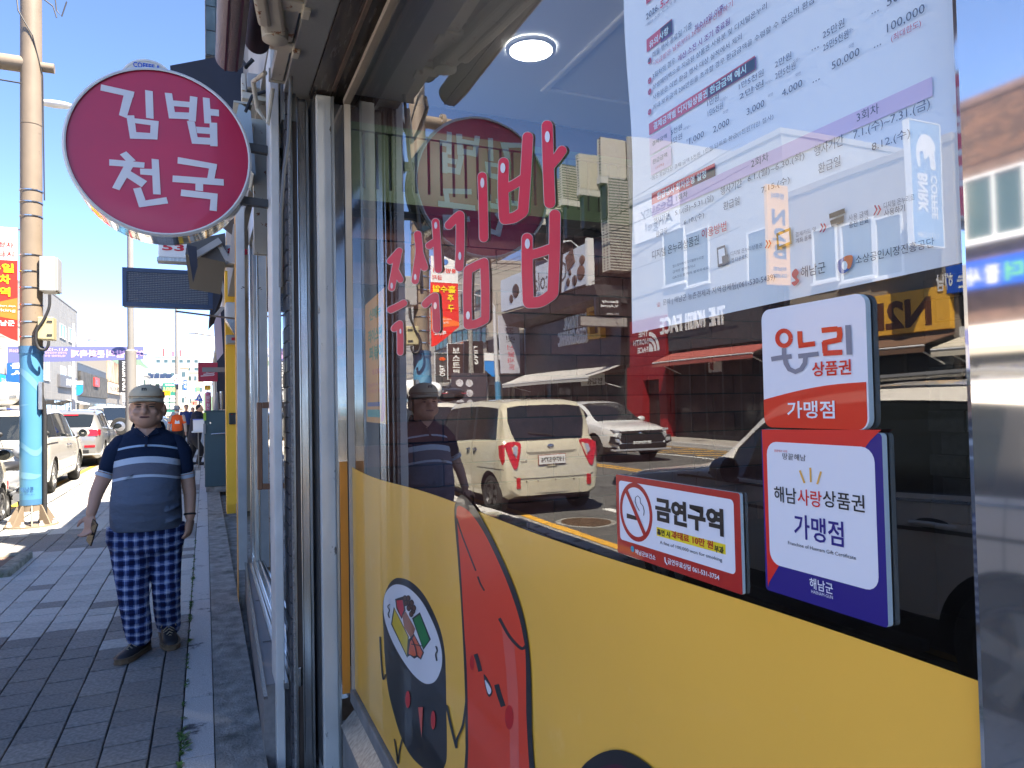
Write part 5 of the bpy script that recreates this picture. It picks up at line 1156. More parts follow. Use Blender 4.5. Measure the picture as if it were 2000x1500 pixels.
farsign('pale blue upright sign before the cream block', 376, 381, 755, 780, 120, mat('sign_sky', rgb(150, 205, 230), .5))
farsign('small green sign high before the cream block', 383, 390, 756, 764, 125, mat('sign_leaf', rgb(110, 210, 110), .5), None, None, False)
farsign('red edged pale sign low beyond the walkers', 374, 386, 783, 791, 105, mat('sign_coral', rgb(230, 150, 130), .5), '할인', redm, False)
farsign('yellow neon style sign in two steps beside the maroon sign', 399, 412, 752, 762, 60, mat('sign_yellow', rgb(250, 204, 0), .5), '한우', redm, False)
# ================================================================== VEHICLES
tyre_m = mat('tyre_rubber', (0.018, 0.018, 0.018), 0.85, bump=.2, bscale=80)
rim_m = mat('alloy_rim', (0.50, 0.50, 0.50), 0.3, metal=0.9)
rim_dk = mat('dark_alloy_rim', (0.10, 0.10, 0.105), 0.3, metal=0.8)
trim_blk = mat('black_trim', (0.015, 0.015, 0.016), 0.55)
tint = mat('tinted_car_glass', (0.012, 0.015, 0.016), 0.03, spec=0.75)
lamp_r = mat('lamp_red', (0.42, 0.012, 0.02), 0.12, coat=.6, var=.25, vscale=30)
lamp_c = mat('lamp_clear', (0.55, 0.56, 0.58), 0.08, metal=.5)
chrome = mat('chrome', (0.75, 0.75, 0.75), 0.08, metal=1.0)
plate_w = mat('plate_white', (0.72, 0.72, 0.70), 0.4)
well_m = mat('wheel_well', (0.01, 0.01, 0.01), 0.9)
def pchip(pts):
 xs = [p[0] for p in pts]; ys = [p[1] for p in pts]; n = len(xs)
 h = [xs[i+1]-xs[i] for i in range(n-1)]; d = [(ys[i+1]-ys[i])/h[i] for i in range(n-1)]
 m = [d[0]]+[0 if d[i-1]*d[i] <= 0 else 2*d[i-1]*d[i]/(d[i-1]+d[i]) for i in range(1, n-1)]+[d[-1]]
 def f(x):
  if x <= xs[0]: return ys[0]
  if x >= xs[-1]: return ys[-1]
  i = max(k for k in range(n-1) if xs[k] <= x); t = (x-xs[i])/h[i]
  return ys[i]*(1+2*t)*(1-t)**2+h[i]*m[i]*t*(1-t)**2+ys[i+1]*t*t*(3-2*t)+h[i]*m[i+1]*t*t*(t-1)
 return f
class Car: pass
def car(name, lab, cat, loc, rotz, spec, paint, group=None):
 c = Car(); c.s = spec; t = thing(name, lab, cat, loc, group, rotz); ORIG[t.name] = None; c.root = t
 fz, fb, fw, ft = pchip(spec['top']), pchip(spec['belt']), pchip(spec['w']), pchip(spec['wt'])
 fbt = pchip(spec.get('bottom', [(0, .34), (.4, .22), (spec['L']-.5, .22), (spec['L'], .30)]))
 L = spec['L']
 def sec(y):
  z, b, w, wt, zb = fz(y), fb(y), fw(y), ft(y), fbt(y); b = min(b, z-.02); g = z-b; k = max(0, min(1, (g-.06)/.3))
  zs = zb+(b-zb)*.52; mx = lambda a, q: a*(1-k)+q*k
  wt = min(wt, w-.02)
  P = [(0, zb), (w-.14, zb), (w-.045, zb+.05), (w-.015, zb+(b-zb)*.25), (w, zs), (w-.006, zb+(b-zb)*.78), (w-.028, b-.012), (w-.045, mx(b+g*.2, b+.022)),
             (mx(w-.10, wt+.035), mx(b+g*.55, z-.115)), (mx(w-.22, wt-.03), mx(b+g*.83, z-.035)), (mx((w-.22)*.6, wt*.6), mx(b+g*.96, z-.006)), (0, z)]
  return P
 c.sec = sec
 ys = sorted(set([round(p[0], 4) for k in ('top', 'belt', 'w', 'wt') for p in spec[k]]+[round(L*i/46, 4) for i in range(47)]+[round(v, 4) for r in spec['side'] for v in r]+[round(v, 4) for v in spec['wind']+spec['rear']]))
 ys2 = [ys[0]]
 key = set(round(v, 4) for r in spec['side'] for v in r) | set(round(v, 4) for v in spec['wind']+spec['rear'])
 for y in ys[1:]:
  if y-ys2[-1] < .02:
   if y in key and ys2[-1] not in key: ys2[-1] = y
   elif y not in key: continue
   else: ys2.append(y)
  else: ys2.append(y)
 ys = ys2
 bm = bmesh.new(); rows = []
 for y in ys:
  P = sec(y); full = [(-a, b) for a, b in P[::-1]][:-1]+P
  full = [(x, z) for x, z in full][:-1]
  rows.append([bm.verts.new((x, y, z)) for x, z in full])
 n = len(rows[0]); np_ = 11
 gl = {'side': [], 'wind': [], 'rear': []}
 def inr(a, b, r): return a >= r[0]-1e-4 and b <= r[1]+1e-4
 for i in range(len(ys)-1):
  for j in range(n):
   j2 = (j+1) % n
   f = bm.faces.new((rows[i][j], rows[i][j2], rows[i+1][j2], rows[i+1][j])); f.smooth = True
   col = j if j < np_ else 21-j
   seg = 10-col
   if seg == 7 and any(inr(ys[i], ys[i+1], r) for r in spec['side']): gl['side'].append(f)
   elif seg >= 9 and inr(ys[i], ys[i+1], spec['wind']): gl['wind'].append(f)
   elif seg >= 9 and inr(ys[i], ys[i+1], spec['rear']): gl['rear'].append(f)
   elif seg == 0: f.material_index = 2
   elif seg <= 2 and spec.get('cladding'): f.material_index = 2
   if seg == 7 and spec.get('pillars') and f not in gl['side'] and spec['pillars'][0] <= ys[i] <= spec['pillars'][1]: f.material_index = 2
 bm.faces.new(rows[0]); bm.faces.new(rows[-1][::-1])
 bmesh.ops.recalc_face_normals(bm, faces=bm.faces[:])
 for k, fs in gl.items():
  if fs:
   r = bmesh.ops.inset_region(bm, faces=fs, thickness=.014, depth=-.007, use_even_offset=True)
   for f in r['faces']: f.material_index = 2; f.smooth = False
   for f in fs: f.material_index = 1
 me = bpy.data.meshes.new(name+'_body'); bm.to_mesh(me); bm.free()
 for m in (paint, tint, trim_blk): me.materials.append(m)
 cut = MB(); R_, W = spec['R'], max(p[1] for p in spec['w'])
 for y in spec['axles']:
  for sx in (-1, 1): cut.lathe((sx*(W-.28), y, spec.get('zr', R_)), (sx, 0, 0), [(0, R_+.055), (.5, R_+.055)], 40)
 cm_ = cut.mesh('cut', [well_m]); co = bpy.data.objects.new('cut', cm_); _tmp.collection.objects.link(co)
 me = bake(me, [('BOOLEAN', dict(operation='DIFFERENCE', object=co, solver='EXACT', material_mode='TRANSFER'))]); bpy.data.objects.remove(co)
 bm = bmesh.new(); bm.from_mesh(me); bm.faces.ensure_lookup_table()
 gfaces = set(f for f in bm.faces if f.material_index == 1)
 islands = []
 left = set(gfaces)
 while left:
  st = [left.pop()]; isl = list(st)
  while st:
   f = st.pop()
   for e in f.edges:
    for g in e.link_faces:
     if g in left: left.remove(g); st.append(g); isl.append(g)
  islands.append(isl)
 for isl in islands:
  vs = {}; b = MB()
  for f in isl:
   for v in f.verts: vs.setdefault(v, len(vs))
  b.add([v.co.copy() for v in vs], [tuple(vs[v] for v in f.verts) for f in isl]); b.build('window', tint, t, smooth=40)
 bmesh.ops.delete(bm, geom=list(gfaces), context='FACES')
 m2 = bpy.data.meshes.new('body'); bm.to_mesh(m2); bm.free()
 for m in me.materials: m2.materials.append(m)
 m2.polygons.foreach_set('use_smooth', [True]*len(m2.polygons)); m2.set_sharp_from_angle(angle=R(32))
 c.body = link(bpy.data.objects.new('body', m2), t)
 fzl = sorted(spec['top'])
 def taily(z):
  lo, hi = 0, L*.25
  for _ in range(30):
   md = (lo+hi)/2
   if fz(md) < z: lo = md
   else: hi = md
  return hi if z > fz(0) else 0.0
 def nosey(z):
  lo, hi = L*.75, L
  for _ in range(30):
   md = (lo+hi)/2
   if fz(md) > z: lo = md
   else: hi = md
  return lo if z > fz(L) else L
 c.taily, c.nosey, c.W, c.fw, c.fb, c.fz = taily, nosey, W, fw, fb, fz
 return c
def wheel(c, sx, y, style=5, m=None, w=.2, double=False):
 R_ = c.s['R']; zr = c.s.get('zr', R_); x1 = sx*(c.W-.02); x0 = x1-sx*w; t = c.root; m = m or rim_m; rr = R_*.70
 p = [(0, rr), (.01, R_*.93), (.03, R_*.985), (.05, R_), (w-.05, R_), (w-.03, R_*.985), (w-.008, R_*.93), (w, rr+.012), (w-.012, rr)]
 o = MB().lathe((x0, y, zr), (sx, 0, 0), p, 40, caps=False).build('wheel', tyre_m, t, smooth=35)
 rm = MB().lathe((x0, y, zr), (sx, 0, 0), [(.02, rr), (w-.02, rr), (w-.006, rr-.004), (w-.012, rr-.025), (w-.10, rr-.05), (w-.11, .02)], 36, caps=False)
 rm.build('rim', rim_dk, o, smooth=35)
 sp = MB(); xf = x1-sx*.02
 for k in range(style):
  a = 6.2832*k/style+.3
  offs = (-.14, .14) if double else (0,)
  for da in offs:
   d = Vector((0, math.cos(a+da), math.sin(a+da))); d0 = Vector((0, math.cos(a+da*.35), math.sin(a+da*.35))); q = Vector((0, -math.sin(a), math.cos(a)))
   w0, w1 = (.030, .022) if double else (.05, .035)
   c0 = Vector((xf, y, zr)); A, B = c0+d0*.04, c0+d*(rr-.015); A.x -= sx*.005
   sp.prism([A-q*w0, A+q*w0, B+q*w1, B-q*w1], (-sx*.035, 0, 0))
 sp.build('spoke', m, o)
 MB().lathe((x1-sx*.05, y, zr), (sx, 0, 0), [(0, .075), (.035, .07), (.045, .05), (.047, .0)], 20).build('hub', m, o, smooth=40)
 return o
def wheels(c, *a, **k):
 for y in c.s['axles']:
  for sx in (-1, 1): wheel(c, sx, y, *a, **k)
def seam(c, y, sx, seg=(2, 8), m=None, w=.005, nm='door_seam'):
 P = c.sec(y); Q = c.sec(y+w); L = [(sx*(a+.0015), y, b) for a, b in P[seg[0]:seg[1]]]; R2 = [(sx*(a+.0015), y+w, b) for a, b in Q[seg[0]:seg[1]]]
 k = len(L); mb = MB().add(L+R2, [((i, i+1, k+i+1, k+i) if sx < 0 else (k+i, k+i+1, i+1, i)) for i in range(k-1)]); return mb.build(nm, m or trim_blk, c.root)
def hseam(c, y0, y1, fr, sx, m=None, w=.006, lift=.0015, nm='side_crease', n=24):
 """Strip along the flank at fraction fr between sill and belt."""
 up, lo = [], []
 for i in range(n+1):
  y = y0+(y1-y0)*i/n; P = c.sec(y); zz = P[2][1]+(P[6][1]-P[2][1])*fr
  for dz, l in ((w/2, up), (-w/2, lo)):
   z = zz+dz; x = P[4][0]
   for (a, b), (a2, b2) in zip(P[2:7], P[3:8]):
    if b <= z <= b2: x = a+(a2-a)*(z-b)/max(1e-6, b2-b); break
   l.append((sx*(x+lift), y, z))
 k = n+1; mb = MB().add(lo+up, [((k+i, k+i+1, i+1, i) if sx < 0 else (i, i+1, k+i+1, k+i)) for i in range(n)]); return mb.build(nm, m or trim_blk, c.root)
def flank(c, y, fr):
 P = c.sec(y); z = P[2][1]+(P[6][1]-P[2][1])*fr
 for (a, b), (a2, b2) in zip(P[2:7], P[3:8]):
  if b <= z <= b2: return a+(a2-a)*(z-b)/max(1e-6, b2-b), z
 return P[5]
def handle(c, y, fr, sx, m, ln=.2):
 x, z = flank(c, y, fr)
 h = MB().tube([(sx*(x-.005), y-ln/2, z), (sx*(x+.022), y-ln/2+.03, z+.003), (sx*(x+.028), y, z+.004), (sx*(x+.022), y+ln/2-.03, z), (sx*(x-.005), y+ln/2, z)], .016, 8).build('door_handle', m, c.root, smooth=50)
 MB().ell((sx*(x-.004), y, z), .012, ln*.42, .034, 16, 8).build('handle_recess', trim_blk, c.root, smooth=60); return h
def mirror(c, y, sx, m, s=1.0):
 P = c.sec(y); x, z = P[6]
 mb = MB().ell((sx*(x+.13*s), y, z+.10*s), .12*s, .075*s, .085*s, 18, 10); o = mb.build('side_mirror', m, c.root, smooth=60)
 MB().beam((sx*(x-.02), y+.03, z+.0), (sx*(x+.07*s), y, z+.045*s), .05, .035).build('mirror_arm', trim_blk, c.root, bevel=.008)
 MB().lathe((sx*(x+.13*s), y-.062*s, z+.10*s), (0, -1, 0), [(0, .085*s), (.012, .08*s)], 16).build('mirror_glass', tint, o)
 MB().tube([(sx*(x+.04*s), y+.03, z+.045*s), (sx*(x+.15*s), y+.05*s, z+.035*s), (sx*(x+.245*s), y+.02, z+.08*s)], .012, 6).build('indicator_strip', chrome, o)
 return o
def cpoly(c, nm, pts, m, front=False, th=.02, lift=.004, n_smooth=0, mirrorx=False):
 """Panel on the tail or the nose: points (x, z) on the outer surface."""
 if n_smooth: pts = smooth_poly(pts, n_smooth)
 out = []
 for s in ((1, -1) if mirrorx else (1,)):
  P = []
  for x, z in pts:
   y = c.nosey(z)+lift if front else c.taily(z)-lift
   P.append(Vector((s*x, y, z)))
  out.append(MB().prism(P, (0, -th if front else th, 0)).build(nm, m, c.root))
 return out
def plate_no(c, z, s, front=False, w=.5, h=.11, frame=None):
 y = (c.nosey(z)+.012) if front else (c.taily(z)-.022); f = 1 if front else -1
 o = MB().box(-w/2, w/2, y, y+f*.012, z-h/2, z+h/2).build('number_plate', plate_w, c.root, bevel=.003)
 mb = MB(); Y = y+f*.0125; sg = -f
 letter(mb, s, (-sg*w*.43*-1 if False else -w*.43*sg, Y, z-h*.33), (w*.43*sg, Y, z-h*.33), (-w*.43*sg, Y, z+h*.33), .02, .001)
 mb.build('plate_lettering', trim_blk, o)
 if frame: MB().box(-w/2-.01, w/2+.01, y+f*.002, y-f*.01, z-h/2-.01, z+h/2+.01).build('plate_frame', frame, o)
 return o
def paintm(name, col, rough=.25, metal=0.0): return mat(name, col, rough, metal, coat=.8, spec=.5)
cream = paintm('cream_paint', (0.50, 0.465, 0.35)); whitep = paintm('white_paint', (0.62, 0.62, 0.61)); silver = paintm('silver_paint', (0.30, 0.295, 0.28), .3, .55)
pearl = paintm('pearl_paint', (0.50, 0.475, 0.42)); greyp = paintm('warm_grey_paint', (0.80, 0.77, 0.72), .35, .0); blackp = paintm('black_paint', (.012, .012, .014)); dgrn = paintm('dark_grey_paint', (.04, .045, .05), .3, .3)
# --- small cream boxy car, tail towards the camera
sp = dict(L=3.6, R=.29, axles=(.55, 3.05),
  top=[(0, .62), (.03, .80), (.07, 1.0), (.12, 1.08), (.20, 1.40), (.27, 1.60), (.40, 1.675), (1.3, 1.70), (2.35, 1.665), (2.62, 1.56), (3.02, 1.08), (3.15, .99), (3.48, .90), (3.6, .70)],
  belt=[(0, .60), (.03, .78), (.07, .96), (.12, 1.03), (.4, 1.06), (2.0, 1.0), (3.0, .95), (3.48, .84), (3.6, .66)],
  w=[(0, .70), (.05, .765), (.2, .80), (2.8, .80), (3.4, .76), (3.6, .66)], wt=[(0, .62), (.12, .70), (.3, .66), (2.3, .64), (3.0, .66), (3.6, .56)],
  side=[(.42, 1.16), (1.24, 2.02), (2.10, 2.84)], wind=[2.62, 3.02], rear=[.12, .27], pillars=(.6, 2.4), bottom=[(0, .30), (.3, .22), (3.2, .2), (3.6, .26)])
c = car('parked_car', 'small cream boxy car parked tail towards the camera, mirrored in the glass', 'car', (-3.52, 9.3, ZR), R(-1), sp, cream, 'vehicles parked along the near kerb')
mini = c; wheels(c, 5, rim_dk, .17, True)
for sx in (-1, 1):
 for y in (.36, 1.2, 2.06, 2.92): seam(c, y, sx)
 handle(c, 1.34, .86, sx, chrome, .14); handle(c, 1.05, .86, sx, chrome, .14); mirror(c, 2.72, sx, cream, .9); hseam(c, .1, .95, .52, sx, w=.012, nm='rail_slot')
lp = [(.50, 1.05), (.62, 1.07), (.735, 1.04), (.74, .92), (.70, .78), (.66, .69), (.61, .70), (.555, .84), (.52, .95)]
for o in cpoly(c, 'tail_light', lp, lamp_r, n_smooth=3, mirrorx=True, th=.10, lift=.012): pass
for s in (1, -1):
 MB().prism([(s*(c.fw(y)+.004), y, z) for y, z in [(.10, 1.03), (.22, 1.01), (.20, .86), (.12, .74), (.07, .80)]], (-s*.05, 0, 0)).build('tail_light_side', lamp_r, c.root)
 MB().box(s*.555, s*.625, .02, -.012, .40, .56).build('reflector', lamp_r, c.root, bevel=.012)
 MB().prism([(s*x, c.taily(z)-.016, z) for x, z in [(.57, 1.0), (.64, 1.0), (.65, .9), (.60, .86)]], (0, .006, 0)).build('lamp_lens', lamp_c, c.root)
plate_no(c, .80, '197수5776', w=.44, h=.13, frame=mat('plate_frame_red', (.25, .08, .06), .5))
cpoly(c, 'tailgate_groove', [(-.42, .92), (.42, .92), (.36, .885), (-.36, .885)], mat('cream_shadow_gap', (.2, .19, .15), .5), th=.01, lift=.003)
MB().ell((0, c.taily(.99)-.006, .99), .062, .012, .034, 20, 8).build('emblem', chrome, c.root, smooth=60)
mb = MB(); letter(mb, 'KIA', (-.04, c.taily(.99)-.018, .976), (.04, c.taily(.99)-.018, .976), (-.04, c.taily(.99)-.018, 1.004), .02, .001); mb.build('emblem_lettering', trim_blk, c.root)
mb = MB(); letter(mb, 'Ray', (.42, c.taily(.78)-.006, .765), (.54, c.taily(.78)-.006, .765), (.42, c.taily(.78)-.006, .805), .02, .001); mb.build('badge', chrome, c.root)
MB().box(-.09, .09, c.taily(.70)-.006, .05, .675, .735).build('release_recess', mat('cream_shadow_gap', (0, 0, 0)), c.root, bevel=.01); MB().box(-.06, .06, c.taily(.70)-.012, .04, .70, .72).build('release_handle', cream, c.root)
gap = mat('panel_gap', (.10, .095, .075), .6)
line_ = [(-.66, .58), (-.60, .545), (.60, .545), (.66, .58)]
mb = MB();
for (x0, z0), (x1, z1) in zip(line_, line_[1:]): mb.beam((x0, c.taily(z0)-.002, z0), (x1, c.taily(z1)-.002, z1), .008, .008)
for s in (1, -1): mb.beam((s*.66, c.taily(.58)-.002, .58), (s*.70, c.taily(.85)+.03, .70), .008, .008)
mb.build('tailgate_gap', gap, c.root)
MB().grid(lambda u, v: Vector(((u-.5)*2*.755*math.cos((u-.5)*.6), -.012+.30*abs(u-.5)**2.6*2.2, .33+.16*v)), 24, 3).build('bumper_lip', cream, c.root, smooth=60)
for x in (-.35, -.05, .25, .45): MB().lathe((x, -.002, .50), (0, -1, 0), [(0, .014), (.006, .012)], 12).build('parking_sensor', gap, c.root)
MB().beam((-.12, c.taily(1.16)-.012, 1.14), (.32, c.taily(1.20)-.014, 1.20), .012, .018).build('wiper', trim_blk, c.root)
MB().tube([(.0, .5, 1.67), (.0, .42, 1.78)], .008, 6).build('antenna', trim_blk, c.root)
# --- white crossover facing the camera on the far lane
sp = dict(L=4.63, R=.36, axles=(.95, 3.70),
  top=[(0, .75), (.05, .95), (.12, 1.12), (.45, 1.50), (.75, 1.60), (2.0, 1.665), (2.6, 1.60), (3.55, 1.10), (3.7, 1.055), (4.3, .96), (4.52, .88), (4.60, .70), (4.63, .55)],
  belt=[(0, .70), (.05, .90), (.12, 1.06), (.7, 1.10), (2.6, 1.01), (3.5, .99), (4.3, .86), (4.52, .80), (4.60, .64), (4.63, .50)],
  w=[(0, .80), (.1, .87), (.5, .925), (4.0, .925), (4.4, .87), (4.55, .80), (4.63, .70)], wt=[(0, .7), (.5, .72), (2.0, .68), (2.8, .66), (3.6, .74), (4.63, .6)],
  side=[(.75, 1.05), (1.15, 1.98), (2.06, 3.1)], wind=[2.6, 3.55], rear=[.12, .45], bottom=[(0, .36), (.4, .25), (4.2, .25), (4.63, .30)], cladding=True)
c = car('white_crossover', 'white crossover with a black grille facing this way, mirrored in the glass', 'car', (-9.5, 20.6, ZR), R(180), sp, whitep)
wheels(c, 5, rim_dk, .22, True)
for sx in (-1, 1):
 for y in (1.1, 2.02, 3.2): seam(c, y, sx)
 handle(c, 1.35, .86, sx, whitep); handle(c, 2.2, .86, sx, whitep); mirror(c, 3.05, sx, whitep, 1.05)
gr = mat('gloss_black', (.012, .012, .012), .2)
cpoly(c, 'grille', [(-.62, .83), (.62, .83), (.74, .70), (.60, .52), (-.60, .52), (-.74, .70)], gr, True, th=.10, lift=.012)
for r in range(5):
 for k in range(-5+r % 2, 6):
  MB().prism([(k*.115+x_, c.nosey(.80-r*.06)+.016, .80-r*.06+z_) for x_, z_ in ((0, .022), (.035, 0), (0, -.022), (-.035, 0))], (0, -.02, 0)).build('grille_fin', mat('grille_metal', (.12, .12, .12), .25, metal=.8), c.root)
for s in (1, -1):
 cpoly(c, 'headlight', [(s*.60, .845), (s*.84, .875), (s*.83, .83), (s*.62, .79)], lamp_c, True, th=.18, lift=.0)
 cpoly(c, 'daytime_lamp', [(s*.60, .77), (s*.68, .78), (s*.74, .70), (s*.66, .62)], lamp_c, True, th=.02, lift=.022)
 cpoly(c, 'lamp_pod', [(s*.62, .66), (s*.86, .70), (s*.88, .52), (s*.66, .44)], trim_blk, True, th=.30, lift=.0); cpoly(c, 'headlight', [(s*.68, .62), (s*.82, .64), (s*.82, .55), (s*.70, .53)], lamp_c, True, th=.03, lift=.02)
MB().box(-.86, .86, 4.40, 4.655, .30, .36).build('skid_bar', mat('skid_silver', (.6, .6, .6), .35, metal=.6), c.root, bevel=.02)
MB().box(-.70, .70, 4.55, 4.66, .365, .50).build('lower_intake', gr, c.root, bevel=.03)
plate_no(c, .50, '190소4105', True, w=.52, h=.11); MB().ell((0, c.nosey(.77)+.03, .77), .07, .01, .035, 16, 6).build('emblem', chrome, c.root)
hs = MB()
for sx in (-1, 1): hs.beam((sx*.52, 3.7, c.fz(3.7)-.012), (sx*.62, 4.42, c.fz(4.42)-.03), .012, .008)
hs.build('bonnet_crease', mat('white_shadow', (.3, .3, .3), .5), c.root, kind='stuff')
# --- big warm grey SUV parked right beside the shop
sp = dict(L=4.79, R=.375, axles=(.98, 3.75),
  top=[(0, .80), (.04, 1.0), (.10, 1.17), (.35, 1.55), (.60, 1.65), (1.8, 1.71), (2.65, 1.62), (3.38, 1.17), (3.6, 1.11), (4.45, 1.0), (4.68, .90), (4.79, .62)],
  belt=[(0, .75), (.04, .95), (.10, 1.10), (.6, 1.12), (2.6, 1.05), (3.4, 1.05), (4.45, .92), (4.68, .82), (4.79, .58)],
  w=[(0, .82), (.1, .88), (.6, .945), (4.1, .945), (4.5, .89), (4.68, .82), (4.79, .70)], wt=[(0, .72), (.5, .75), (2.0, .72), (2.9, .70), (3.7, .78), (4.79, .6)],
  side=[(.50, .98), (1.10, 2.06), (2.14, 3.05)], wind=[2.65, 3.38], rear=[.10, .35], pillars=(.4, 3.0), cladding=True, bottom=[(0, .36), (.4, .27), (4.4, .27), (4.79, .32)])
c = car('grey_suv', 'big warm grey sport utility vehicle parked close to the shop, mirrored behind the stickers', 'car', (-3.22, 1.1, ZR), R(0), sp, greyp, 'vehicles parked along the near kerb')
suv = c
rim_g = mat('bronze_alloy', (0.55, 0.52, 0.45), .28, metal=.9)
wheels(c, 5, rim_g, .24, True)
for sx in (-1, 1):
 for y in (1.04, 2.10, 3.36): seam(c, y, sx)
 handle(c, 1.42, .84, sx, greyp, .26); handle(c, 2.45, .84, sx, greyp, .26); mirror(c, 2.88, sx, silver, 1.0); hseam(c, .3, 4.4, .80, sx, mat('grey_crease', (.16, .155, .15), .3, .4), .02); hseam(c, .7, 3.6, 1.0, sx, chrome, .016, .004, nm='belt_strip')
 MB().tube([(sx*.73, .75, c.fz(.75)+.035), (sx*.72, 1.2, c.fz(1.2)+.045), (sx*.70, 2.3, c.fz(2.3)+.04), (sx*.69, 2.55, c.fz(2.55)+.01)], .022, 6).build('roof_rail', silver, c.root, smooth=60)
 MB().box(sx*.93, sx*.99, 1.45, 3.25, .30, .36).build('side_step', trim_blk, c.root, bevel=.01)
cpoly(c, 'tail_light', [(.62, 1.05), (.86, 1.08), (.88, .86), (.70, .88)], lamp_r, mirrorx=True, th=.1, lift=.0)
for s in (1, -1): cpoly(c, 'headlight', [(s*.55, .93), (s*.84, .92), (s*.84, .84), (s*.58, .82)], lamp_c, True, th=.2, lift=.0)
cpoly(c, 'grille', [(-.5, .86), (.5, .86), (.45, .52), (-.45, .52)], gr, True, th=.05, lift=.01)
# --- pearl white minivan with a roof box
sp = dict(L=5.1, R=.345, axles=(1.0, 4.05),
  top=[(0, .78), (.04, .98), (.10, 1.12), (.30, 1.58), (.55, 1.69), (2.2, 1.74), (3.2, 1.66), (4.15, 1.12), (4.3, 1.06), (4.8, .95), (5.0, .84), (5.1, .60)],
  belt=[(0, .74), (.04, .94), (.10, 1.07), (.6, 1.11), (3.0, 1.05), (4.1, 1.02), (4.8, .86), (5.0, .76), (5.1, .55)],
  w=[(0, .86), (.1, .92), (.6, .985), (4.4, .985), (4.8, .92), (5.0, .84), (5.1, .72)], wt=[(0, .78), (.5, .80), (2.2, .78), (3.2, .76), (4.2, .8), (5.1, .6)],
  side=[(.55, 1.35), (1.45, 2.55), (2.65, 3.75)], wind=[3.2, 4.15], rear=[.10, .30], pillars=(.5, 3.6))
c = car('minivan', 'pearl white minivan carrying a white roof box, parked just behind the blue pole', 'minivan', (-3.78, 16.0, ZR), R(0), sp, pearl, 'vehicles parked along the near kerb')
van = c; wheels(c, 10, rim_m, .22)
for sx in (-1, 1):
 for y in (.5, 1.42, 2.60, 3.80): seam(c, y, sx)
 handle(c, 2.42, .82, sx, chrome, .16); handle(c, 2.78, .82, sx, chrome, .16); mirror(c, 3.7, sx, pearl, 1.1); hseam(c, .35, 1.35, .90, sx, trim_blk, .03, nm='slide_rail')
 hseam(c, 1.3, 3.7, .18, sx, mat('grey_shadow', (.3, .29, .27), .5), .02)
cpoly(c, 'tail_light', [(.50, 1.02), (.93, 1.06), (.95, .90), (.80, .86), (.55, .90)], lamp_r, mirrorx=True, th=.12, lift=.006)
for s in (1, -1): MB().prism([(s*(c.fw(.2)+.006), y, z) for y, z in [(.08, 1.06), (.30, 1.02), (.22, .90), (.08, .88)]], (-s*.05, 0, 0)).build('tail_light_side', lamp_r, c.root)
plate_no(c, .86, '38다2214'); MB().box(-.85, .85, -.02, .1, .36, .42).build('bumper_strip', trim_blk, c.root)
ms2 = mat('roof_box_white', (.76, .76, .74), .3)
def bx(u, v):
 a = 2*math.pi*u; s_ = lambda q, e: math.copysign(abs(q)**e, q); ph = (v-.5)*math.pi
 return Vector((.44*s_(math.cos(a), .45)*s_(math.cos(ph), .4), 1.35+1.02*s_(math.sin(a), .5)*s_(math.cos(ph), .45), 2.02+.21*s_(math.sin(ph), .8)+.05*math.sin(a)))
g_ = MB().grid(bx, 40, 14); g_.build('roof_box', ms2, c.root, smooth=45)
MB().box(-.40, .40, .40, 2.3, 1.93, 1.985).build('roof_box_base', mat('box_grey', (.16, .17, .18), .5), c.root)
for y in (.75, 1.9): MB().box(-.8, .8, y, y+.07, 1.80, 1.90).build('roof_bar', trim_blk, c.root)
# --- silver SUV ahead of the minivan
sp = dict(L=4.7, R=.36, axles=(1.0, 3.70),
  top=[(0, .80), (.05, 1.02), (.12, 1.18), (.42, 1.58), (.70, 1.67), (2.0, 1.72), (2.8, 1.63), (3.55, 1.15), (3.7, 1.09), (4.4, .98), (4.62, .86), (4.7, .60)],
  belt=[(0, .75), (.05, .97), (.12, 1.12), (.7, 1.14), (2.8, 1.05), (3.5, 1.03), (4.4, .9), (4.62, .78), (4.7, .55)],
  w=[(0, .80), (.1, .87), (.5, .94), (4.0, .94), (4.4, .88), (4.6, .8), (4.7, .7)], wt=[(0, .70), (.5, .73), (2.0, .71), (2.8, .69), (3.6, .75), (4.7, .6)],
  side=[(.62, 1.05), (1.15, 2.02), (2.10, 3.2)], wind=[2.8, 3.55], rear=[.12, .42], pillars=(.5, 3.0))
c = car('silver_suv', 'silver sport utility vehicle with bright red tail lights parked ahead of the minivan', 'car', (-3.78, 24.3, ZR), R(0), sp, silver, 'vehicles parked along the near kerb')
ssv = c; wheels(c, 6, rim_m, .22)
for sx in (-1, 1):
 for y in (1.1, 2.06, 3.3): seam(c, y, sx)
 handle(c, 1.3, .84, sx, silver); handle(c, 2.2, .84, sx, silver); mirror(c, 3.1, sx, blackp, 1.1)
 MB().tube([(sx*.70, .55, c.fz(.55)-.02), (sx*.70, .75, c.fz(.75)+.05), (sx*.69, 2.4, c.fz(2.4)+.05), (sx*.68, 2.6, c.fz(2.6))], .028, 6).build('roof_rail', silver, c.root, smooth=60)
for o in cpoly(c, 'tail_light', [(.48, 1.10), (.80, 1.13), (.86, 1.0), (.84, .92), (.60, .92), (.50, 1.0)], lamp_r, mirrorx=True, th=.12, lift=.008): pass
for s in (1, -1):
 MB().prism([(s*(c.fw(.2)+.004), y, z) for y, z in [(.08, 1.11), (.38, 1.08), (.26, .96), (.10, .93)]], (-s*.05, 0, 0)).build('tail_light_side', lamp_r, c.root)
 MB().box(s*.50, s*.78, .0, -.015, .58, .65).build('reflector', lamp_r, c.root, bevel=.01)
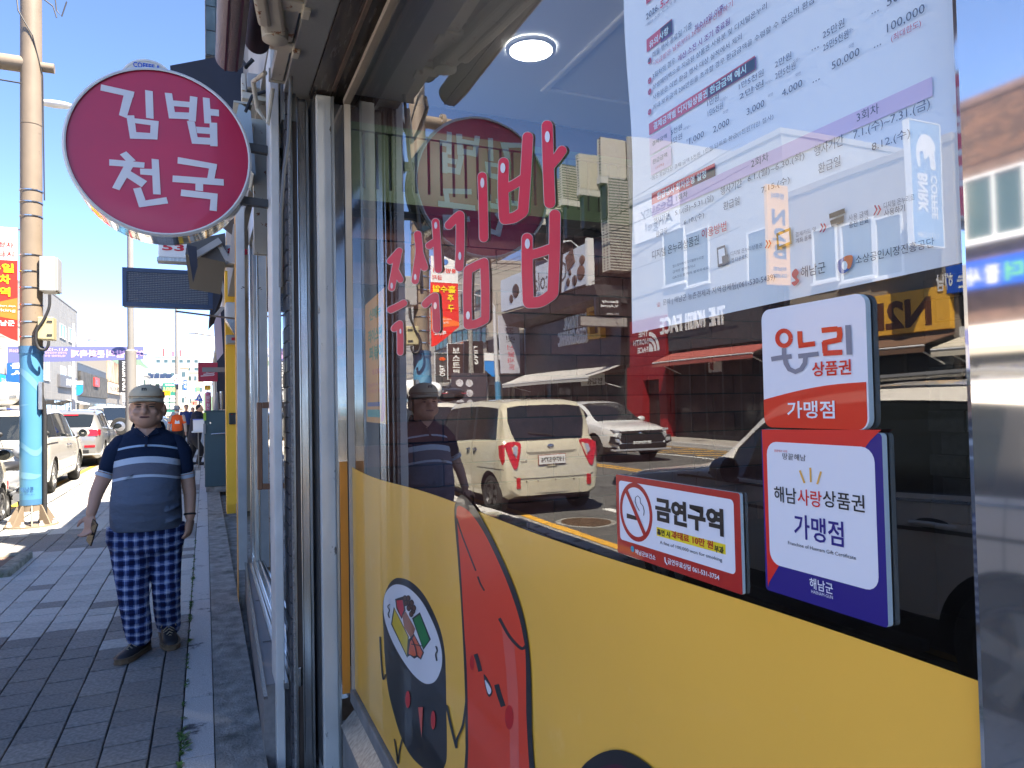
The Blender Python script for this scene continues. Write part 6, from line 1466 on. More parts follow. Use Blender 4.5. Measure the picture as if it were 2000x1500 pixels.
cpoly(c, 'brake_lamp', [(-.3, 1.555), (.3, 1.555), (.3, 1.535), (-.3, 1.535)], lamp_r, th=.02, lift=.012)
plate_no(c, .84, '61머8890'); MB().box(-.62, .62, -.012, .08, .40, .52).build('lower_grille', trim_blk, c.root, bevel=.02); MB().box(-.9, .9, -.02, .1, .36, .40).build('bumper_strip', mat('skid_silver', (0, 0, 0)), c.root)
MB().tube([(0, .8, 1.66), (0, .72, 1.78)], .012, 6).build('antenna', trim_blk, c.root)
# --- white off-roader with a spare wheel, hidden halfway behind the lamp post
sp = dict(sp); sp.update(top=[(0, .85), (.03, 1.1), (.06, 1.25), (.12, 1.80), (.3, 1.86), (2.6, 1.86), (2.9, 1.76), (3.3, 1.26), (3.4, 1.2), (4.4, 1.1), (4.62, .95), (4.7, .65)], rear=[.06, .12], wind=[2.9, 3.3], wt=[(0, .80), (2.9, .78), (3.6, .8), (4.7, .66)])
c = car('off_roader', 'white off-roader with a covered spare wheel on its tail, half behind the grey lamp post', 'car', (-3.6, 33.5, ZR), R(0), sp, whitep, 'vehicles parked along the near kerb')
wheels(c, 6, rim_m, .22)
sw = MB().lathe((.38, -.02, 1.02), (0, -1, 0), [(0, .33), (.05, .36), (.16, .36), (.2, .33), (.2, .2), (.15, .18)], 28).build('spare_wheel', tyre_m, c.root, smooth=40)
MB().lathe((.38, -.205, 1.02), (0, -1, 0), [(0, .22), (.012, .2), (.02, .05)], 20).build('rim', rim_m, sw)
for s in (1, -1): cpoly(c, 'tail_light', [(s*.74, 1.0), (s*.84, 1.0), (s*.84, .8), (s*.74, .8)], lamp_r, th=.05, lift=.01)
# --- two cars far up the street
sp = dict(L=4.6, R=.33, axles=(.9, 3.6),
  top=[(0, .75), (.05, .95), (.1, 1.02), (.5, 1.06), (1.05, 1.38), (1.5, 1.44), (2.3, 1.45), (2.6, 1.40), (3.4, .98), (3.6, .93), (4.3, .84), (4.5, .74), (4.6, .55)],
  belt=[(0, .7), (.05, .88), (.1, .94), (1.0, .95), (3.4, .9), (4.3, .78), (4.5, .68), (4.6, .5)], w=[(0, .78), (.1, .84), (.5, .91), (4.0, .91), (4.4, .84), (4.6, .7)], wt=[(0, .7), (.5, .68), (1.5, .62), (2.5, .62), (3.5, .7), (4.6, .6)],
  side=[(.9, 1.75), (1.85, 3.0)], wind=[2.6, 3.4], rear=[.5, 1.05])
c = car('white_sedan', 'white saloon car far up the street beside the walking man', 'car', (-3.0, 41, ZR), R(0), sp, whitep, 'vehicles parked along the near kerb'); wheels(c, 6)
cpoly(c, 'tail_light', [(.4, .92), (.8, .94), (.82, .80), (.5, .82)], lamp_r, mirrorx=True, th=.1)
c = car('dark_hatchback', 'dark blue car with pale alloy wheels turned across the far kerbside', 'car', (-.9, 37.2, ZR), R(78), sp, paintm('dark_blue_paint', (.02, .03, .05)), 'vehicles parked along the near kerb'); wheels(c, 9, rim_m)
c = car('dark_wagon', 'dark estate car with a black roof box driving up the near lane', 'car', (-6.3, 21.5, ZR), R(0), dict(van.s), blackp); wheels(c, 6)
g_ = MB().grid(lambda u, v: bx(u, v)+Vector((0, 0, -.02)), 32, 12); g_.build('roof_box', gr, c.root, smooth=45); MB().box(-.42, .42, .36, .40, 1.98, 2.01).build('red_stripe', lamp_r, c.root)
cpoly(c, 'tail_light', [(.50, 1.02), (.93, 1.06), (.95, .90), (.80, .86), (.55, .90)], lamp_r, mirrorx=True, th=.12, lift=.006)
# --- scooter between the cream car and the minivan
t = thing('motor_scooter', 'silver motor scooter with a clear windscreen parked behind the blue pole', 'scooter', (-2.82, 13.7, ZR)); o_ = Vector((-2.82, 13.7, ZR))
sc_m = paintm('scooter_silver', (.40, .42, .45), .25, .4)
for y, r in ((-.62, .22), (.62, .22)):
 w_ = MB().lathe(o_+Vector((-.055, y, r)), (1, 0, 0), [(0, r*.7), (.01, r*.95), (.03, r), (.08, r), (.1, r*.95), (.11, r*.7)], 28, caps=False).build('wheel', tyre_m, t, smooth=40)
 MB().lathe(o_+Vector((-.04, y, r)), (1, 0, 0), [(0, r*.72), (.08, r*.72), (.07, r*.5), (.09, .03)], 20).build('rim', rim_m, w_, smooth=40)
MB().grid(lambda u, v: o_+Vector(((u-.5)*.36*(1-.3*v), .52+.10*v-.12*abs(u-.5), .32+.62*v)), 8, 8).build('leg_shield', sc_m, t, smooth=50)
MB().ell(o_+Vector((0, -.42, .60)), .19, .48, .20, 18, 10).build('rear_body', sc_m, t, smooth=60); MB().ell(o_+Vector((0, -.32, .79)), .17, .42, .09, 16, 8).build('seat', trim_blk, t, smooth=60)
MB().box(o_.x-.16, o_.x+.16, o_.y-.1, o_.y+.5, ZR+.25, ZR+.32).build('footboard', trim_blk, t, bevel=.02)
MB().ell(o_+Vector((0, .62, .98)), .17, .14, .13, 14, 8).build('head_cowl', sc_m, t, smooth=60); MB().ell(o_+Vector((0, .66, .45)), .12, .24, .16, 14, 8).build('front_fender', sc_m, t, smooth=60)
MB().tube([o_+Vector((-.36, .5, 1.05)), o_+Vector((-.1, .58, 1.02)), o_+Vector((.1, .58, 1.02)), o_+Vector((.36, .5, 1.05))], .017).build('handlebar', trim_blk, t)
for s in (-1, 1):
 MB().tube([o_+Vector((s*.26, .53, 1.04)), o_+Vector((s*.32, .5, 1.24))], .007, 6).build('mirror_stem', trim_blk, t); MB().ell(o_+Vector((s*.33, .5, 1.28)), .07, .02, .045, 12, 6).build('mirror', trim_blk, t, smooth=60)
MB().grid(lambda u, v: o_+Vector(((u-.5)*.5*(1-.5*v*v), .74-.16*v-.1*(abs(u-.5)*2)**2, 1.0+.5*v)), 8, 8).build('windscreen', glass_mat('clear_plastic', 1.45, (.9, .94, .95)), t, smooth=60)
MB().tube([o_+Vector((.17, -.05, .28)), o_+Vector((.2, -.45, .3)), o_+Vector((.2, -.85, .36))], [.03, .05, .055], 10).build('exhaust', rim_m, t, smooth=50)
MB().prism([o_+Vector((-.1, -.88, .62)), o_+Vector((.1, -.88, .62)), o_+Vector((.1, -.86, .50)), o_+Vector((-.1, -.86, .50))], (0, .02, 0)).build('tail_light', lamp_r, t)
# ================================================================== STREET FURNITURE AND THE ROW OF SHOPS ON OUR SIDE
tan = mat('tan_pole_paint', (0.20, 0.155, 0.11), 0.55, var=0.06, vscale=5, bump=.08, bscale=60, wear=((.12, .085, .055), .66, 9, .05))
wrap = mat('pole_wrap_blue', (.065, .21, .36), 0.45, var=.05, vscale=2); wrap_w = mat('pole_wrap_white', (.12, .28, .42), .45); wrap_d = mat('pole_wrap_cap', (.05, .14, .26), .45)
black_cable = mat('black_cable', (.02, .02, .022), .6)
PXY = (-2.14, 11.33); PR = .132
t = thing('utility_pole', 'tan steel utility pole wrapped in pale blue at the bottom, at the kerb', 'utility pole', (*PXY, 0))
pc = Vector((*PXY, 0))
MB().lathe(pc, (0, 0, 1), [(.2, PR), (5.4, PR-.004), (5.402, PR-.010), (5.41, PR-.010), (5.412, PR-.004), (9.5, PR-.01)], 36).build('shaft', tan, t, smooth=40)
MB().lathe(pc, (0, 0, 1), [(.30, PR+.004), (2.30, PR+.004)], 36).build('blue_wrap', wrap, t, smooth=40)
MB().lathe(pc, (0, 0, 1), [(2.30, PR+.014), (2.40, PR+.014)], 36).build('wrap_band', wrap_d, t, smooth=40); MB().lathe(pc, (0, 0, 1), [(.285, PR+.006), (.36, PR+.006)], 36).build('wrap_band', wrap_d, t, smooth=40)
def on_pole(pts, lift=.006):
 return [pc+Vector(((PR+lift)*math.sin(R(a)), -(PR+lift)*math.cos(R(a)), z)) for a, z in pts]
def swoosh(a0, a1, f, w, n=16):
 mb = MB(); L = on_pole([(a0+(a1-a0)*i/n, f(i/n)-w(i/n)) for i in range(n+1)]); U = on_pole([(a0+(a1-a0)*i/n, f(i/n)+w(i/n)) for i in range(n+1)])
 mb.add(L+U, [(i, i+1, n+2+i, n+1+i) for i in range(n)]); mb.build('white_swoosh', wrap_w, t, smooth=60)
swoosh(-88, 80, lambda u: 2.10-.42*u**1.8, lambda u: .012+.05*math.sin(u*2.6))
swoosh(-85, 0, lambda u: 1.60+.02*u, lambda u: .012*math.sin(u*3.1))
swoosh(-80, 85, lambda u: 1.10+.05*math.sin(u*6.28)-.10*math.sin(u*3.14), lambda u: .04)
swoosh(-86, 60, lambda u: .70-.05*u+.12*max(0, u-.8), lambda u: .045*math.sin(.4+u*2.5))
mb = MB(); letter(mb, '해남군', pc+Vector((-.10, -PR-.008, .46)), pc+Vector((.05, -PR-.008, .46)), pc+Vector((-.10, -PR-.008, .53)), .01, .001); letter(mb, 'Haenam-gun', pc+Vector((-.10, -PR-.008, .42)), pc+Vector((.06, -PR-.008, .42)), pc+Vector((-.10, -PR-.008, .44)), 0, .001)
mb.build('lettering', mat('wrap_navy', rgb(40, 80, 130), .5), t)
MB().lathe(pc, (0, 0, 1), [(0, .31), (.022, .31), (.024, .15)], 36).build('base_plate', tan, t)
for k in range(8):
 a = k*math.pi/4+.2; d = Vector((math.cos(a), math.sin(a), 0)); s_ = Vector((-d.y, d.x, 0))*.008
 MB().prism([pc+d*(PR-.005)+Vector((0, 0, .024))+s_, pc+d*.29+Vector((0, 0, .024))+s_, pc+d*.27+Vector((0, 0, .07))+s_, pc+d*(PR+.03)+Vector((0, 0, .27))+s_, pc+d*(PR-.005)+Vector((0, 0, .285))+s_], -2*s_).build('gusset', tan, t)
 a += math.pi/8; d = Vector((math.cos(a), math.sin(a), 0)); MB().lathe(pc+d*.27+Vector((0, 0, .023)), (0, 0, 1), [(0, .032), (.025, .03), (.03, .018), (.06, .016)], 8).build('anchor_bolt', granite, t)
zc = onY(60, 128, 11.33).z
MB().tube([pc+Vector((-1.6, 0, zc)), pc+Vector((-.05, 0, zc))], .105, 24).tube([pc+Vector((.05, 0, zc)), pc+Vector((.27, 0, zc))], .065, 18).build('cross_arm', tan, t, smooth=40)
MB().lathe(pc+Vector((-.42, 0, zc)), (1, 0, 0), [(0, .17), (.03, .17), (.031, .10)], 28).lathe(pc+Vector((-.455, 0, zc)), (1, 0, 0), [(0, .17), (.03, .17)], 28).build('flange', tan, t, smooth=30)
bb = MB()
for k in range(8): bb.lathe(pc+Vector((-.475, .135*math.cos(k*.785), zc+.135*math.sin(k*.785))), (1, 0, 0), [(0, .016), (.1, .016)], 6)
bb.build('flange_bolts', granite, t, kind='stuff')
for z in (2.52, 2.72, 2.95, 3.18, 3.40, 3.62, 4.15, 4.34, 4.5): MB().lathe(pc, (0, 0, 1), [(z, PR+.002), (z, PR+.006), (z+.014, PR+.006), (z+.014, PR+.002)], 32, caps=False).build('steel_band', steel, t)
MB().tube([pc+Vector((PR+.03, -.06, .05)), pc+Vector((PR+.03, -.06, 1.45)), pc+Vector((PR+.02, -.06, 1.62)), pc+Vector((PR-.01, -.09, 1.75))], .027, 10).build('conduit', black_cable, t, smooth=50)
MB().box(pc.x+PR-.03, pc.x+PR+.015, pc.y-.14, pc.y-.02, 1.55, 1.92).build('strap_box', steel_dull, t, bevel=.004)
MB().tube([pc+Vector((-.16, -.02, 9)), pc+Vector((-.17, -.06, 7.3)), pc+Vector((-.12, -PR-.01, 6.9)), pc+Vector((.04, -PR-.01, 6.6)), pc+Vector((.14, -.04, 6.1)), pc+Vector((.15, 0, 4.4))], .009, 6).tube([pc+Vector((.13, 0, 7.35)), pc+Vector((.28, -.02, 7.25)), pc+Vector((.30, -.02, 7.05)), pc+Vector((.36, -.02, 6.98)), pc+Vector((.42, -.02, 7.2))], .009, 6).tube([pc+Vector((.13, 0, 7.2)), pc+Vector((.26, -.02, 7.1)), pc+Vector((.30, -.02, 6.95))], .009, 6).tube([pc+Vector((-1.4, 0, zc-.12)), pc+Vector((-.6, -.1, zc-.28)), pc+Vector((-.1, -.1, zc-.30))], .010, 6).build('loose_wire', black_cable, t, kind='stuff')
g = thing('junction_box', 'grey metal junction box high on the right side of the tan pole', 'junction box', (-1.9, 11.33, 4))
a, b = onY(80, 570, 11.3), onY(112, 505, 11.3); lite = mat('pale_grey_box', (.30, .30, .29), .5)
MB().box(a.x, b.x, 11.18, 11.5, a.z, b.z).build('box', lite, g, bevel=.008); MB().box(b.x+.001, b.x+.025, 11.19, 11.49, a.z+.01, b.z-.01).build('door', lite, g, bevel=.004)
g = thing('junction_box', 'small cream junction box strapped to the tan pole below the grey one', 'junction box', (-1.9, 11.33, 3))
a, b = onY(76, 664, 11.2), onY(107, 621, 11.2); crm = mat('cream_box', (.42, .36, .2), .5)
MB().box(a.x, b.x, 11.10, 11.33, a.z, b.z).build('box', crm, g, bevel=.008); MB().box(a.x+.008, b.x-.008, 11.088, 11.099, a.z+.008, b.z-.008).build('door', crm, g, bevel=.003)
for z in (a.z+.05, b.z-.07): MB().box(b.x-.07, b.x-.01, 11.078, 11.087, z, z+.02).build('latch', black_cable, g)
cb = thing('pole_cable', 'thick black cable looping from the grey box to the cream box', 'cable', (-1.95, 11.2, 3))
q = [(97, 575), (96, 600), (85, 625), (72, 645), (70, 665), (76, 680), (88, 683), (94, 675), (95, 666)]
MB().tube([onY(x, y, 11.07) for x, y in smooth_poly(q, 4, False)], .018, 8).build('cable', black_cable, cb, smooth=60)
ban = thing('street_banner', 'red and orange parking banner with yellow Korean letters hanging beside the tan pole', 'banner', (-2.6, 11.3, 3))
YB = 11.3; xr = PXY[0]-PR-.02; zt_, zb_ = onY(30, 445, YB).z, onY(35, 666, YB).z; wB = .52
bw, br, bo = mat('banner_white', (.78, .78, .76), .7), mat('banner_red', rgb(222, 34, 22), .7), mat('banner_orange', rgb(244, 110, 30), .7); bye = mat('banner_yellow', rgb(255, 222, 0), .6)
hB = zt_-zb_
P = [(xr-wB, zt_), (xr, zt_), (xr, zb_+.0), (xr-.10, zb_+.02), (xr-.26, zb_+.12), (xr-.42, zb_+.34), (xr-wB, zb_+.62)]
P = [(2*xr-wB-x, z) for x, z in P]
MB().prism([(x, YB, z) for x, z in [(xr-wB, zt_), (xr, zt_), (xr, zb_), (xr-.08, zb_+.03), (xr-.25, zb_+.13), (xr-.42, zb_+.26), (xr-wB, zb_+.34)]], (0, .012, 0)).build('cloth', br, ban)
MB().add([(xr-wB, YB-.002, zt_-.29*hB), (xr, YB-.002, zt_-.29*hB), (xr, YB-.002, zt_), (xr-wB, YB-.002, zt_)], [(0, 1, 2, 3)]).build('white_field', bw, ban)
MB().poly([(xr-wB, YB-.002, zb_+.36), (xr-.30, YB-.002, zb_+.34), (xr, YB-.002, zb_+.28), (xr, YB-.002, zt_-.62*hB), (xr-wB, YB-.002, zt_-.72*hB)]).build('orange_field', bo, ban)
for s, x0, x1, z0, z1, m, b in [('불법주정차', .04, .48, .82, .87, br, .02), ('금지', .30, .48, .74, .79, br, .02), ('홀수일', .04, .48, .60, .68, bye, .03), ('주', .08, .20, .50, .58, bye, .03), ('차', .32, .44, .50, .58, bye, .03), ('구', .08, .20, .39, .47, bye, .03), ('역', .32, .44, .39, .47, bye, .03), ('Odd-numbers days', .14, .50, .295, .315, bw, 0), ('Parking', .2, .5, .25, .28, bw, 0), ('해남군', .24, .49, .13, .18, bw, .02)]:
 ptext(ban, s, xr-wB+x0, zb_+z0*hB, xr-wB+x1, zb_+z1*hB, YB-.004, m, b)
for z in (zt_-.02, zb_+.42): MB().tube([(xr-wB-.02, YB+.02, z), (PXY[0], YB+.02, z)], .012, 6).build('arm', steel, ban)
cm = MB(); cm.lathe((xr-.30, YB-.004, zt_-.09), (0, -1, 0), [(0, .05), (.002, .05)], 16); cm.build('crest', mat('crest_blue', rgb(60, 120, 190), .5), ban)
# ---- the round shop sign
YS = 3.33
cS = onY(315, 298, YS); RS = .362
sgn = thing('round_shop_sign', 'round crimson projecting sign with white Korean letters and a polished steel rim', 'shop sign', (cS.x, YS+.08, cS.z))
crim = mat('crimson_face', rgb(186, 28, 70), .36, var=.07, vscale=2.5, bump=.12, bscale=3.5, coat=.15)
off = Vector((cS.x, YS, cS.z))
def disc(u, v):
 a = 6.28318*u; r = RS*.965*v; w = .003*math.exp(-((a-4.45)/.5)**2)*v*math.sin(14*v+3*a)+.002*math.exp(-((a-5.2)/.35)**2)*v*math.sin(20*v)
 return off+Vector((r*math.cos(a), -.002+w*.8, r*math.sin(a)))
MB().grid(disc, 72, 20).build('face', crim, sgn, smooth=80)
MB().lathe(off, (0, 1, 0), [(-.012, RS*.958), (-.014, RS*.975), (-.004, RS), (.0, RS)], 72, caps=False).build('edge_trim', mat('edge_white', (.62, .62, .62), .35), sgn, smooth=40)
MB().lathe(off, (0, 1, 0), [(0, RS), (.02, RS), (.022, RS-.004), (.026, RS-.004), (.028, RS), (.13, RS), (.132, RS-.004), (.137, RS-.004), (.139, RS), (.16, RS), (.16, .02)], 72, caps=False).build('rim', mat('mirror_steel', (.66, .65, .63), .06, metal=1.0, var=.08, vscale=30), sgn, smooth=30)
Z1 = lambda x, y: (x/3.0, y/3.0)
_n = [0]
def cut_letter(nm, quads):
 for q in quads:
  _n[0] += 1
  P = [onY(*Z1(x, y), YS-.0050-.00006*_n[0]) for x, y in q]
  nn = sum(((P[i]-P[0]).cross(P[i+1]-P[0]) for i in range(1, len(P)-1)), Vector())
  if nn.y > 0: P = P[::-1]
  MB().poly(P).build('letter_stroke', mat('letter_white', (.66, .66, .70), .5), sgn)
cut_letter('a', [[(592, 494), (788, 538), (780, 572), (588, 530)], [(726, 552), (786, 545), (741, 692), (697, 674)], [(850, 527), (895, 535), (900, 697), (856, 690)],
  [(740, 676), (786, 676), (803, 814), (762, 812)], [(745, 688), (930, 710), (928, 740), (795, 722)], [(882, 735), (930, 710), (922, 818), (878, 816)], [(798, 774), (882, 780), (922, 818), (762, 812)],
  [(965, 543), (1008, 547), (1030, 694), (990, 694)], [(1113, 562), (1157, 570), (1147, 712), (1105, 707)], [(1012, 588), (1118, 598), (1116, 630), (1018, 622)], [(992, 655), (1110, 660), (1106, 699), (992, 694)],
  [(1188, 570), (1228, 576), (1238, 724), (1197, 722)], [(1226, 637), (1283, 643), (1283, 682), (1230, 676)], [(1095, 708), (1140, 712), (1165, 842), (1125, 842)], [(1228, 718), (1272, 720), (1275, 858), (1232, 856)], [(1148, 742), (1232, 748), (1232, 786), (1155, 780)], [(1140, 803), (1240, 808), (1240, 848), (1125, 842)],
  [(702, 905), (740, 887), (795, 940), (750, 955)], [(640, 933), (847, 952), (845, 984), (640, 970)], [(735, 955), (790, 960), (700, 1115), (657, 1100)], [(760, 1000), (862, 1062), (830, 1097), (735, 1035)], [(888, 930), (930, 935), (942, 1140), (897, 1138)], [(820, 988), (892, 990), (892, 1028), (822, 1022)], [(780, 1105), (825, 1098), (852, 1170), (815, 1215)], [(815, 1180), (975, 1155), (985, 1192), (818, 1215)],
  [(1042, 920), (1272, 962), (1268, 994), (1040, 958)], [(1227, 975), (1272, 964), (1255, 1055), (1213, 1052)], [(1012, 1028), (1310, 1050), (1312, 1088), (1010, 1066)], [(1145, 1075), (1190, 1078), (1190, 1120), (1145, 1116)], [(1062, 1110), (1275, 1135), (1272, 1172), (1058, 1148)], [(1235, 1155), (1275, 1140), (1270, 1238), (1228, 1232)]])
iron_g = mat('dark_iron', (.05, .05, .052), .5, var=.2, vscale=10)
for y in (288, 393):
 a = onY(497, y, YS+.08); MB().beam((a.x-.1, YS+.08, a.z), (.335, YS+.08, a.z-.012), .035, .035).build('bracket', iron_g, sgn)
MB().beam((.30, YS+.08, onY(540, 285, YS).z), (.30, YS+.08, onY(540, 396, YS).z-.02), .02, .03).build('bracket_plate', iron_g, sgn)
# ---- things behind and beside the round sign
def disc_sign(name, lab, cx, cy, Y, rp, m, text, tm, fm, cat='shop sign', post=None):
 c_ = onY(cx, cy, Y); r_ = abs(onY(cx, cy-rp, Y).z-c_.z); t = thing(name, lab, cat, (c_.x, Y, c_.z))
 MB().lathe(c_, (0, -1, 0), [(-.12, r_), (0, r_), (.01, r_*.95)], 40).build('disc', m, t, smooth=40); MB().lathe(c_, (0, -1, 0), [(-.13, r_*1.02), (.012, r_*1.04), (.014, r_*.96)], 40, caps=False).build('rim', fm, t, smooth=40)
 for s, u0, v0, u1, v1 in text: ptext(t, s, c_.x+u0*r_, c_.z+v0*r_, c_.x+u1*r_, c_.z+v1*r_, Y-.014, tm, .03)
 return t, c_, r_
t, c_, r_ = disc_sign('round_sign', 'round white coffee sign with blue capitals peeping above the crimson sign', 290, 166, 6.4, 47, mat('sign_cream', (.62, .62, .58), .5), [('COFFEE &', -.55, .62, .45, .85)], blue_s, white_frame_m)
MB().beam(c_+Vector((r_*.5, .06, 0)), Vector((.3, 6.46, c_.z)), .04, .04).build('bracket', iron_g, t)
a, b = onY(309, 502, 6.7), onY(372, 474, 6.7); t = thing('phone_number_sign', 'white box sign with red digits half hidden behind the crimson sign', 'shop sign', (a.x, 6.7, a.z))
MB().box(a.x, .28, 6.7, 6.84, a.z, b.z).build('panel', sign_white, t, bevel=.01)
ptext(t, '536-8283', a.x+.03, a.z+.06, a.x+.72, b.z-.02, 6.699, mat('digit_red', rgb(200, 30, 50), .5), .03); MB().box(a.x-.01, .28, 6.69, 6.85, a.z-.03, a.z-.001).build('frame', steel_dull, t)
a, b = onY(239, 598, 9.0), onY(415, 531, 9.0); led_n = mat('led_navy', rgb(52, 66, 88), .5); t = thing('led_board', 'dark navy dot matrix board hung from the shop fronts on a bracket', 'electronic sign', ((a.x+b.x)/2, 9.0, a.z))
MB().box(a.x, b.x, 9.0, 9.14, a.z, b.z).build('panel', led_n, t, bevel=.02)
e = .045
MB().box(a.x, b.x, 8.985, 8.999, b.z-e, b.z).box(a.x, b.x, 8.985, 8.999, a.z, a.z+e).box(a.x, a.x+e, 8.985, 8.999, a.z+e+.001, b.z-e-.001).box(b.x-e, b.x, 8.985, 8.999, a.z+e+.001, b.z-e-.001).build('frame', mat('led_frame', rgb(44, 62, 92), .45), t)
dm = MB(); nx, nz_ = 52, 17
for i in range(nx):
 for j in range(nz_):
  x = a.x+e+.012+(b.x-a.x-2*e-.024)*i/(nx-1); z = a.z+e+.012+(b.z-a.z-2*e-.024)*j/(nz_-1)
  dm.add([(x-.006, 8.997, z-.005), (x+.006, 8.997, z-.005), (x+.006, 8.997, z+.005), (x-.006, 8.997, z+.005), (x, 8.988, z)], [(0, 1, 4), (1, 2, 4), (2, 3, 4), (3, 0, 4)])
dm.build('led_dots', mat('led_dot', (.30, .31, .33), .3), t, kind='stuff')
MB().beam((b.x-.4, 9.07, a.z-.03), (.35, 9.07, a.z-.10), .02, .02).build('stay', brown_trim, t)
rust = mat('rusty_cream_paint', (.56, .52, .44), .55, var=.08, vscale=8, wear=((.24, .09, .03), .61, 22, .04))
aw = thing('folding_awning', 'rolled folding arm awning with a maroon roll and rusty cream brackets overhead', 'awning', (.2, 3, 3))
ft_ = MB(); c0, c1 = onY(448, 112, 3.05), None
c0.z -= .005; rA = .053
ft_.tube([(c0.x, 3.05, c0.z), (c0.x, -1.8, c0.z)], rA, 28); ft_.build('front_bar', mat('mottled_grey_pvc', (.23, .19, .195), .5, var=.12, vscale=150, bump=.3, bscale=120), aw, smooth=40)
MB().box(c0.x-.02, c0.x-.014, -1.8, 3.051, c0.z-rA-.001, c0.z-rA+.006).box(c0.x+.022, c0.x+.030, -1.8, 3.051, c0.z-rA+.002, c0.z-rA+.01).build('bar_groove', mat('groove_plum', (.06, .02, .04), .5), aw)
m0 = onY(504, 72, 3.0); MB().tube([(m0.x, 3.05, m0.z), (m0.x, -1.8, m0.z)], .048, 24).lathe((m0.x, 3.05, m0.z), (0, 1, 0), [(.0, .047), (.003, .03), (.006, .01)], 20).build('fabric_roll', mat('maroon_fabric', (.035, .012, .016), .8, var=.3, vscale=40), aw, smooth=40)
q0, q1 = onY(529, 160, 3.1), onY(553, 160, 3.1); zq = q0.z+.01
MB().box(q0.x, q1.x, -1.8, 3.1, zq, zq+.045).build('square_bar', rust, aw, bevel=.003); MB().box(q0.x-.008, q1.x+.006, 3.101, 3.112, zq-.006, zq+.05).build('end_cap', rust, aw)
for Y in (2.78, 2.48):
 MB().box(q0.x-.03, q1.x+.03, Y-.03, Y+.03, zq-.014, zq-.001).box(q0.x-.03, q0.x-.002, Y-.03, Y+.03, zq, zq+.06).box(q1.x+.002, q1.x+.03, Y-.03, Y+.03, zq-.035, zq+.06).build('clamp', rust, aw, bevel=.004)
 MB().lathe((q0.x-.015, Y-.032, zq+.02), (0, -1, 0), [(0, .012), (.012, .010)], 10).lathe((q1.x+.016, Y-.032, zq+.02), (0, -1, 0), [(0, .012), (.012, .010)], 10).build('clamp_bolt', mat('rust_bolt', (.09, .055, .04), .7), aw)
ar = MB(); ar.beam((q0.x-.02, 2.66, zq-.012), (q0.x-.16, 1.85, zq+.03), .075, .05).beam((q0.x-.06, 2.60, zq-.028), (q0.x-.18, 1.9, zq-.005), .045, .03); ar.build('arm', rust, aw, bevel=.012)
MB().lathe((q0.x-.02, 2.68, zq-.04), (0, 0, 1), [(-.012, .02), (0, .045), (.06, .05)], 20).build('elbow', rust, aw, smooth=40)
MB().tube([(q0.x-.03, 3.0, zq-.02), (q0.x-.07, 3.1, zq-.02), (q0.x-.05, 3.18, zq-.10), (q0.x-.01, 3.16, zq-.17), (q0.x+.01, 3.14, zq-.02)], .010, 8).build('hook', rust, aw)
g2 = MB(); p_ = onY(497, 160, 3.8); g2.box(p_.x-.035, p_.x+.035, 3.8, 4.4, p_.z-.03, p_.z+.045); g2.build('second_bar', mat('zinc_grey', (.34, .35, .36), .45), aw, bevel=.004)
MB().box(p_.x-.06, p_.x+.14, 3.84, 3.90, p_.z-.075, p_.z-.04).box(p_.x-.06, p_.x-.04, 3.83, 3.9, p_.z-.039, p_.z+.05).box(p_.x-.06, p_.x+.13, 4.0, 4.06, p_.z-.15, p_.z-.11).build('second_clamp', rust, aw, bevel=.004, kind='stuff')
MB().box(p_.x+.0, p_.x+.10, 3.95, 4.0, p_.z-.85, p_.z-.16).build('hanger_post', rust, aw)
MB().tube([(p_.x-.08, 3.7, p_.z+.17), (p_.x-.085, 3.65, p_.z+.05), (p_.x-.05, 3.6, p_.z-.02), (p_.x-.02, 3.6, p_.z+.02)], .012, 6).tube([(p_.x-.06, 3.5, p_.z-.28), (p_.x-.03, 3.5, p_.z-.20), (p_.x+.03, 3.5, p_.z-.17)], .008, 6).build('wire', black_cable, aw, kind='stuff')
MB().tube([(.335, 3.0, zq+.0), (.330, 2.98, zq-.1), (.318, 2.97, zq-.3), (.300, 2.96, zq-.42), (.285, 2.95, zq-.6), (.28, 2.95, zq-.9)], .0075, 8).build('service_wire', mat('grey_wire', (.14, .14, .14), .5), aw, smooth=50)
a, b = onY(457, 295, 3.75), onY(492, 207, 3.75); t = thing('light_box', 'pale blue white box sign seen edge on behind the crimson sign', 'shop sign', (a.x, 3.75, a.z))
MB().prism([(a.x-.02, 3.75, a.z), (b.x+.01, 3.75, a.z-.1), (b.x-.012, 3.75, b.z-.03), (a.x+.03, 3.75, b.z)], (0, .3, 0)).build('box', mat('pale_box', (.48, .54, .55), .5), t, bevel=.006); MB().box(a.x+.0, b.x+.0, 3.745, 4.05, b.z+.004, b.z+.014).build('cap', rust, t)
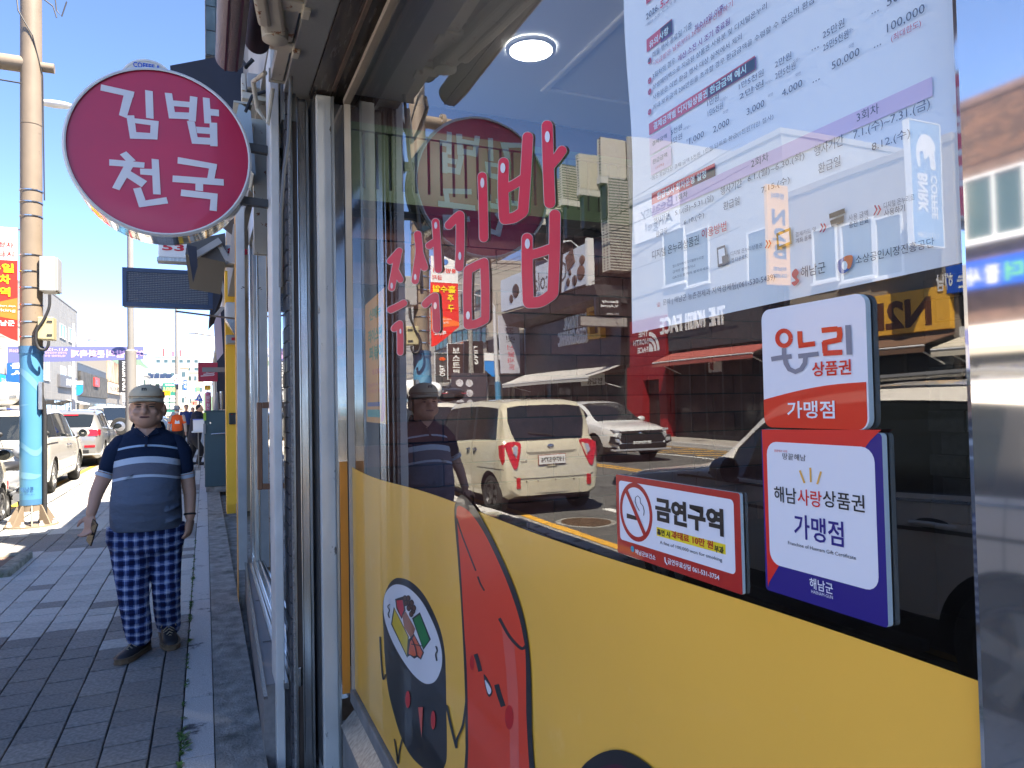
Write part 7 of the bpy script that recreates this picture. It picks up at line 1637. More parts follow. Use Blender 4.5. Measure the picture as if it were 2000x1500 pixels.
# ---- door of the restaurant
shop2 = thing('restaurant_door', 'glass restaurant door with a wooden loop handle between white posts', 'door', (.33, 4.6, .3))
Zth = .30
tilem = mat('threshold_tile', (.22, .20, .19), .5, var=.15, vscale=3, stretch=(12, 1, 12))
MB().prism([(.226, 3.3, -.1), (.288, 6.2, -.1), (.288, 6.2, Zth), (.226, 3.3, Zth)], (.7, 0, 0)).build('step', tilem, shop2)
MB().beam((.222, 3.15, Zth+.002), (.286, 6.2, Zth+.002), .016, .012).build('step_nosing', steel, shop2)
for y in (3.9, 4.75): MB().box(.25+.02*(y-3.2), .45, y, y+.008, Zth+.001, Zth+.003).build('tile_joint', dark_chan, shop2)
xd = .345
MB().box(xd, xd+.012, 3.5, 5.75, Zth+.09, 2.75).build('door_glass', [glass_mat('door_glass', 2.3, (.55, .58, .58))], shop2)
MB().box(xd-.02, xd+.03, 3.2, 5.8, Zth+.004, Zth+.088).build('bottom_rail', steel, shop2, bevel=.006); MB().box(xd-.045, xd-.024, 3.2, 5.8, Zth+.004, Zth+.03).build('floor_track', steel, shop2)
MB().box(xd-.03, xd+.04, 5.76, 5.90, Zth+.002, 2.9).build('side_rail', steel, shop2, bevel=.006); MB().box(xd-.012, xd+.03, 5.55, 5.62, Zth+.09, 2.9).build('inner_stile', steel_dull, shop2); MB().box(xd-.03, xd+.03, 3.2, 5.9, 2.76, 2.92).build('top_rail', steel_dull, shop2)
MB().box(.232, .297, 5.95, 6.15, Zth-.05, 3.1).build('far_post', white_metal, shop2, bevel=.005); MB().box(.228, .2315, 5.96, 6.16, -.0, 3.1).build('post_edge', mat('ochre_edge', rgb(206, 150, 70), .6), shop2)
wood = mat('oiled_wood', (.20, .075, .028), .4, var=.25, vscale=6, stretch=(30, 30, 1.5), coat=.2)
yh = 4.05; z0_, z1_ = onY(507, 957, yh).z, onY(507, 786, yh).z; x0_ = onY(502, 850, yh).x; x1_ = onY(512.5, 850, yh).x
MB().box(x0_, x1_, yh, yh+.035, z0_, z1_).build('handle_bar', wood, shop2, bevel=.004); MB().box(x1_+.0005, xd-.001, yh, yh+.035, z1_-.032, z1_).build('handle_arm', wood, shop2, bevel=.003); MB().box(x1_+.0005, xd-.001, yh, yh+.035, z0_, z0_+.032).build('handle_arm', wood, shop2, bevel=.003)
MB().lathe((xd-.004, yh-.08, z1_+.02), (-1, 0, 0), [(0, .035), (.02, .035), (.03, .02)], 18).build('lock', chrome, shop2, smooth=40)
MB().box(.30, .40, 3.35, 3.5, Zth+.001, Zth+.012).build('hinge_plate', steel, shop2)
MB().box(.50, 1.6, 3.36, 6.0, .0, 3.0).build('door_interior', dark_m, shop2)
# ---- row of shops beyond, on our side
row_m = [mat('row_wall_grey', (.24, .23, .22), .8), mat('row_wall_tan', (.34, .28, .21), .8), mat('row_wall_white', (.55, .55, .53), .8)]
yy = 4.8
for k, (ln, h_, m, lab) in enumerate([(6.4, 5.0, row_m[0], 'grey shop building over the glass door and the navy awning'), (8.2, 4.5, row_m[1], 'tan shop building behind the ochre pillar'), (14, 5.2, row_m[2], 'white shop building behind the maroon sign'), (18, 4.6, row_m[0], 'grey shop building farther along our side'), (24, 6.0, row_m[2], 'white shop building far along our side'), (40, 5.2, row_m[1], 'tan shop row at the far end of our side')]):
 x_ = [.31, .42, .50, .6, .75, 1.0][k]; z0_ = 3.12 if k == 0 else 0
 building('shop_building', lab, yy, yy+ln-.1, h_, m, x0=x_, depth=7, z0=z0_, side=1); yy += ln
navy = mat('navy_canvas', (.028, .034, .055), .8, var=.2, vscale=3)
t = thing('cafe_awning', 'big navy canvas awning of the neighbouring cafe behind the crimson sign', 'awning', (.2, 7.5, 3.6))
A1 = onY(415, 104, 6.2); A2 = onY(332, 128, 6.2); B2 = onY(356, 512, 6.2)
MB().prism([(.33, 6.2, A1.z+.06), (A2.x, 6.2, A2.z), (A2.x+.02, 6.2, A2.z-.35), (.33, 6.2, A2.z-.75)], (0, 2.6, 0)).build('canopy', navy, t)
MB().add([onY(365, 478, 6.15), onY(384, 482, 6.15), onY(386, 520, 6.15), onY(377, 552, 6.15), onY(372, 520, 6.15)], [(0, 1, 2, 3, 4)]).build('torn_flap', navy, t)
P = [onY(440, 455, 6.3), onY(366, 470, 6.3), onY(362, 496, 6.3), onY(440, 512, 6.3)]
MB().prism(P, (0, 1.8, 0)).build('under_sheet', mat('grey_canvas2', (.10, .10, .10), .8), t)
MB().beam(onY(430, 470, 6.25), onY(372, 505, 6.25), .04, .05).beam(onY(424, 472, 6.3), onY(446, 510, 6.3), .04, .04).beam(onY(462, 440, 6.1), onY(452, 515, 6.1), .05, .05).build('arm', mat('arm_grey', (.36, .36, .35), .5), t)
a = onY(401, 108, 7.2); t = thing('navy_parapet', 'dark navy tiled parapet edge high beside the grey awning bar', 'parapet', (a.x, 7.2, a.z))
ntile = mat('navy_glass_tile', (.012, .022, .035), .15, var=.5, vscale=6)
for r in range(5):
 for c_ in range(2): MB().box(a.x+.01+c_*.085, a.x+.09+c_*.085, 7.19, 7.2, a.z+.01+r*.235, a.z+.235+r*.235).build('tile', ntile, t)
MB().box(a.x, a.x+.4, 7.201, 7.6, a.z, a.z+1.3).build('core', mat('mortar_grey', (.10, .11, .13), .8), t)
t = thing('ochre_pillar', 'ochre yellow painted pillar with a small black entry keypad', 'pillar', (.34, 10.9, 0)); och = mat('ochre_paint', rgb(236, 176, 40), .55, var=.05, vscale=4)
a, b = onY(443, 1002, 10.9), onY(464, 530, 10.9); MB().box(a.x, b.x+.02, 10.9, 11.2, .02, b.z).build('shaft', och, t, bevel=.006); MB().box(b.x-.05, b.x+.02, 10.6, 10.899, .02, .16).build('step', stone_grey, t)
a, b = onY(447, 829, 10.89), onY(461, 806, 10.89); MB().box(a.x, b.x, 10.86, 10.899, a.z, b.z).build('keypad', mat('keypad_black', (.015, .015, .016), .3), t, bevel=.01)
MB().box(a.x+.03, a.x+.05, 10.857, 10.86, b.z-.03, b.z-.02).build('keypad_light', lamp_r, t)
a, b = onY(440, 655, 10.6), onY(462, 592, 10.6); t = thing('air_curtain', 'white air curtain unit with a steel visor above the ochre pillar', 'air curtain', (a.x, 10.6, a.z))
MB().box(a.x, b.x+.01, 10.5, 10.9, (a.z+b.z)/2, b.z).build('housing', mat('housing_white', (.56, .56, .55), .5), t, bevel=.03); MB().prism([(a.x, 10.5, (a.z+b.z)/2), (b.x-.03, 10.5, a.z), (b.x-.01, 10.5, a.z+.02), (b.x-.01, 10.5, (a.z+b.z)/2)], (0, .35, 0)).build('visor', steel, t)
a, b = onY(441, 672, 10.7), onY(461, 656, 10.7); MB().box(a.x, b.x, 10.55, 10.8, a.z, b.z).build('control_box', lite, t, bevel=.01); MB().box(a.x+.07, a.x+.12, 10.545, 10.55, a.z+.04, a.z+.08).build('label', mat('label_red', rgb(170, 20, 40), .5), t)
t = thing('striped_awning', 'blue and white edged awning folded steeply beyond the dot matrix board', 'awning', (.2, 12.5, 3)); bl_c = mat('blue_canvas', rgb(26, 44, 110), .8)
P = [onY(436, 496, 12), onY(424, 500, 12), onY(409, 622, 12), onY(420, 610, 12), onY(438, 560, 12)]
MB().prism(P, (0, 1.6, 0)).build('canopy', navy, t)
for k, m in enumerate([bl_c, sign_white, bl_c]): MB().prism([onY(424-k*1.6, 500+k*3, 11.98), onY(422.6-k*1.6, 503+k*3, 11.98), onY(408-k*.3, 626+k*2, 11.98), onY(411-k*.3, 620, 11.98)], (0, 1.4, 0)).build('stripe', m, t)
MB().beam(onY(430, 540, 11.9), onY(440, 585, 11.9), .05, .05).beam(onY(436, 600, 11.9), onY(420, 618, 11.9), .05, .05).build('arm', lite, t)
a, b = onY(387, 745, 16), onY(425, 708, 16); mar = mat('sign_maroon', rgb(160, 34, 60), .5); t = thing('maroon_sign', 'maroon box sign with a pale winged shoe mark beside the ochre pillar', 'shop sign', (a.x, 16, a.z))
MB().box(a.x, b.x, 16, 16.15, a.z, b.z).build('panel', mar, t, bevel=.01)
for k in range(3): MB().prism([(a.x+.05+k*.05, 15.996, a.z+.10+k*.035), (a.x+.30, 15.996, a.z+.12+k*.04), (a.x+.32, 15.996, a.z+.15+k*.035), (a.x+.05+k*.05, 15.996, a.z+.12+k*.035)], (0, -.003, 0)).build('mark', mat('mark_pink', (.55, .45, .48), .5), t)
a, b = onY(395, 727, 15), onY(443, 718, 15); t = thing('clear_canopy', 'clear acrylic canopy edge sticking out above the dark cabinet', 'canopy', (a.x, 15, a.z)); MB().box(a.x, b.x, 14.9, 15.1, a.z, b.z).build('panel', mat('smoky_acrylic', (.25, .25, .26), .1, metal=.3), t)
P = [onY(416, 605, 14), onY(431, 612, 14), onY(436, 690, 14), onY(424, 705, 14), onY(419, 660, 14)]
t = thing('cloth_banner', 'pale mauve cloth banner curling under the striped awning', 'banner', (P[0].x, 14, 2.5)); MB().prism(P, (0, .01, 0)).build('cloth', mat('mauve_cloth', rgb(200, 188, 204), .8), t)
t = thing('dark_wall_unit', 'dark slatted wall unit hung with cables beyond the mauve banner', 'wall unit', (.3, 17, 1.5)); a, b = onY(424, 800, 17), onY(446, 600, 17); MB().box(a.x, b.x+.2, 17, 17.3, a.z, b.z).build('panel', navy, t)
a, b = onY(399, 946, 14.1), onY(444, 803, 14.1); teal = mat('teal_steel', rgb(58, 84, 92), .45, var=.1, vscale=3, wear=((.25, .28, .28), .66, 7, .05)); t = thing('steel_cabinet', 'dark teal steel cabinet standing on the concrete strip in front of the shops', 'cabinet', (a.x, 14.1, 0))
MB().box(a.x+.01, b.x, 14.1, 14.7, .10, b.z).build('body', teal, t, bevel=.01); MB().box(a.x, b.x, 14.08, 14.7, b.z+.001, b.z+.02).build('top', teal, t); MB().box(a.x+.03, b.x, 14.12, 14.7, .0, .099).build('plinth', concrete, t)
h_ = onY(412, 848, 14.05); MB().tube([(h_.x, 14.09, h_.z), (h_.x, 14.05, h_.z), (h_.x+.3, 14.05, h_.z+.01), (h_.x+.3, 14.09, h_.z+.01)], .012, 8).build('handle', chrome, t, smooth=50)
h_ = onY(411, 826, 14.09); MB().lathe((h_.x, 14.1, h_.z), (0, -1, 0), [(0, .018), (.02, .015)], 12).build('lock', chrome, t)
MB().box(a.x-.005, a.x+.04, 14.07, 14.099, b.z-.16, b.z-.02).build('green_label', mat('label_green', rgb(160, 200, 60), .5), t); MB().box(a.x-.01, a.x+.03, 14.06, 14.099, b.z-.40, b.z-.22).build('hasp', lite, t)
a, b = onY(402, 802, 13.9), onY(412, 763, 13.9); t = thing('banner_roll', 'dusty pink rolled banner standing behind the teal cabinet', 'banner', (a.x, 14.9, 0)); pk = mat('dusty_pink', rgb(186, 104, 130), .7); MB().tube([((a.x+b.x)/2, 14.9, 0), ((a.x+b.x)/2, 14.9, b.z)], .055, 14).build('roll', pk, t, smooth=50)
ptext(t, '반찬가게', (a.x+b.x)/2-.03, 1.2, (a.x+b.x)/2+.03, b.z-.05, 14.84, sign_white, vertical=True)
a, b = onY(416, 802, 13.9), onY(429, 768, 13.9); t = thing('folded_parasol', 'pale grey folded parasol leaning behind the teal cabinet', 'parasol', (a.x, 15.1, 0)); MB().tube([(a.x+.05, 15.1, 0), (a.x+.05, 15.1, .9), (a.x+.06, 15.1, 1.3), (a.x+.09, 15.1, b.z+.05)], [.03, .07, .075, .02], 12).build('cover', mat('pale_cover', (.42, .42, .42), .8), t, smooth=50); MB().tube([(b.x+.05, 15.1, 0), (b.x+.05, 15.1, b.z+.06)], .03, 8).build('pole', steel, t)
# ---- lamp posts, far banner and far signs
lampg = mat('lamp_post_grey', (.20, .19, .175), .5, var=.05, vscale=2); lw = mat('lamp_white', (.5, .5, .5), .4)
YL = 25.3; xL = onY(255, 600, YL).x
t = thing('lamp_post', 'grey steel lamp post with a thick lower section rising behind the walking man', 'lamp post', (xL, YL, 0)); zk = onY(255, 686, YL).z
MB().lathe((xL, YL, 0), (0, 0, 1), [(0, .165), (zk, .16), (zk+.06, .10), (11.2, .075)], 20).build('shaft', lampg, t, smooth=35)
l0, l1 = onY(137, 210, YL), onY(80, 200, YL)
MB().tube([(xL, YL, 10.9), (xL-.5, YL, 11.0), (l0.x, YL, l0.z)], .045, 8).build('arm', lampg, t, smooth=50); MB().ell(((l0.x+l1.x)/2, YL, l1.z), .52, .18, .11, 18, 8).build('lamp_head', lw, t, smooth=60)
YL2 = 58; x2 = onY(345, 700, YL2).x
t = thing('lamp_post', 'thin far lamp post carrying the round red and blue sign', 'lamp post', (x2, YL2, 0)); MB().lathe((x2, YL2, 0), (0, 0, 1), [(0, .14), (3, .12), (9.8, .09)], 14).build('shaft', lampg, t, smooth=40)
MB().tube([(x2, YL2, 9.7), (x2-2, YL2, 10.1)], .05, 6).build('arm', lampg, t); MB().ell((x2-2.4, YL2, 10.1), .5, .16, .1, 12, 6).build('lamp_head', lw, t, smooth=60)
t, c_, r_ = disc_sign('round_sign', 'round white sign with blue ring and red letters on the thin far lamp post', 345, 741, 57.7, 9.5, sign_white, [('소방안', -.6, .1, .6, .5), ('전구역', -.6, -.5, .6, -.1)], mat('digit_red', (0, 0, 0)), blue_s, 'road sign')
YL3 = 70; x3 = onX(412, 650, .3)
t = thing('lamp_post', 'far lamp post on our side with a pale lamp head over the street', 'lamp post', (-1.2, 70, 0)); p0, p1 = onY(410, 655, 45), onY(376, 650, 45); MB().tube([(p0.x+.3, 45, 0), (p0.x+.3, 45, p0.z), p0, (p1.x, 45, p1.z)], .05, 8).build('shaft', lampg, t); MB().ell((p1.x, 45, p1.z), .32, .14, .07, 12, 6).build('lamp_head', lw, t, smooth=60)
for x_, y_, Y_, lab, hd in [(143, 680, 62, 'white lamp post with a blue and white pennant across the road', (188, 662)), (972, 0, 0, '', None)][:1]:
 p_ = onY(x_, y_, Y_); t = thing('lamp_post', lab, 'lamp post', (-13.9, Y_, 0)); MB().lathe((p_.x, Y_, 0), (0, 0, 1), [(0, .16), (2, .13), (8.2, .09)], 14).build('shaft', lw, t, smooth=40)
 h0, h1 = onY(150, 672, Y_), onY(194, 663, Y_); MB().tube([(p_.x, Y_, 7.9), (h0.x, Y_, h0.z), (h1.x-.5, Y_, h1.z)], .05, 8).build('arm', lw, t); MB().ell((h1.x-.3, Y_, h1.z), .5, .16, .09, 12, 6).build('lamp_head', lw, t, smooth=60)
 a, b = onY(149, 772, Y_), onY(162, 744, Y_); MB().prism([(a.x, Y_, b.z), (b.x, Y_, b.z), (b.x, Y_, a.z+.25), (a.x+.2, Y_, a.z), (a.x, Y_, a.z)], (0, .02, 0)).build('pennant', mat('pennant_blue', rgb(20, 130, 210), .7), t); MB().box(a.x, b.x, Y_-.02, Y_+.03, b.z-.28, b.z).build('pennant_top', bw, t)
YQ = 31.0; xQ = -14.9
p_ = mr(970, 700, xQ); t = thing('lamp_post', 'white painted lamp post with a blue pennant before the black golf shop, in the glass', 'lamp post', (xQ, p_.y, 0))
zt = mr(968, 600, xQ).z
MB().lathe((xQ, p_.y, 0), (0, 0, 1), [(0, .16), (mr(972, 745, xQ).z, .155), (mr(972, 745, xQ).z+.02, .13), (zt, .10)], 16).build('shaft', lw, t, smooth=40)
MB().lathe((xQ, p_.y, 0), (0, 0, 1), [(.05, .165), (mr(972, 745, xQ).z, .162)], 16, caps=False).build('blue_base', wrap, t, smooth=40)
h1 = mr(905, 582, xQ); MB().tube([(xQ, p_.y, zt), (xQ+.5, p_.y+.2, zt+.6), (xQ+2.6, p_.y, zt+.95)], .05, 8).build('arm', lw, t, smooth=40); MB().ell((xQ+3.1, p_.y, zt+.98), .55, .2, .11, 14, 6).build('lamp_head', lw, t, smooth=60)
a, b = mr(958, 737, xQ), mr(970, 690, xQ); MB().prism([(xQ+.15, p_.y, b.z), (xQ+.75, p_.y, b.z), (xQ+.75, p_.y, a.z+.4), (xQ+.3, p_.y, a.z), (xQ+.15, p_.y, a.z)], (0, .02, 0)).build('pennant', mat('pennant_blue', (0, 0, 0)), t); MB().box(xQ+.15, xQ+.75, p_.y-.02, p_.y+.03, b.z-.45, b.z).build('pennant_top', bw, t)
p_ = mr(964, 600, -15.2); t = thing('concrete_pole', 'weathered concrete utility pole beside the pale stone block, strung with wires', 'utility pole', (-15.2, p_.y+4, 0)); MB().lathe((-15.2, p_.y+4, 0), (0, 0, 1), [(0, .19), (11.5, .13)], 16).build('shaft', concrete, t, smooth=40)
for z in (9.5, 10.4): MB().box(-16.1, -14.3, p_.y+3.95, p_.y+4.05, z, z+.09).build('cross_arm', rust, t)
wr_ = MB(); wr2 = random.Random(4)
for k in range(12):
 z0_ = wr2.uniform(7.2, 10.6); z1_ = z0_+wr2.uniform(-1.0, .8); y0_, y1_ = p_.y+4, wr2.choice([p_.y+32, p_.y-22, p_.y+26]); x1_ = -15.2+wr2.uniform(-1, 1.2)
 wr_.tube([(-15.2+(x1_+15.2)*u, y0_+(y1_-y0_)*u, z0_+(z1_-z0_)*u-1.1*4*u*(1-u)*.5) for u in [i/10 for i in range(11)]], .016, 4)
wo = wr_.build('overhead_wires', black_cable, None); tag(wo, 'tangle of thin overhead wires strung from the weathered concrete pole', None, None, 'stuff')
t = thing('festival_banner', 'long lilac festival banner strung across the street, its print showing reversed', 'banner', (-8, 60, 5.5))
YF = 60; A, B_, C_, D_ = onY(10, 709, YF), onY(284, 702, YF), onY(286, 677, YF), onY(14, 677, YF)
lil = mat('banner_lilac', rgb(92, 96, 140), .7); MB().prism([A, B_, C_, D_], (0, .02, 0)).build('cloth', lil, t)
for p_, q_ in ((A, D_), (B_, C_)): MB().box(p_.x-.12, p_.x+.12, YF-.01, YF+.03, p_.z-.02, q_.z+.02).build('hem', bw, t)
mb = MB()
def rev(s, x0, y0, x1, y1, b=.02): mb2 = MB(); a, b_ = onY(x0, y0, YF), onY(x1, y1, YF); letter(mb2, s, (b_.x, YF-.004, a.z), (a.x, YF-.004, a.z), (b_.x, YF-.004, b_.z), b, 0); mb2.f = [f[::-1] for f in mb2.f]; return mb2.build('reversed_lettering', mat('banner_pink', rgb(222, 176, 214), .7), t)
rev('문화축제', 139, 698, 205, 684, .03); rev('여름밤의', 208, 698, 282, 684, .03); rev('6.11.~12.', 92, 685, 132, 680); rev('군민광장 야외공연장', 88, 691, 131, 687, 0); rev('해남문화원 문의', 88, 697, 128, 693, 0); rev('제20회', 18, 688, 40, 682, 0)
MB().tube([D_, onY(-60, 670, YF)], .012, 4).tube([C_, onY(345, 680, YF), onY(420, 668, YF)], .012, 4).build('rope', bw, t)
YT = 36; t = thing('crossing_sign', 'blue triangular pedestrian crossing sign on a thin post', 'road sign', (onY(389, 776, YT).x, YT, 0)); tri = [onY(381.5, 783, YT), onY(396.5, 783, YT), onY(389, 767, YT)]
MB().prism(tri, (0, .03, 0)).build('panel', blue_s, t); c_ = onY(389, 778, YT); MB().lathe((c_.x, YT-.01, c_.z+.09), (0, -1, 0), [(0, .022), (.004, .022)], 10).prism([(c_.x-.05, YT-.01, c_.z-.06), (c_.x-.02, YT-.01, c_.z-.06), (c_.x+.0, YT-.01, c_.z-.01), (c_.x+.03, YT-.01, c_.z-.06), (c_.x+.06, YT-.01, c_.z-.06), (c_.x+.03, YT-.01, c_.z+.06), (c_.x-.03, YT-.01, c_.z+.06)], (0, -.004, 0)).build('walker_mark', sign_white, t)
MB().tube([(c_.x, YT+.05, 0), (c_.x, YT+.05, c_.z+.15)], .03, 8).build('post', lampg, t)
YTb = 20.0; a, b = onY(374, 843, YTb), onY(399, 838, YTb); t = thing('folding_table', 'white folding table on the pavement past the teal cabinet', 'table', (a.x, YTb, 0)); zt = a.z
MB().box(a.x, b.x+.1, YTb, YTb+.6, zt-.03, zt).build('table_top', sign_white, t, bevel=.01)
for x_ in (a.x+.16, b.x):
 for y_ in (YTb+.05, YTb+.5): MB().tube([(x_, y_, 0), (x_, y_, zt-.031)], .014, 8).build('leg', lampg, t)
MB().tube([(a.x+.16, YTb+.05, .3), (b.x, YTb+.05, .3)], .01, 6).build('brace', lampg, t)
a, b = onY(377, 838, YTb), onY(398, 820, YTb); t = thing('white_box', 'white carton with a blue rim standing on the folding table', 'box', (a.x, YTb+.1, zt)); MB().box(a.x, b.x, YTb+.1, YTb+.4, zt+.002, b.z).build('carton', sign_white, t, bevel=.005); MB().box(a.x-.006, b.x+.006, YTb+.09, YTb+.41, b.z+.001, b.z+.02).build('lid', mat('lid_blue', rgb(120, 130, 210), .5), t)
# ================================================================== PEOPLE
skin = mat('tanned_skin', (.60, .33, .215), .55, var=.08, vscale=14); hair_m = mat('black_hair', (.012, .011, .011), .6); lip = mat('lip', (.24, .10, .085), .5)
def organic(prims, voxel, smooth=6):
 b = MB()
 for p in prims:
  if p[0] == 'e': b.ell(p[1], *p[2], n=20, m=14, rot=p[3] if len(p) > 3 else None)
  elif p[0] == 't':
   pts = [Vector(q) for q in p[1]]; rs = p[2]; b.tube(pts, rs, 14)
   for q, r in ((pts[0], rs[0]), (pts[-1], rs[-1])): b.ell(q, r, r, r, 12, 8)
  elif p[0] == 'r':
   vs, n = [], 28; fs = []
   for z, cx, cy, rx, ry in p[1]:
    for j in range(n):
     a = 6.28318*j/n; vs.append(Vector((cx+rx*math.cos(a), cy+ry*math.sin(a), z)))
   k = len(p[1])
   for i in range(k-1):
    for j in range(n): fs.append((i*n+j, i*n+(j+1) % n, (i+1)*n+(j+1) % n, (i+1)*n+j))
   fs += [tuple(range(n-1, -1, -1)), tuple(range((k-1)*n, k*n))]; b.add(vs, fs)
 me = b.mesh('organic', [skin])
 return bake(me, [('REMESH', dict(mode='VOXEL', voxel_size=voxel)), ('SMOOTH', dict(factor=.5, iterations=smooth))])
def put(name, me, m, parent, off=None, smooth=True):
 me.materials.clear(); me.materials.append(m); r = parent
 while r.parent: r = r.parent
 o = ORIG[r.name]; me.transform(Matrix.Translation(-o)); me.polygons.foreach_set('use_smooth', [True]*len(me.polygons)); me.update()
 return link(bpy.data.objects.new(name, me), parent)
YM = 5.05
W = lambda x, y, dy=0.0: onY(x, y, YM+dy)
man = thing('person', 'man in a beige cap, striped navy and grey polo shirt and blue checked trousers', 'person', (-.36, YM, 0))
hc = W(287, 797)
prim = [('e', hc+Vector((0, .015, .035)), (.096, .112, .105)), ('e', hc+Vector((-.002, -.022, -.045)), (.084, .085, .085)), ('e', hc+Vector((-.004, -.052, -.078)), (.052, .042, .034)),
  ('e', hc+Vector((-.006, -.108, -.018)), (.019, .024, .024)), ('e', hc+Vector((-.024, -.100, -.026)), (.012, .014, .012)), ('e', hc+Vector((.014, -.100, -.026)), (.012, .014, .012)), ('e', hc+Vector((-.005, -.094, .010)), (.013, .016, .026)),
  ('e', hc+Vector((-.046, -.078, -.024)), (.032, .026, .024)), ('e', hc+Vector((.038, -.078, -.024)), (.032, .026, .024)), ('e', hc+Vector((-.005, -.083, .030)), (.066, .018, .013)), ('e', hc+Vector((-.038, -.064, .008)), (.028, .021, .018)), ('e', hc+Vector((.030, -.064, .008)), (.028, .021, .018)),
  ('e', hc+Vector((-.006, -.090, -.052)), (.030, .018, .009)), ('e', hc+Vector((-.006, -.086, -.064)), (.026, .018, .009)),
  ('e', hc+Vector((-.066, -.025, -.052)), (.034, .05, .04)), ('e', hc+Vector((.060, -.025, -.052)), (.034, .05, .04)),
  ('e', hc+Vector((.098, .012, -.015)), (.016, .028, .040)), ('e', hc+Vector((-.094, .018, -.015)), (.012, .024, .038)),
  ('t', [hc+Vector((.0, .02, -.06)), hc+Vector((.008, .035, -.17))], [.070, .082])]
sh_l, sh_r = W(234, 872, .02), W(346, 872, .02)
prim += [('r', [(W(0, 1030).z, W(286, 1030).x, YM+.02, .16, .12), (W(0, 960).z, W(286, 960).x, YM, .175, .14), (W(0, 890).z, W(292, 890).x, YM+.02, .17, .10), (hc.z-.16, hc.x, YM+.04, .08, .06)])]
ra = [sh_l, W(212, 908, .01), W(203, 932, .02), W(189, 962, -.01), W(178, 1002, -.05)]
la = [sh_r, W(362, 908, .02), W(366, 932, .03), W(371, 965, .01), W(371, 1008, -.02)]
prim += [('t', ra, [.055, .047, .048, .040, .030]), ('t', la, [.055, .047, .047, .039, .031])]
def hand(w_, d, side, curl, th):
 """Palm, four fingers of unequal length and a thumb leaving the side of the palm near the wrist."""
 d = Vector(d).normalized(); s = Vector(side).normalized(); n = d.cross(s).normalized(); out = []
 pc_ = w_+d*.055
 rot = Matrix((s, n, d)).transposed()
 out.append(('e', pc_, (.042, .020, .055), rot))
 for k, ln in enumerate((.066, .076, .072, .056)):
  b = w_+d*.092+s*(-.030+.020*k); p = [b]; dd = d.copy()
  for j, fr in enumerate((.45, .32, .23)):
   dd = (dd+n*curl*(.6+.4*j)).normalized(); p.append(p[-1]+dd*ln*fr)
  out.append(('t', p, [.0105, .0098, .0088, .0075]))
 b = w_+d*.03-s*.036*th; t1 = b+(d*.6-s*.8*th+n*.4).normalized()*.035; t2 = t1+(d*.9+n*.5).normalized()*.03; out.append(('t', [b, t1, t2], [.014, .012, .009])); return out
prim += hand(W(178, 1003, -.05), W(174, 1040, -.07)-W(178, 1003, -.05), (.75, -.6, 0), 1.0, 1)
prim += hand(W(371, 1010, -.02), W(368, 1046, -.04)-W(371, 1010, -.02), (-.45, -.85, 0), .9, 1)
put('body', organic(prim, .0055, 7), skin, man)
eyem = mat('eye_dark', (.02, .015, .012), .3); brow = mat('eyebrow', (.06, .04, .032), .8)
for sx in (-1, 1):
 c_ = hc+Vector((-.005+sx*.036, -.0875, .008)); MB().ell(c_, .018, .007, .0042, 12, 6).build('eye', eyem, man, smooth=60)
 MB().ell(c_+Vector((sx*.002, -.008, .016)), .023, .006, .0035, 12, 6).build('eyebrow', brow, man, smooth=60)
MB().ell(hc+Vector((-.007, -.101, -.056)), .030, .010, .0075, 14, 6).build('mouth', lip, man, smooth=60); MB().ell(hc+Vector((-.007, -.108, -.056)), .027, .006, .0018, 14, 6).build('mouth_line', mat('mouth_dark', (.07, .025, .02), .6), man, smooth=60)
MB().ell(hc+Vector((.002, .062, .022)), .0965, .075, .075, 20, 10).build('hair', hair_m, man, smooth=60)
capm = mat('beige_cotton', (.60, .48, .31), .85, var=.05, vscale=40, bump=.2, bscale=300)
cz_ = hc.z+.068
cp = MB();
def capf(u, v):
 a = 6.28318*u; ph = v*math.pi/2; return Vector((hc.x+.104*math.cos(a)*math.cos(ph), hc.y+.008+.122*math.sin(a)*math.cos(ph), cz_-.004+.108*math.sin(ph)**.9*.80))
cp.grid(capf, 36, 10); co_ = cp.build('cap', capm, man, smooth=70)
bmf = MB()
for lay in (0, 1):
 bmf.grid(lambda u, v: Vector((hc.x+(.100+.006*v)*math.sin((u-.5)*2.5), hc.y-.095*math.cos((u-.5)*2.5)-v*.060*math.cos((u-.5)*1.9), cz_-.002-.020*v-.016*abs(2*u-1)**2*v-lay*.006)), 20, 6)
bmf.build('brim', capm, co_, smooth=70)
MB().tube([Vector((hc.x+.105*math.sin(a_), hc.y+.008-.123*math.cos(a_), cz_+.004)) for a_ in [(-1.25+2.5*i/14) for i in range(15)]], .0025, 5).build('piping', mat('cap_piping', (.32, .17, .07), .7), co_)
mb = MB(); yv = hc.y-.106; letter(mb, 'm', (hc.x-.022, yv, cz_+.040), (hc.x+.006, yv, cz_+.040), (hc.x-.022, yv+.004, cz_+.058), .04, .002); mb.build('cap_letter', mat('cap_black', (.02, .02, .02), .7), co_)
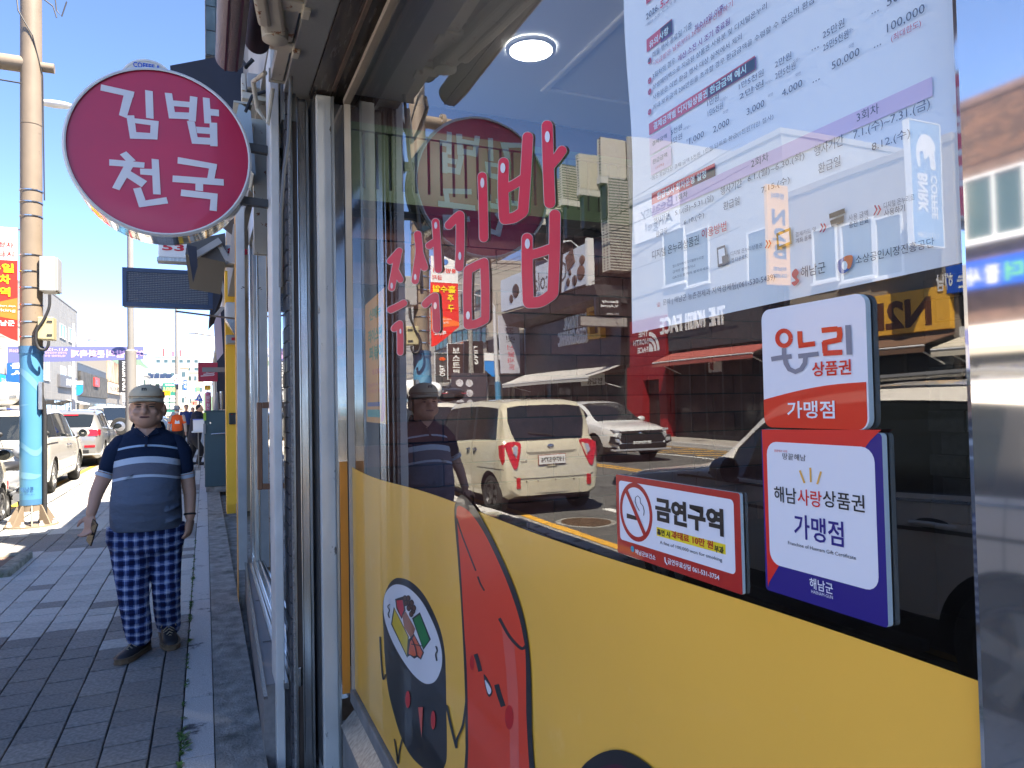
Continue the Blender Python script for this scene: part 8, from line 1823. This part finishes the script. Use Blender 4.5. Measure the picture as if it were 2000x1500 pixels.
def cloth_nodes(name, stops, base_rough=.85, tilt=0.0, z0=0):
 m = bpy.data.materials.new(name); m.use_nodes = True; n, l = m.node_tree.nodes, m.node_tree.links; b = n['Principled BSDF']; b.inputs['Roughness'].default_value = base_rough; b.inputs['Specular IOR Level'].default_value = .2
 tc_ = n.new('ShaderNodeTexCoord'); sp_ = n.new('ShaderNodeSeparateXYZ'); l.new(tc_.outputs['Object'], sp_.inputs[0])
 ax = n.new('ShaderNodeMath'); ax.operation = 'ABSOLUTE'; sh = n.new('ShaderNodeMath'); sh.operation = 'SUBTRACT'; sh.inputs[1].default_value = z0; l.new(sp_.outputs['X'], sh.inputs[0]); l.new(sh.outputs[0], ax.inputs[0])
 pw = n.new('ShaderNodeMath'); pw.operation = 'POWER'; pw.inputs[1].default_value = 2; l.new(ax.outputs[0], pw.inputs[0]); ml_ = n.new('ShaderNodeMath'); ml_.operation = 'MULTIPLY_ADD'; ml_.inputs[1].default_value = tilt; l.new(pw.outputs[0], ml_.inputs[0]); l.new(sp_.outputs['Z'], ml_.inputs[2])
 rp = n.new('ShaderNodeValToRGB'); rp.color_ramp.interpolation = 'CONSTANT'; mr2 = n.new('ShaderNodeMapRange'); mr2.inputs['From Min'].default_value = .7; mr2.inputs['From Max'].default_value = 1.5; l.new(ml_.outputs[0], mr2.inputs['Value']); l.new(mr2.outputs[0], rp.inputs[0])
 e = rp.color_ramp.elements
 for i, (z, c_) in enumerate(stops):
  p_ = max(0, (z-.7)/.8)
  if i < 2: e[i].position = p_; e[i].color = (*c_, 1)
  else: q_ = e.new(p_); q_.color = (*c_, 1)
 l.new(rp.outputs[0], b.inputs['Base Color'])
 z3 = n.new('ShaderNodeTexNoise'); z3.inputs['Scale'].default_value = 9; z3.inputs['Detail'].default_value = 3; mp_ = n.new('ShaderNodeMapping'); mp_.inputs['Rotation'].default_value = (0, .5, 0); mp_.inputs['Scale'].default_value = (1, 1, 2.2); l.new(tc_.outputs['Object'], mp_.inputs[0]); l.new(mp_.outputs[0], z3.inputs['Vector'])
 bp = n.new('ShaderNodeBump'); bp.inputs['Strength'].default_value = .55; bp.inputs['Distance'].default_value = .03; l.new(z3.outputs['Fac'], bp.inputs['Height']); l.new(bp.outputs[0], b.inputs['Normal']); return m
zz = lambda y: W(290, y).z
nav, gry, blu, wht = (.012, .022, .05), (.145, .15, .185), (.125, .15, .20), (.55, .60, .66)
polo = cloth_nodes('polo_stripes', [(.70, blu), (zz(927), wht), (zz(922), gry), (zz(901), wht), (zz(889), nav), (zz(871), (.40, .52, .66)), (zz(867.5), nav)], tilt=.9, z0=W(287, 900).x-(-.36))
tors = [(zz(1031), 215, 355, -.015, .15), (zz(1010), 214, 356, -.03, .165), (zz(975), 215, 355, -.045, .185), (zz(940), 219, 353, -.03, .17), (zz(905), 221, 354, -.005, .145), (zz(880), 221, 356, .02, .125), (zz(864), 222, 356, .03, .115), (zz(852), 232, 348, .035, .10), (zz(843), 246, 332, .035, .09), (zz(835), 262, 314, .035, .08)]
rings = []
for z, xl, xr_, cy, ry in tors: a, b = W(xl, 900).x, W(xr_, 900).x; rings.append((z, (a+b)/2, YM+cy, (b-a)/2, ry))
pr = [('r', rings)]
rr_ = random.Random(5)
for (x0, y0_, x1, y1_, r_) in [(225, 985, 262, 962, .012), (222, 1005, 250, 990, .011), (345, 950, 310, 975, .012), (350, 985, 325, 1000, .011), (300, 1010, 330, 990, .010), (232, 940, 262, 925, .010), (352, 1010, 320, 1022, .011)]: pr.append(('t', [W(x0, y0_, -.10), W((x0+x1)/2, (y0_+y1_)/2, -.165), W(x1, y1_, -.19)], [r_, r_*1.2, r_*.4]))
sho = put('shirt', organic(pr, .0065, 4), polo, man)
navm = mat('navy_knit', nav, .85, bump=.4, bscale=25, spec=.2)
for pts, nm in ((ra, 'r'), (la, 'l')):
 s_ = (W(238, 868, .025), W(222, 885, .015), W(210, 912, .005)) if nm == 'r' else (W(342, 866, .025), W(356, 884, .015), W(362, 914, .015))
 put('sleeve', organic([('t', s_, [.062, .060, .051])], .006, 4), navm, sho)
 d = (s_[2]-s_[1]).normalized(); MB().lathe(s_[2]+d*.030, d, [(0, .055), (.006, .055)], 24, caps=False).lathe(s_[2]+d*.034, d, [(.008, .0535), (.03, .050)], 24, caps=False).build('sleeve_trim', mat('trim_pale', wht, .8), sho)
co2 = MB(); co2.grid(lambda u, v: Vector((hc.x+.006+(.088+.012*v)*math.sin((u-.5)*5.4), hc.y+.03-(.082+.014*v)*math.cos((u-.5)*5.4)+.0, zz(826)-.034*v-.055*max(0, math.cos((u-.5)*5.4))+.014*max(0, -math.cos((u-.5)*5.4)))), 30, 4)
co2.build('collar', navm, sho, smooth=70)
MB().add([W(269, 837, -.060), W(286, 857, -.080), W(304, 837, -.060), W(286, 838, -.072)], [(0, 1, 3), (3, 1, 2)]).build('neck_opening', skin, sho)
for a_, b_, c_ in (((266, 834), (287, 853), (262, 846)), ((306, 834), (286, 853), (311, 846))): MB().prism([W(*a_, -.066), W(*b_, -.088), W(*c_, -.062)], (0, -.006, 0)).build('collar_flap', navm, sho)
MB().beam(W(286, 852, -.10), W(285, 872, -.145), .016, .004, (0, -1, 0)).build('placket', navm, sho); MB().lathe(W(284, 870, -.14), (0, -1, 0), [(0, .006), (.004, .005)], 10).build('button', blk, sho)
pl_m = bpy.data.materials.new('blue_check'); pl_m.use_nodes = True; n_, l_ = pl_m.node_tree.nodes, pl_m.node_tree.links; b_ = n_['Principled BSDF']; b_.inputs['Roughness'].default_value = .85; b_.inputs['Specular IOR Level'].default_value = .15
tc_ = n_.new('ShaderNodeTexCoord'); dz_ = n_.new('ShaderNodeTexNoise'); dz_.inputs['Scale'].default_value = 5; l_.new(tc_.outputs['Object'], dz_.inputs['Vector'])
mxv = n_.new('ShaderNodeMixRGB'); mxv.blend_type = 'ADD'; mxv.inputs[0].default_value = .03; l_.new(tc_.outputs['Object'], mxv.inputs[1]); l_.new(dz_.outputs['Color'], mxv.inputs[2]); sp_ = n_.new('ShaderNodeSeparateXYZ'); l_.new(mxv.outputs[0], sp_.inputs[0])
def saw(out, per):
 a = n_.new('ShaderNodeMath'); a.operation = 'MULTIPLY'; a.inputs[1].default_value = 1/per; l_.new(out, a.inputs[0]); f = n_.new('ShaderNodeMath'); f.operation = 'FRACT'; l_.new(a.outputs[0], f.inputs[0])
 r = n_.new('ShaderNodeValToRGB'); r.color_ramp.interpolation = 'CONSTANT'; e = r.color_ramp.elements; e[0].position = 0; e[0].color = (0, 0, 0, 1); e[1].position = .42; e[1].color = (.45, .45, .45, 1)
 for p_, v_ in ((.56, 1.0), (.66, .45), (.72, 1.0), (.76, .45), (.94, .1)): q = e.new(p_); q.color = (v_, v_, v_, 1)
 l_.new(f.outputs[0], r.inputs[0]); return r.outputs[0]
s1, s2 = saw(sp_.outputs['X'], .056), saw(sp_.outputs['Z'], .058); ad = n_.new('ShaderNodeMath'); ad.operation = 'ADD'; l_.new(s1, ad.inputs[0]); l_.new(s2, ad.inputs[1])
hf = n_.new('ShaderNodeMath'); hf.operation = 'MULTIPLY'; hf.inputs[1].default_value = .5; l_.new(ad.outputs[0], hf.inputs[0]); rp = n_.new('ShaderNodeValToRGB'); e = rp.color_ramp.elements; e[0].position = .0; e[0].color = (.010, .014, .055, 1); e[1].position = .95; e[1].color = (.66, .66, .70, 1); q = e.new(.30); q.color = (.035, .055, .17, 1); q = e.new(.55); q.color = (.22, .29, .50, 1); l_.new(hf.outputs[0], rp.inputs[0]); l_.new(rp.outputs[0], b_.inputs['Base Color'])
z3 = n_.new('ShaderNodeTexNoise'); z3.inputs['Scale'].default_value = 10; mp_ = n_.new('ShaderNodeMapping'); mp_.inputs['Scale'].default_value = (1, 1, 2.6); l_.new(tc_.outputs['Object'], mp_.inputs[0]); l_.new(mp_.outputs[0], z3.inputs['Vector']); bp = n_.new('ShaderNodeBump'); bp.inputs['Strength'].default_value = .8; bp.inputs['Distance'].default_value = .04; l_.new(z3.outputs['Fac'], bp.inputs['Height']); l_.new(bp.outputs[0], b_.inputs['Normal'])
px_ = lambda p: p/309.0
def legpath(pts): return [W(x, y, d) for x, y, d, r in pts], [px_(r) for x, y, d, r in pts]
LR = [(253, 1050, 0, 36), (255, 1080, 0, 35), (257, 1110, -.03, 32), (260, 1150, -.07, 28), (263, 1185, -.07, 26), (268, 1215, -.06, 25), (272, 1240, -.05, 23)]
LL = [(318, 1050, .02, 35), (322, 1080, .02, 32), (324, 1110, .0, 28), (325, 1150, -.02, 26), (326, 1180, .05, 25), (328, 1205, .11, 24), (330, 1222, .15, 22)]
pr = [('r', [(zz(1024), W(286, 1030).x, YM, px_(69), .14), (zz(1050), W(286, 1050).x, YM, px_(70), .15), (zz(1070), W(287, 1070).x, YM, px_(64), .14), (zz(1082), W(289, 1090).x, YM, px_(46), .10)])]
for Lg in (LR, LL):
 p_, r_ = legpath(Lg); pr.append(('t', p_, r_))
 for k in range(9):
  i = rr_.uniform(2.5, 5.6); j = int(i); c_ = p_[j].lerp(p_[j+1], i-j); R_ = r_[j]*(1-(i-j))+r_[j+1]*(i-j); a0 = rr_.uniform(-2.6, -.6)
  pr.append(('t', [c_+Vector((math.cos(a0+q*.35)*R_*.97, math.sin(a0+q*.35)*R_*.97, -.006*q+.01*math.sin(q))) for q in range(-2, 3)], [.004, .010, .013, .010, .004]))
put('trousers', organic(pr, .0065, 3), pl_m, man)
sh_m = mat('black_sneaker', (.014, .014, .018), .6); gum = mat('gum_sole', (.16, .105, .06), .7); lace = mat('lace_tan', (.34, .28, .2), .8)
def shoe(heel, toe, up):
 d = (toe-heel); L = d.length; d = d/L; s = d.cross(Vector((0, 0, 1))).normalized(); u = s.cross(d).normalized(); mb = MB(); n = 18
 prof = [(0, .030, .07), (.08, .037, .095), (.25, .038, .105), (.42, .040, .085), (.6, .047, .062), (.8, .048, .052), (.93, .038, .045), (1, .018, .032)]
 vs = []; m_ = 12
 for t_, w_, h_ in prof:
  for j in range(m_): a = 6.28318*j/m_; vs.append(heel+d*L*t_+s*w_*math.cos(a)+u*(h_*.5+h_*.5*math.sin(a)))
 fs = [(i*m_+j, i*m_+(j+1) % m_, (i+1)*m_+(j+1) % m_, (i+1)*m_+j) for i in range(len(prof)-1) for j in range(m_)]+[tuple(range(m_-1, -1, -1)), tuple(range((len(prof)-1)*m_, len(prof)*m_))]
 o = MB().add(vs, fs).build('shoe', sh_m, man, smooth=60)
 sl = []
 for t_, w_ in [(-.02, .022), (.05, .038), (.25, .041), (.45, .042), (.65, .052), (.82, .052), (.94, .042), (1.03, .018)]: sl.append((t_, w_))
 P = [heel+d*L*t_+s*w_ for t_, w_ in sl]+[heel+d*L*t_-s*w_ for t_, w_ in sl[::-1]]
 MB().prism([p_-u*.004 for p_ in P], u*.032).build('sole', gum, o, bevel=.006)
 for k in range(5):
  t_ = .40+.075*k; h_ = .100-.011*k; MB().tube([heel+d*L*t_-s*.032+u*(h_-.026), heel+d*L*(t_+.02)+u*(h_+.004), heel+d*L*(t_+(.03 if k % 2 else -.01))+s*.032+u*(h_-.026)], .0042, 5).build('lace', lace, o)
 for sg in (-1, 1): MB().tube([heel+d*L*.42+u*.10, heel+d*L*.44+s*sg*.03+u*.115, heel+d*L*.5+s*sg*.045+u*.085], .004, 5).build('lace_loop', lace, o)
h0 = W(287, 1258, .05); t0 = W(252, 1278, -.12); h0.z = .006; t0.z = .006; t0 = h0+(t0-h0).normalized()*.29; shoe(h0, t0, None)
h1 = W(322, 1236, .20); t1 = W(332, 1258, .0); t1.z = .012; h1.z = .06; t1 = h1+(t1-h1).normalized()*.285; t1.z = .008; shoe(h1, t1, None)
bl = MB(); c_ = W(371, 1004, -.018);
bl.lathe(c_, la[-1]-la[-2], [(-.006, .036), (0, .0385), (.006, .036)], 22, caps=False); bl.build('bracelet', mat('bead_black', (.02, .015, .015), .4), man)
ph = thing('mobile_phone', 'black mobile phone held low in the walking man\'s hand', 'phone', tuple(W(181, 1046, -.12)))
c_ = W(180, 1040, -.10); d = Vector((.028, -.03, .09)).normalized(); s = Vector((.5, -.85, 0)).normalized(); s = (s-d*s.dot(d)).normalized(); nn = d.cross(s)
MB().obox(c_, d*.074, s*.036, nn*.0045).build('case', mat('phone_black', (.012, .012, .013), .25), ph, bevel=.003); MB().obox(c_+nn*.0049, d*.069, s*.032, nn*.0004).build('screen', tint, ph)
def walker(lab, foot, hgt, top_m, low_m, skin_m=skin, hat=None, hairc=True, vest=None, sleeve_m=None, turn=0, arms=((-.05, 0), (.05, 0)), skirt=False):
 f = Vector(foot); k = hgt/1.7; t = thing('person', lab, 'person', tuple(f)); v = lambda x, y, z: f+Vector((x*k, y*k, z*k))
 pr = [('e', v(0, 0, 1.585), (.078*k, .095*k, .115*k)), ('e', v(0, -.09*k, 1.57), (.016*k, .02*k, .025*k)), ('t', [v(0, .01, 1.5), v(0, .02, 1.36)], [.05*k, .06*k]),
          ('r', [(f.z+.90*k, f.x, f.y, .15*k, .10*k), (f.z+1.1*k, f.x, f.y, .14*k, .10*k), (f.z+1.36*k, f.x, f.y, .17*k, .09*k), (f.z+1.42*k, f.x, f.y, .08*k, .06*k)])]
 hands = []
 for sx, (dx, dy) in zip((-1, 1), arms):
  p_ = [v(sx*.185, .0, 1.36), v(sx*.225+dx*.5, dy*.4, 1.10), v(sx*.22+dx, dy-.03, .86)]; pr.append(('t', p_, [.048*k, .04*k, .03*k])); pr.append(('e', p_[-1]+Vector((0, -.01, -.06*k)), (.03*k, .02*k, .06*k))); hands.append(p_)
  for q in range(4): pr.append(('t', [p_[-1]+Vector(((q-1.5)*.014*k, -.012, -.10*k)), p_[-1]+Vector(((q-1.5)*.014*k, -.03, -.155*k))], [.009*k, .007*k]))
 for sx in (-1, 1): pr.append(('t', [v(sx*.085, 0, .92), v(sx*.09, -.01, .5), v(sx*.095, .02, .08)], [.085*k, .06*k, .045*k])); pr.append(('e', v(sx*.10, -.05, .035), (.045*k, .12*k, .035*k)))
 put('body', organic(pr, .011, 2), skin_m, t)
 put('top', organic([('r', [(f.z+.86*k, f.x, f.y, .175*k, .125*k), (f.z+1.1*k, f.x, f.y, .165*k, .13*k), (f.z+1.36*k, f.x, f.y, .19*k, .115*k), (f.z+1.43*k, f.x, f.y, .09*k, .075*k)])]+[('t', [q[0], q[0].lerp(q[1], .9)], [.066*k, .058*k]) for q in hands], .012, 3), top_m, t)
 if sleeve_m:
  for q in hands: put('sleeve', organic([('t', q, [.068*k, .056*k, .045*k])], .012, 2), sleeve_m, t)
 put('trousers', organic([('r', [(f.z+.74*k, f.x, f.y, .16*k, .115*k), (f.z+.90*k, f.x, f.y, .165*k, .12*k), (f.z+.95*k, f.x, f.y, .15*k, .11*k)])]+[('t', [v(sx*.085, 0, .85), v(sx*.09, -.01, .5), v(sx*.095, .02, .12)], [.10*k, .078*k, .062*k]) for sx in (-1, 1)], .012, 3), low_m, t)
 for sx in (-1, 1): MB().ell(v(sx*.10, -.05, .04), .052*k, .135*k, .042*k, 12, 8).build('shoe', sh_m, t, smooth=60); MB().ell(v(sx*.030, -.090, 1.60), .013, .006, .005, 8, 5).build('eye', eyem, t)
 MB().ell(v(0, -.088, 1.525), .022, .008, .006, 8, 5).build('mouth', lip, t)
 if hairc: MB().ell(v(0, .025, 1.625), .088*k, .098*k, .10*k, 16, 10).build('hair', hair_m, t, smooth=60)
 if hat:
  c_ = v(0, .01, 1.64); h = MB().lathe(c_, (0, 0, 1), [(.0, .095), (.07, .088), (.10, .05), (.105, .005)], 20, caps=False).build('hat', hat, t, smooth=50)
  MB().lathe(c_, (0, 0, 1), [(-.035, .20), (0, .095), (.004, .094), (-.03, .202)], 22, caps=False).build('brim', hat, h, smooth=50)
 return t, v
orange = mat('vest_orange', rgb(236, 92, 24), .75); blackc = mat('black_cloth', (.015, .015, .017), .85); beigec = mat('beige_cloth', rgb(196, 178, 160), .85); bluec = mat('blue_polo', rgb(34, 54, 104), .85); lilc = mat('lilac_cloth', rgb(176, 150, 190), .85); navc = mat('navy_jacket', rgb(26, 30, 46), .85); hatm = mat('grey_hat', (.33, .32, .31), .85)
def ground_at(x, Y): p_ = onY(x, 850, Y); return (p_.x, Y, 0.0)
t, v = walker('woman in an orange vest, wide grey hat and face mask', ground_at(346, 26), 1.62, orange, blackc, hat=hatm, hairc=False, sleeve_m=beigec)
MB().ell(v(0, -.068, 1.525), .062, .045, .05, 12, 8).build('face_mask', sign_white, t, smooth=60); MB().prism([v(-.07, -.125, 1.12), v(.09, -.125, 1.12), v(.07, -.125, 1.24), v(.0, -.13, 1.20), v(-.05, -.125, 1.26)], (0, -.004, 0)).build('vest_mark', sign_white, t)
walker('man in a plain blue short sleeved shirt behind the orange vest', ground_at(364, 34), 1.74, bluec, blackc, arms=((-.02, 0), (.06, 0)))
walker('woman in a lilac top beside the man in blue', ground_at(377, 37), 1.62, lilc, blackc)
f = Vector(ground_at(389, 21.3)); t = thing('person', 'man in a navy jacket bending down over the white carton', 'person', tuple(f)); v = lambda x, y, z: f+Vector((x, y, z))
hd = onY(390, 799, 21.3); hp = v(-.12, .05, .72); shd = Vector((hd.x-.05, 21.3, hd.z-.24))
pr = [('e', hd, (.085, .10, .115)), ('e', hd+Vector((.085, -.02, -.02)), (.02, .016, .025)), ('t', [hd+Vector((-.02, 0, -.08)), shd], [.055, .065]), ('t', [shd, hp], [.15, .15]),
      ('t', [hp+Vector((0, -.08, 0)), v(.06, -.12, .42), v(-.02, -.1, .07)], [.09, .07, .045]), ('t', [hp+Vector((0, .08, 0)), v(-.16, .12, .40), v(-.26, .12, .07)], [.09, .07, .045]),
      ('e', v(.03, -.1, .04), (.12, .045, .04)), ('e', v(-.2, .12, .04), (.12, .045, .04)),
      ('t', [shd+Vector((.0, -.16, 0)), shd+Vector((.08, -.2, -.25)), shd+Vector((.26, -.16, -.36))], [.055, .045, .032]), ('e', shd+Vector((.30, -.16, -.37)), (.05, .03, .025))]
for q in range(4): pr.append(('t', [shd+Vector((.33, -.18+q*.014, -.37)), shd+Vector((.385, -.18+q*.014, -.39))], [.009, .008]))
put('body', organic(pr, .011, 2), skin, t)
put('jacket', organic([('t', [shd+Vector((0, 0, .04)), hp], [.165, .175]), ('t', [shd+Vector((.0, -.16, 0)), shd+Vector((.08, -.2, -.25)), shd+Vector((.22, -.17, -.34))], [.075, .064, .052])], .012, 3), navc, t)
put('trousers', organic([('t', [hp+Vector((0, -.08, 0)), v(.06, -.12, .42), v(-.02, -.1, .10)], [.115, .09, .065]), ('t', [hp+Vector((0, .08, 0)), v(-.16, .12, .40), v(-.26, .12, .10)], [.115, .09, .065])], .012, 3), blackc, t)
MB().ell(hd+Vector((-.02, .01, .035)), .088, .105, .095, 14, 8).build('hair', hair_m, t, smooth=60); MB().ell(hd+Vector((.075, -.05, .012)), .008, .010, .006, 8, 5).build('eye', eyem, t)
for y_, x_ in ((-.1, .04), (.12, -.19)): MB().ell(v(x_, y_, .045), .13, .052, .045, 12, 8).build('shoe', sh_m, t, smooth=60)
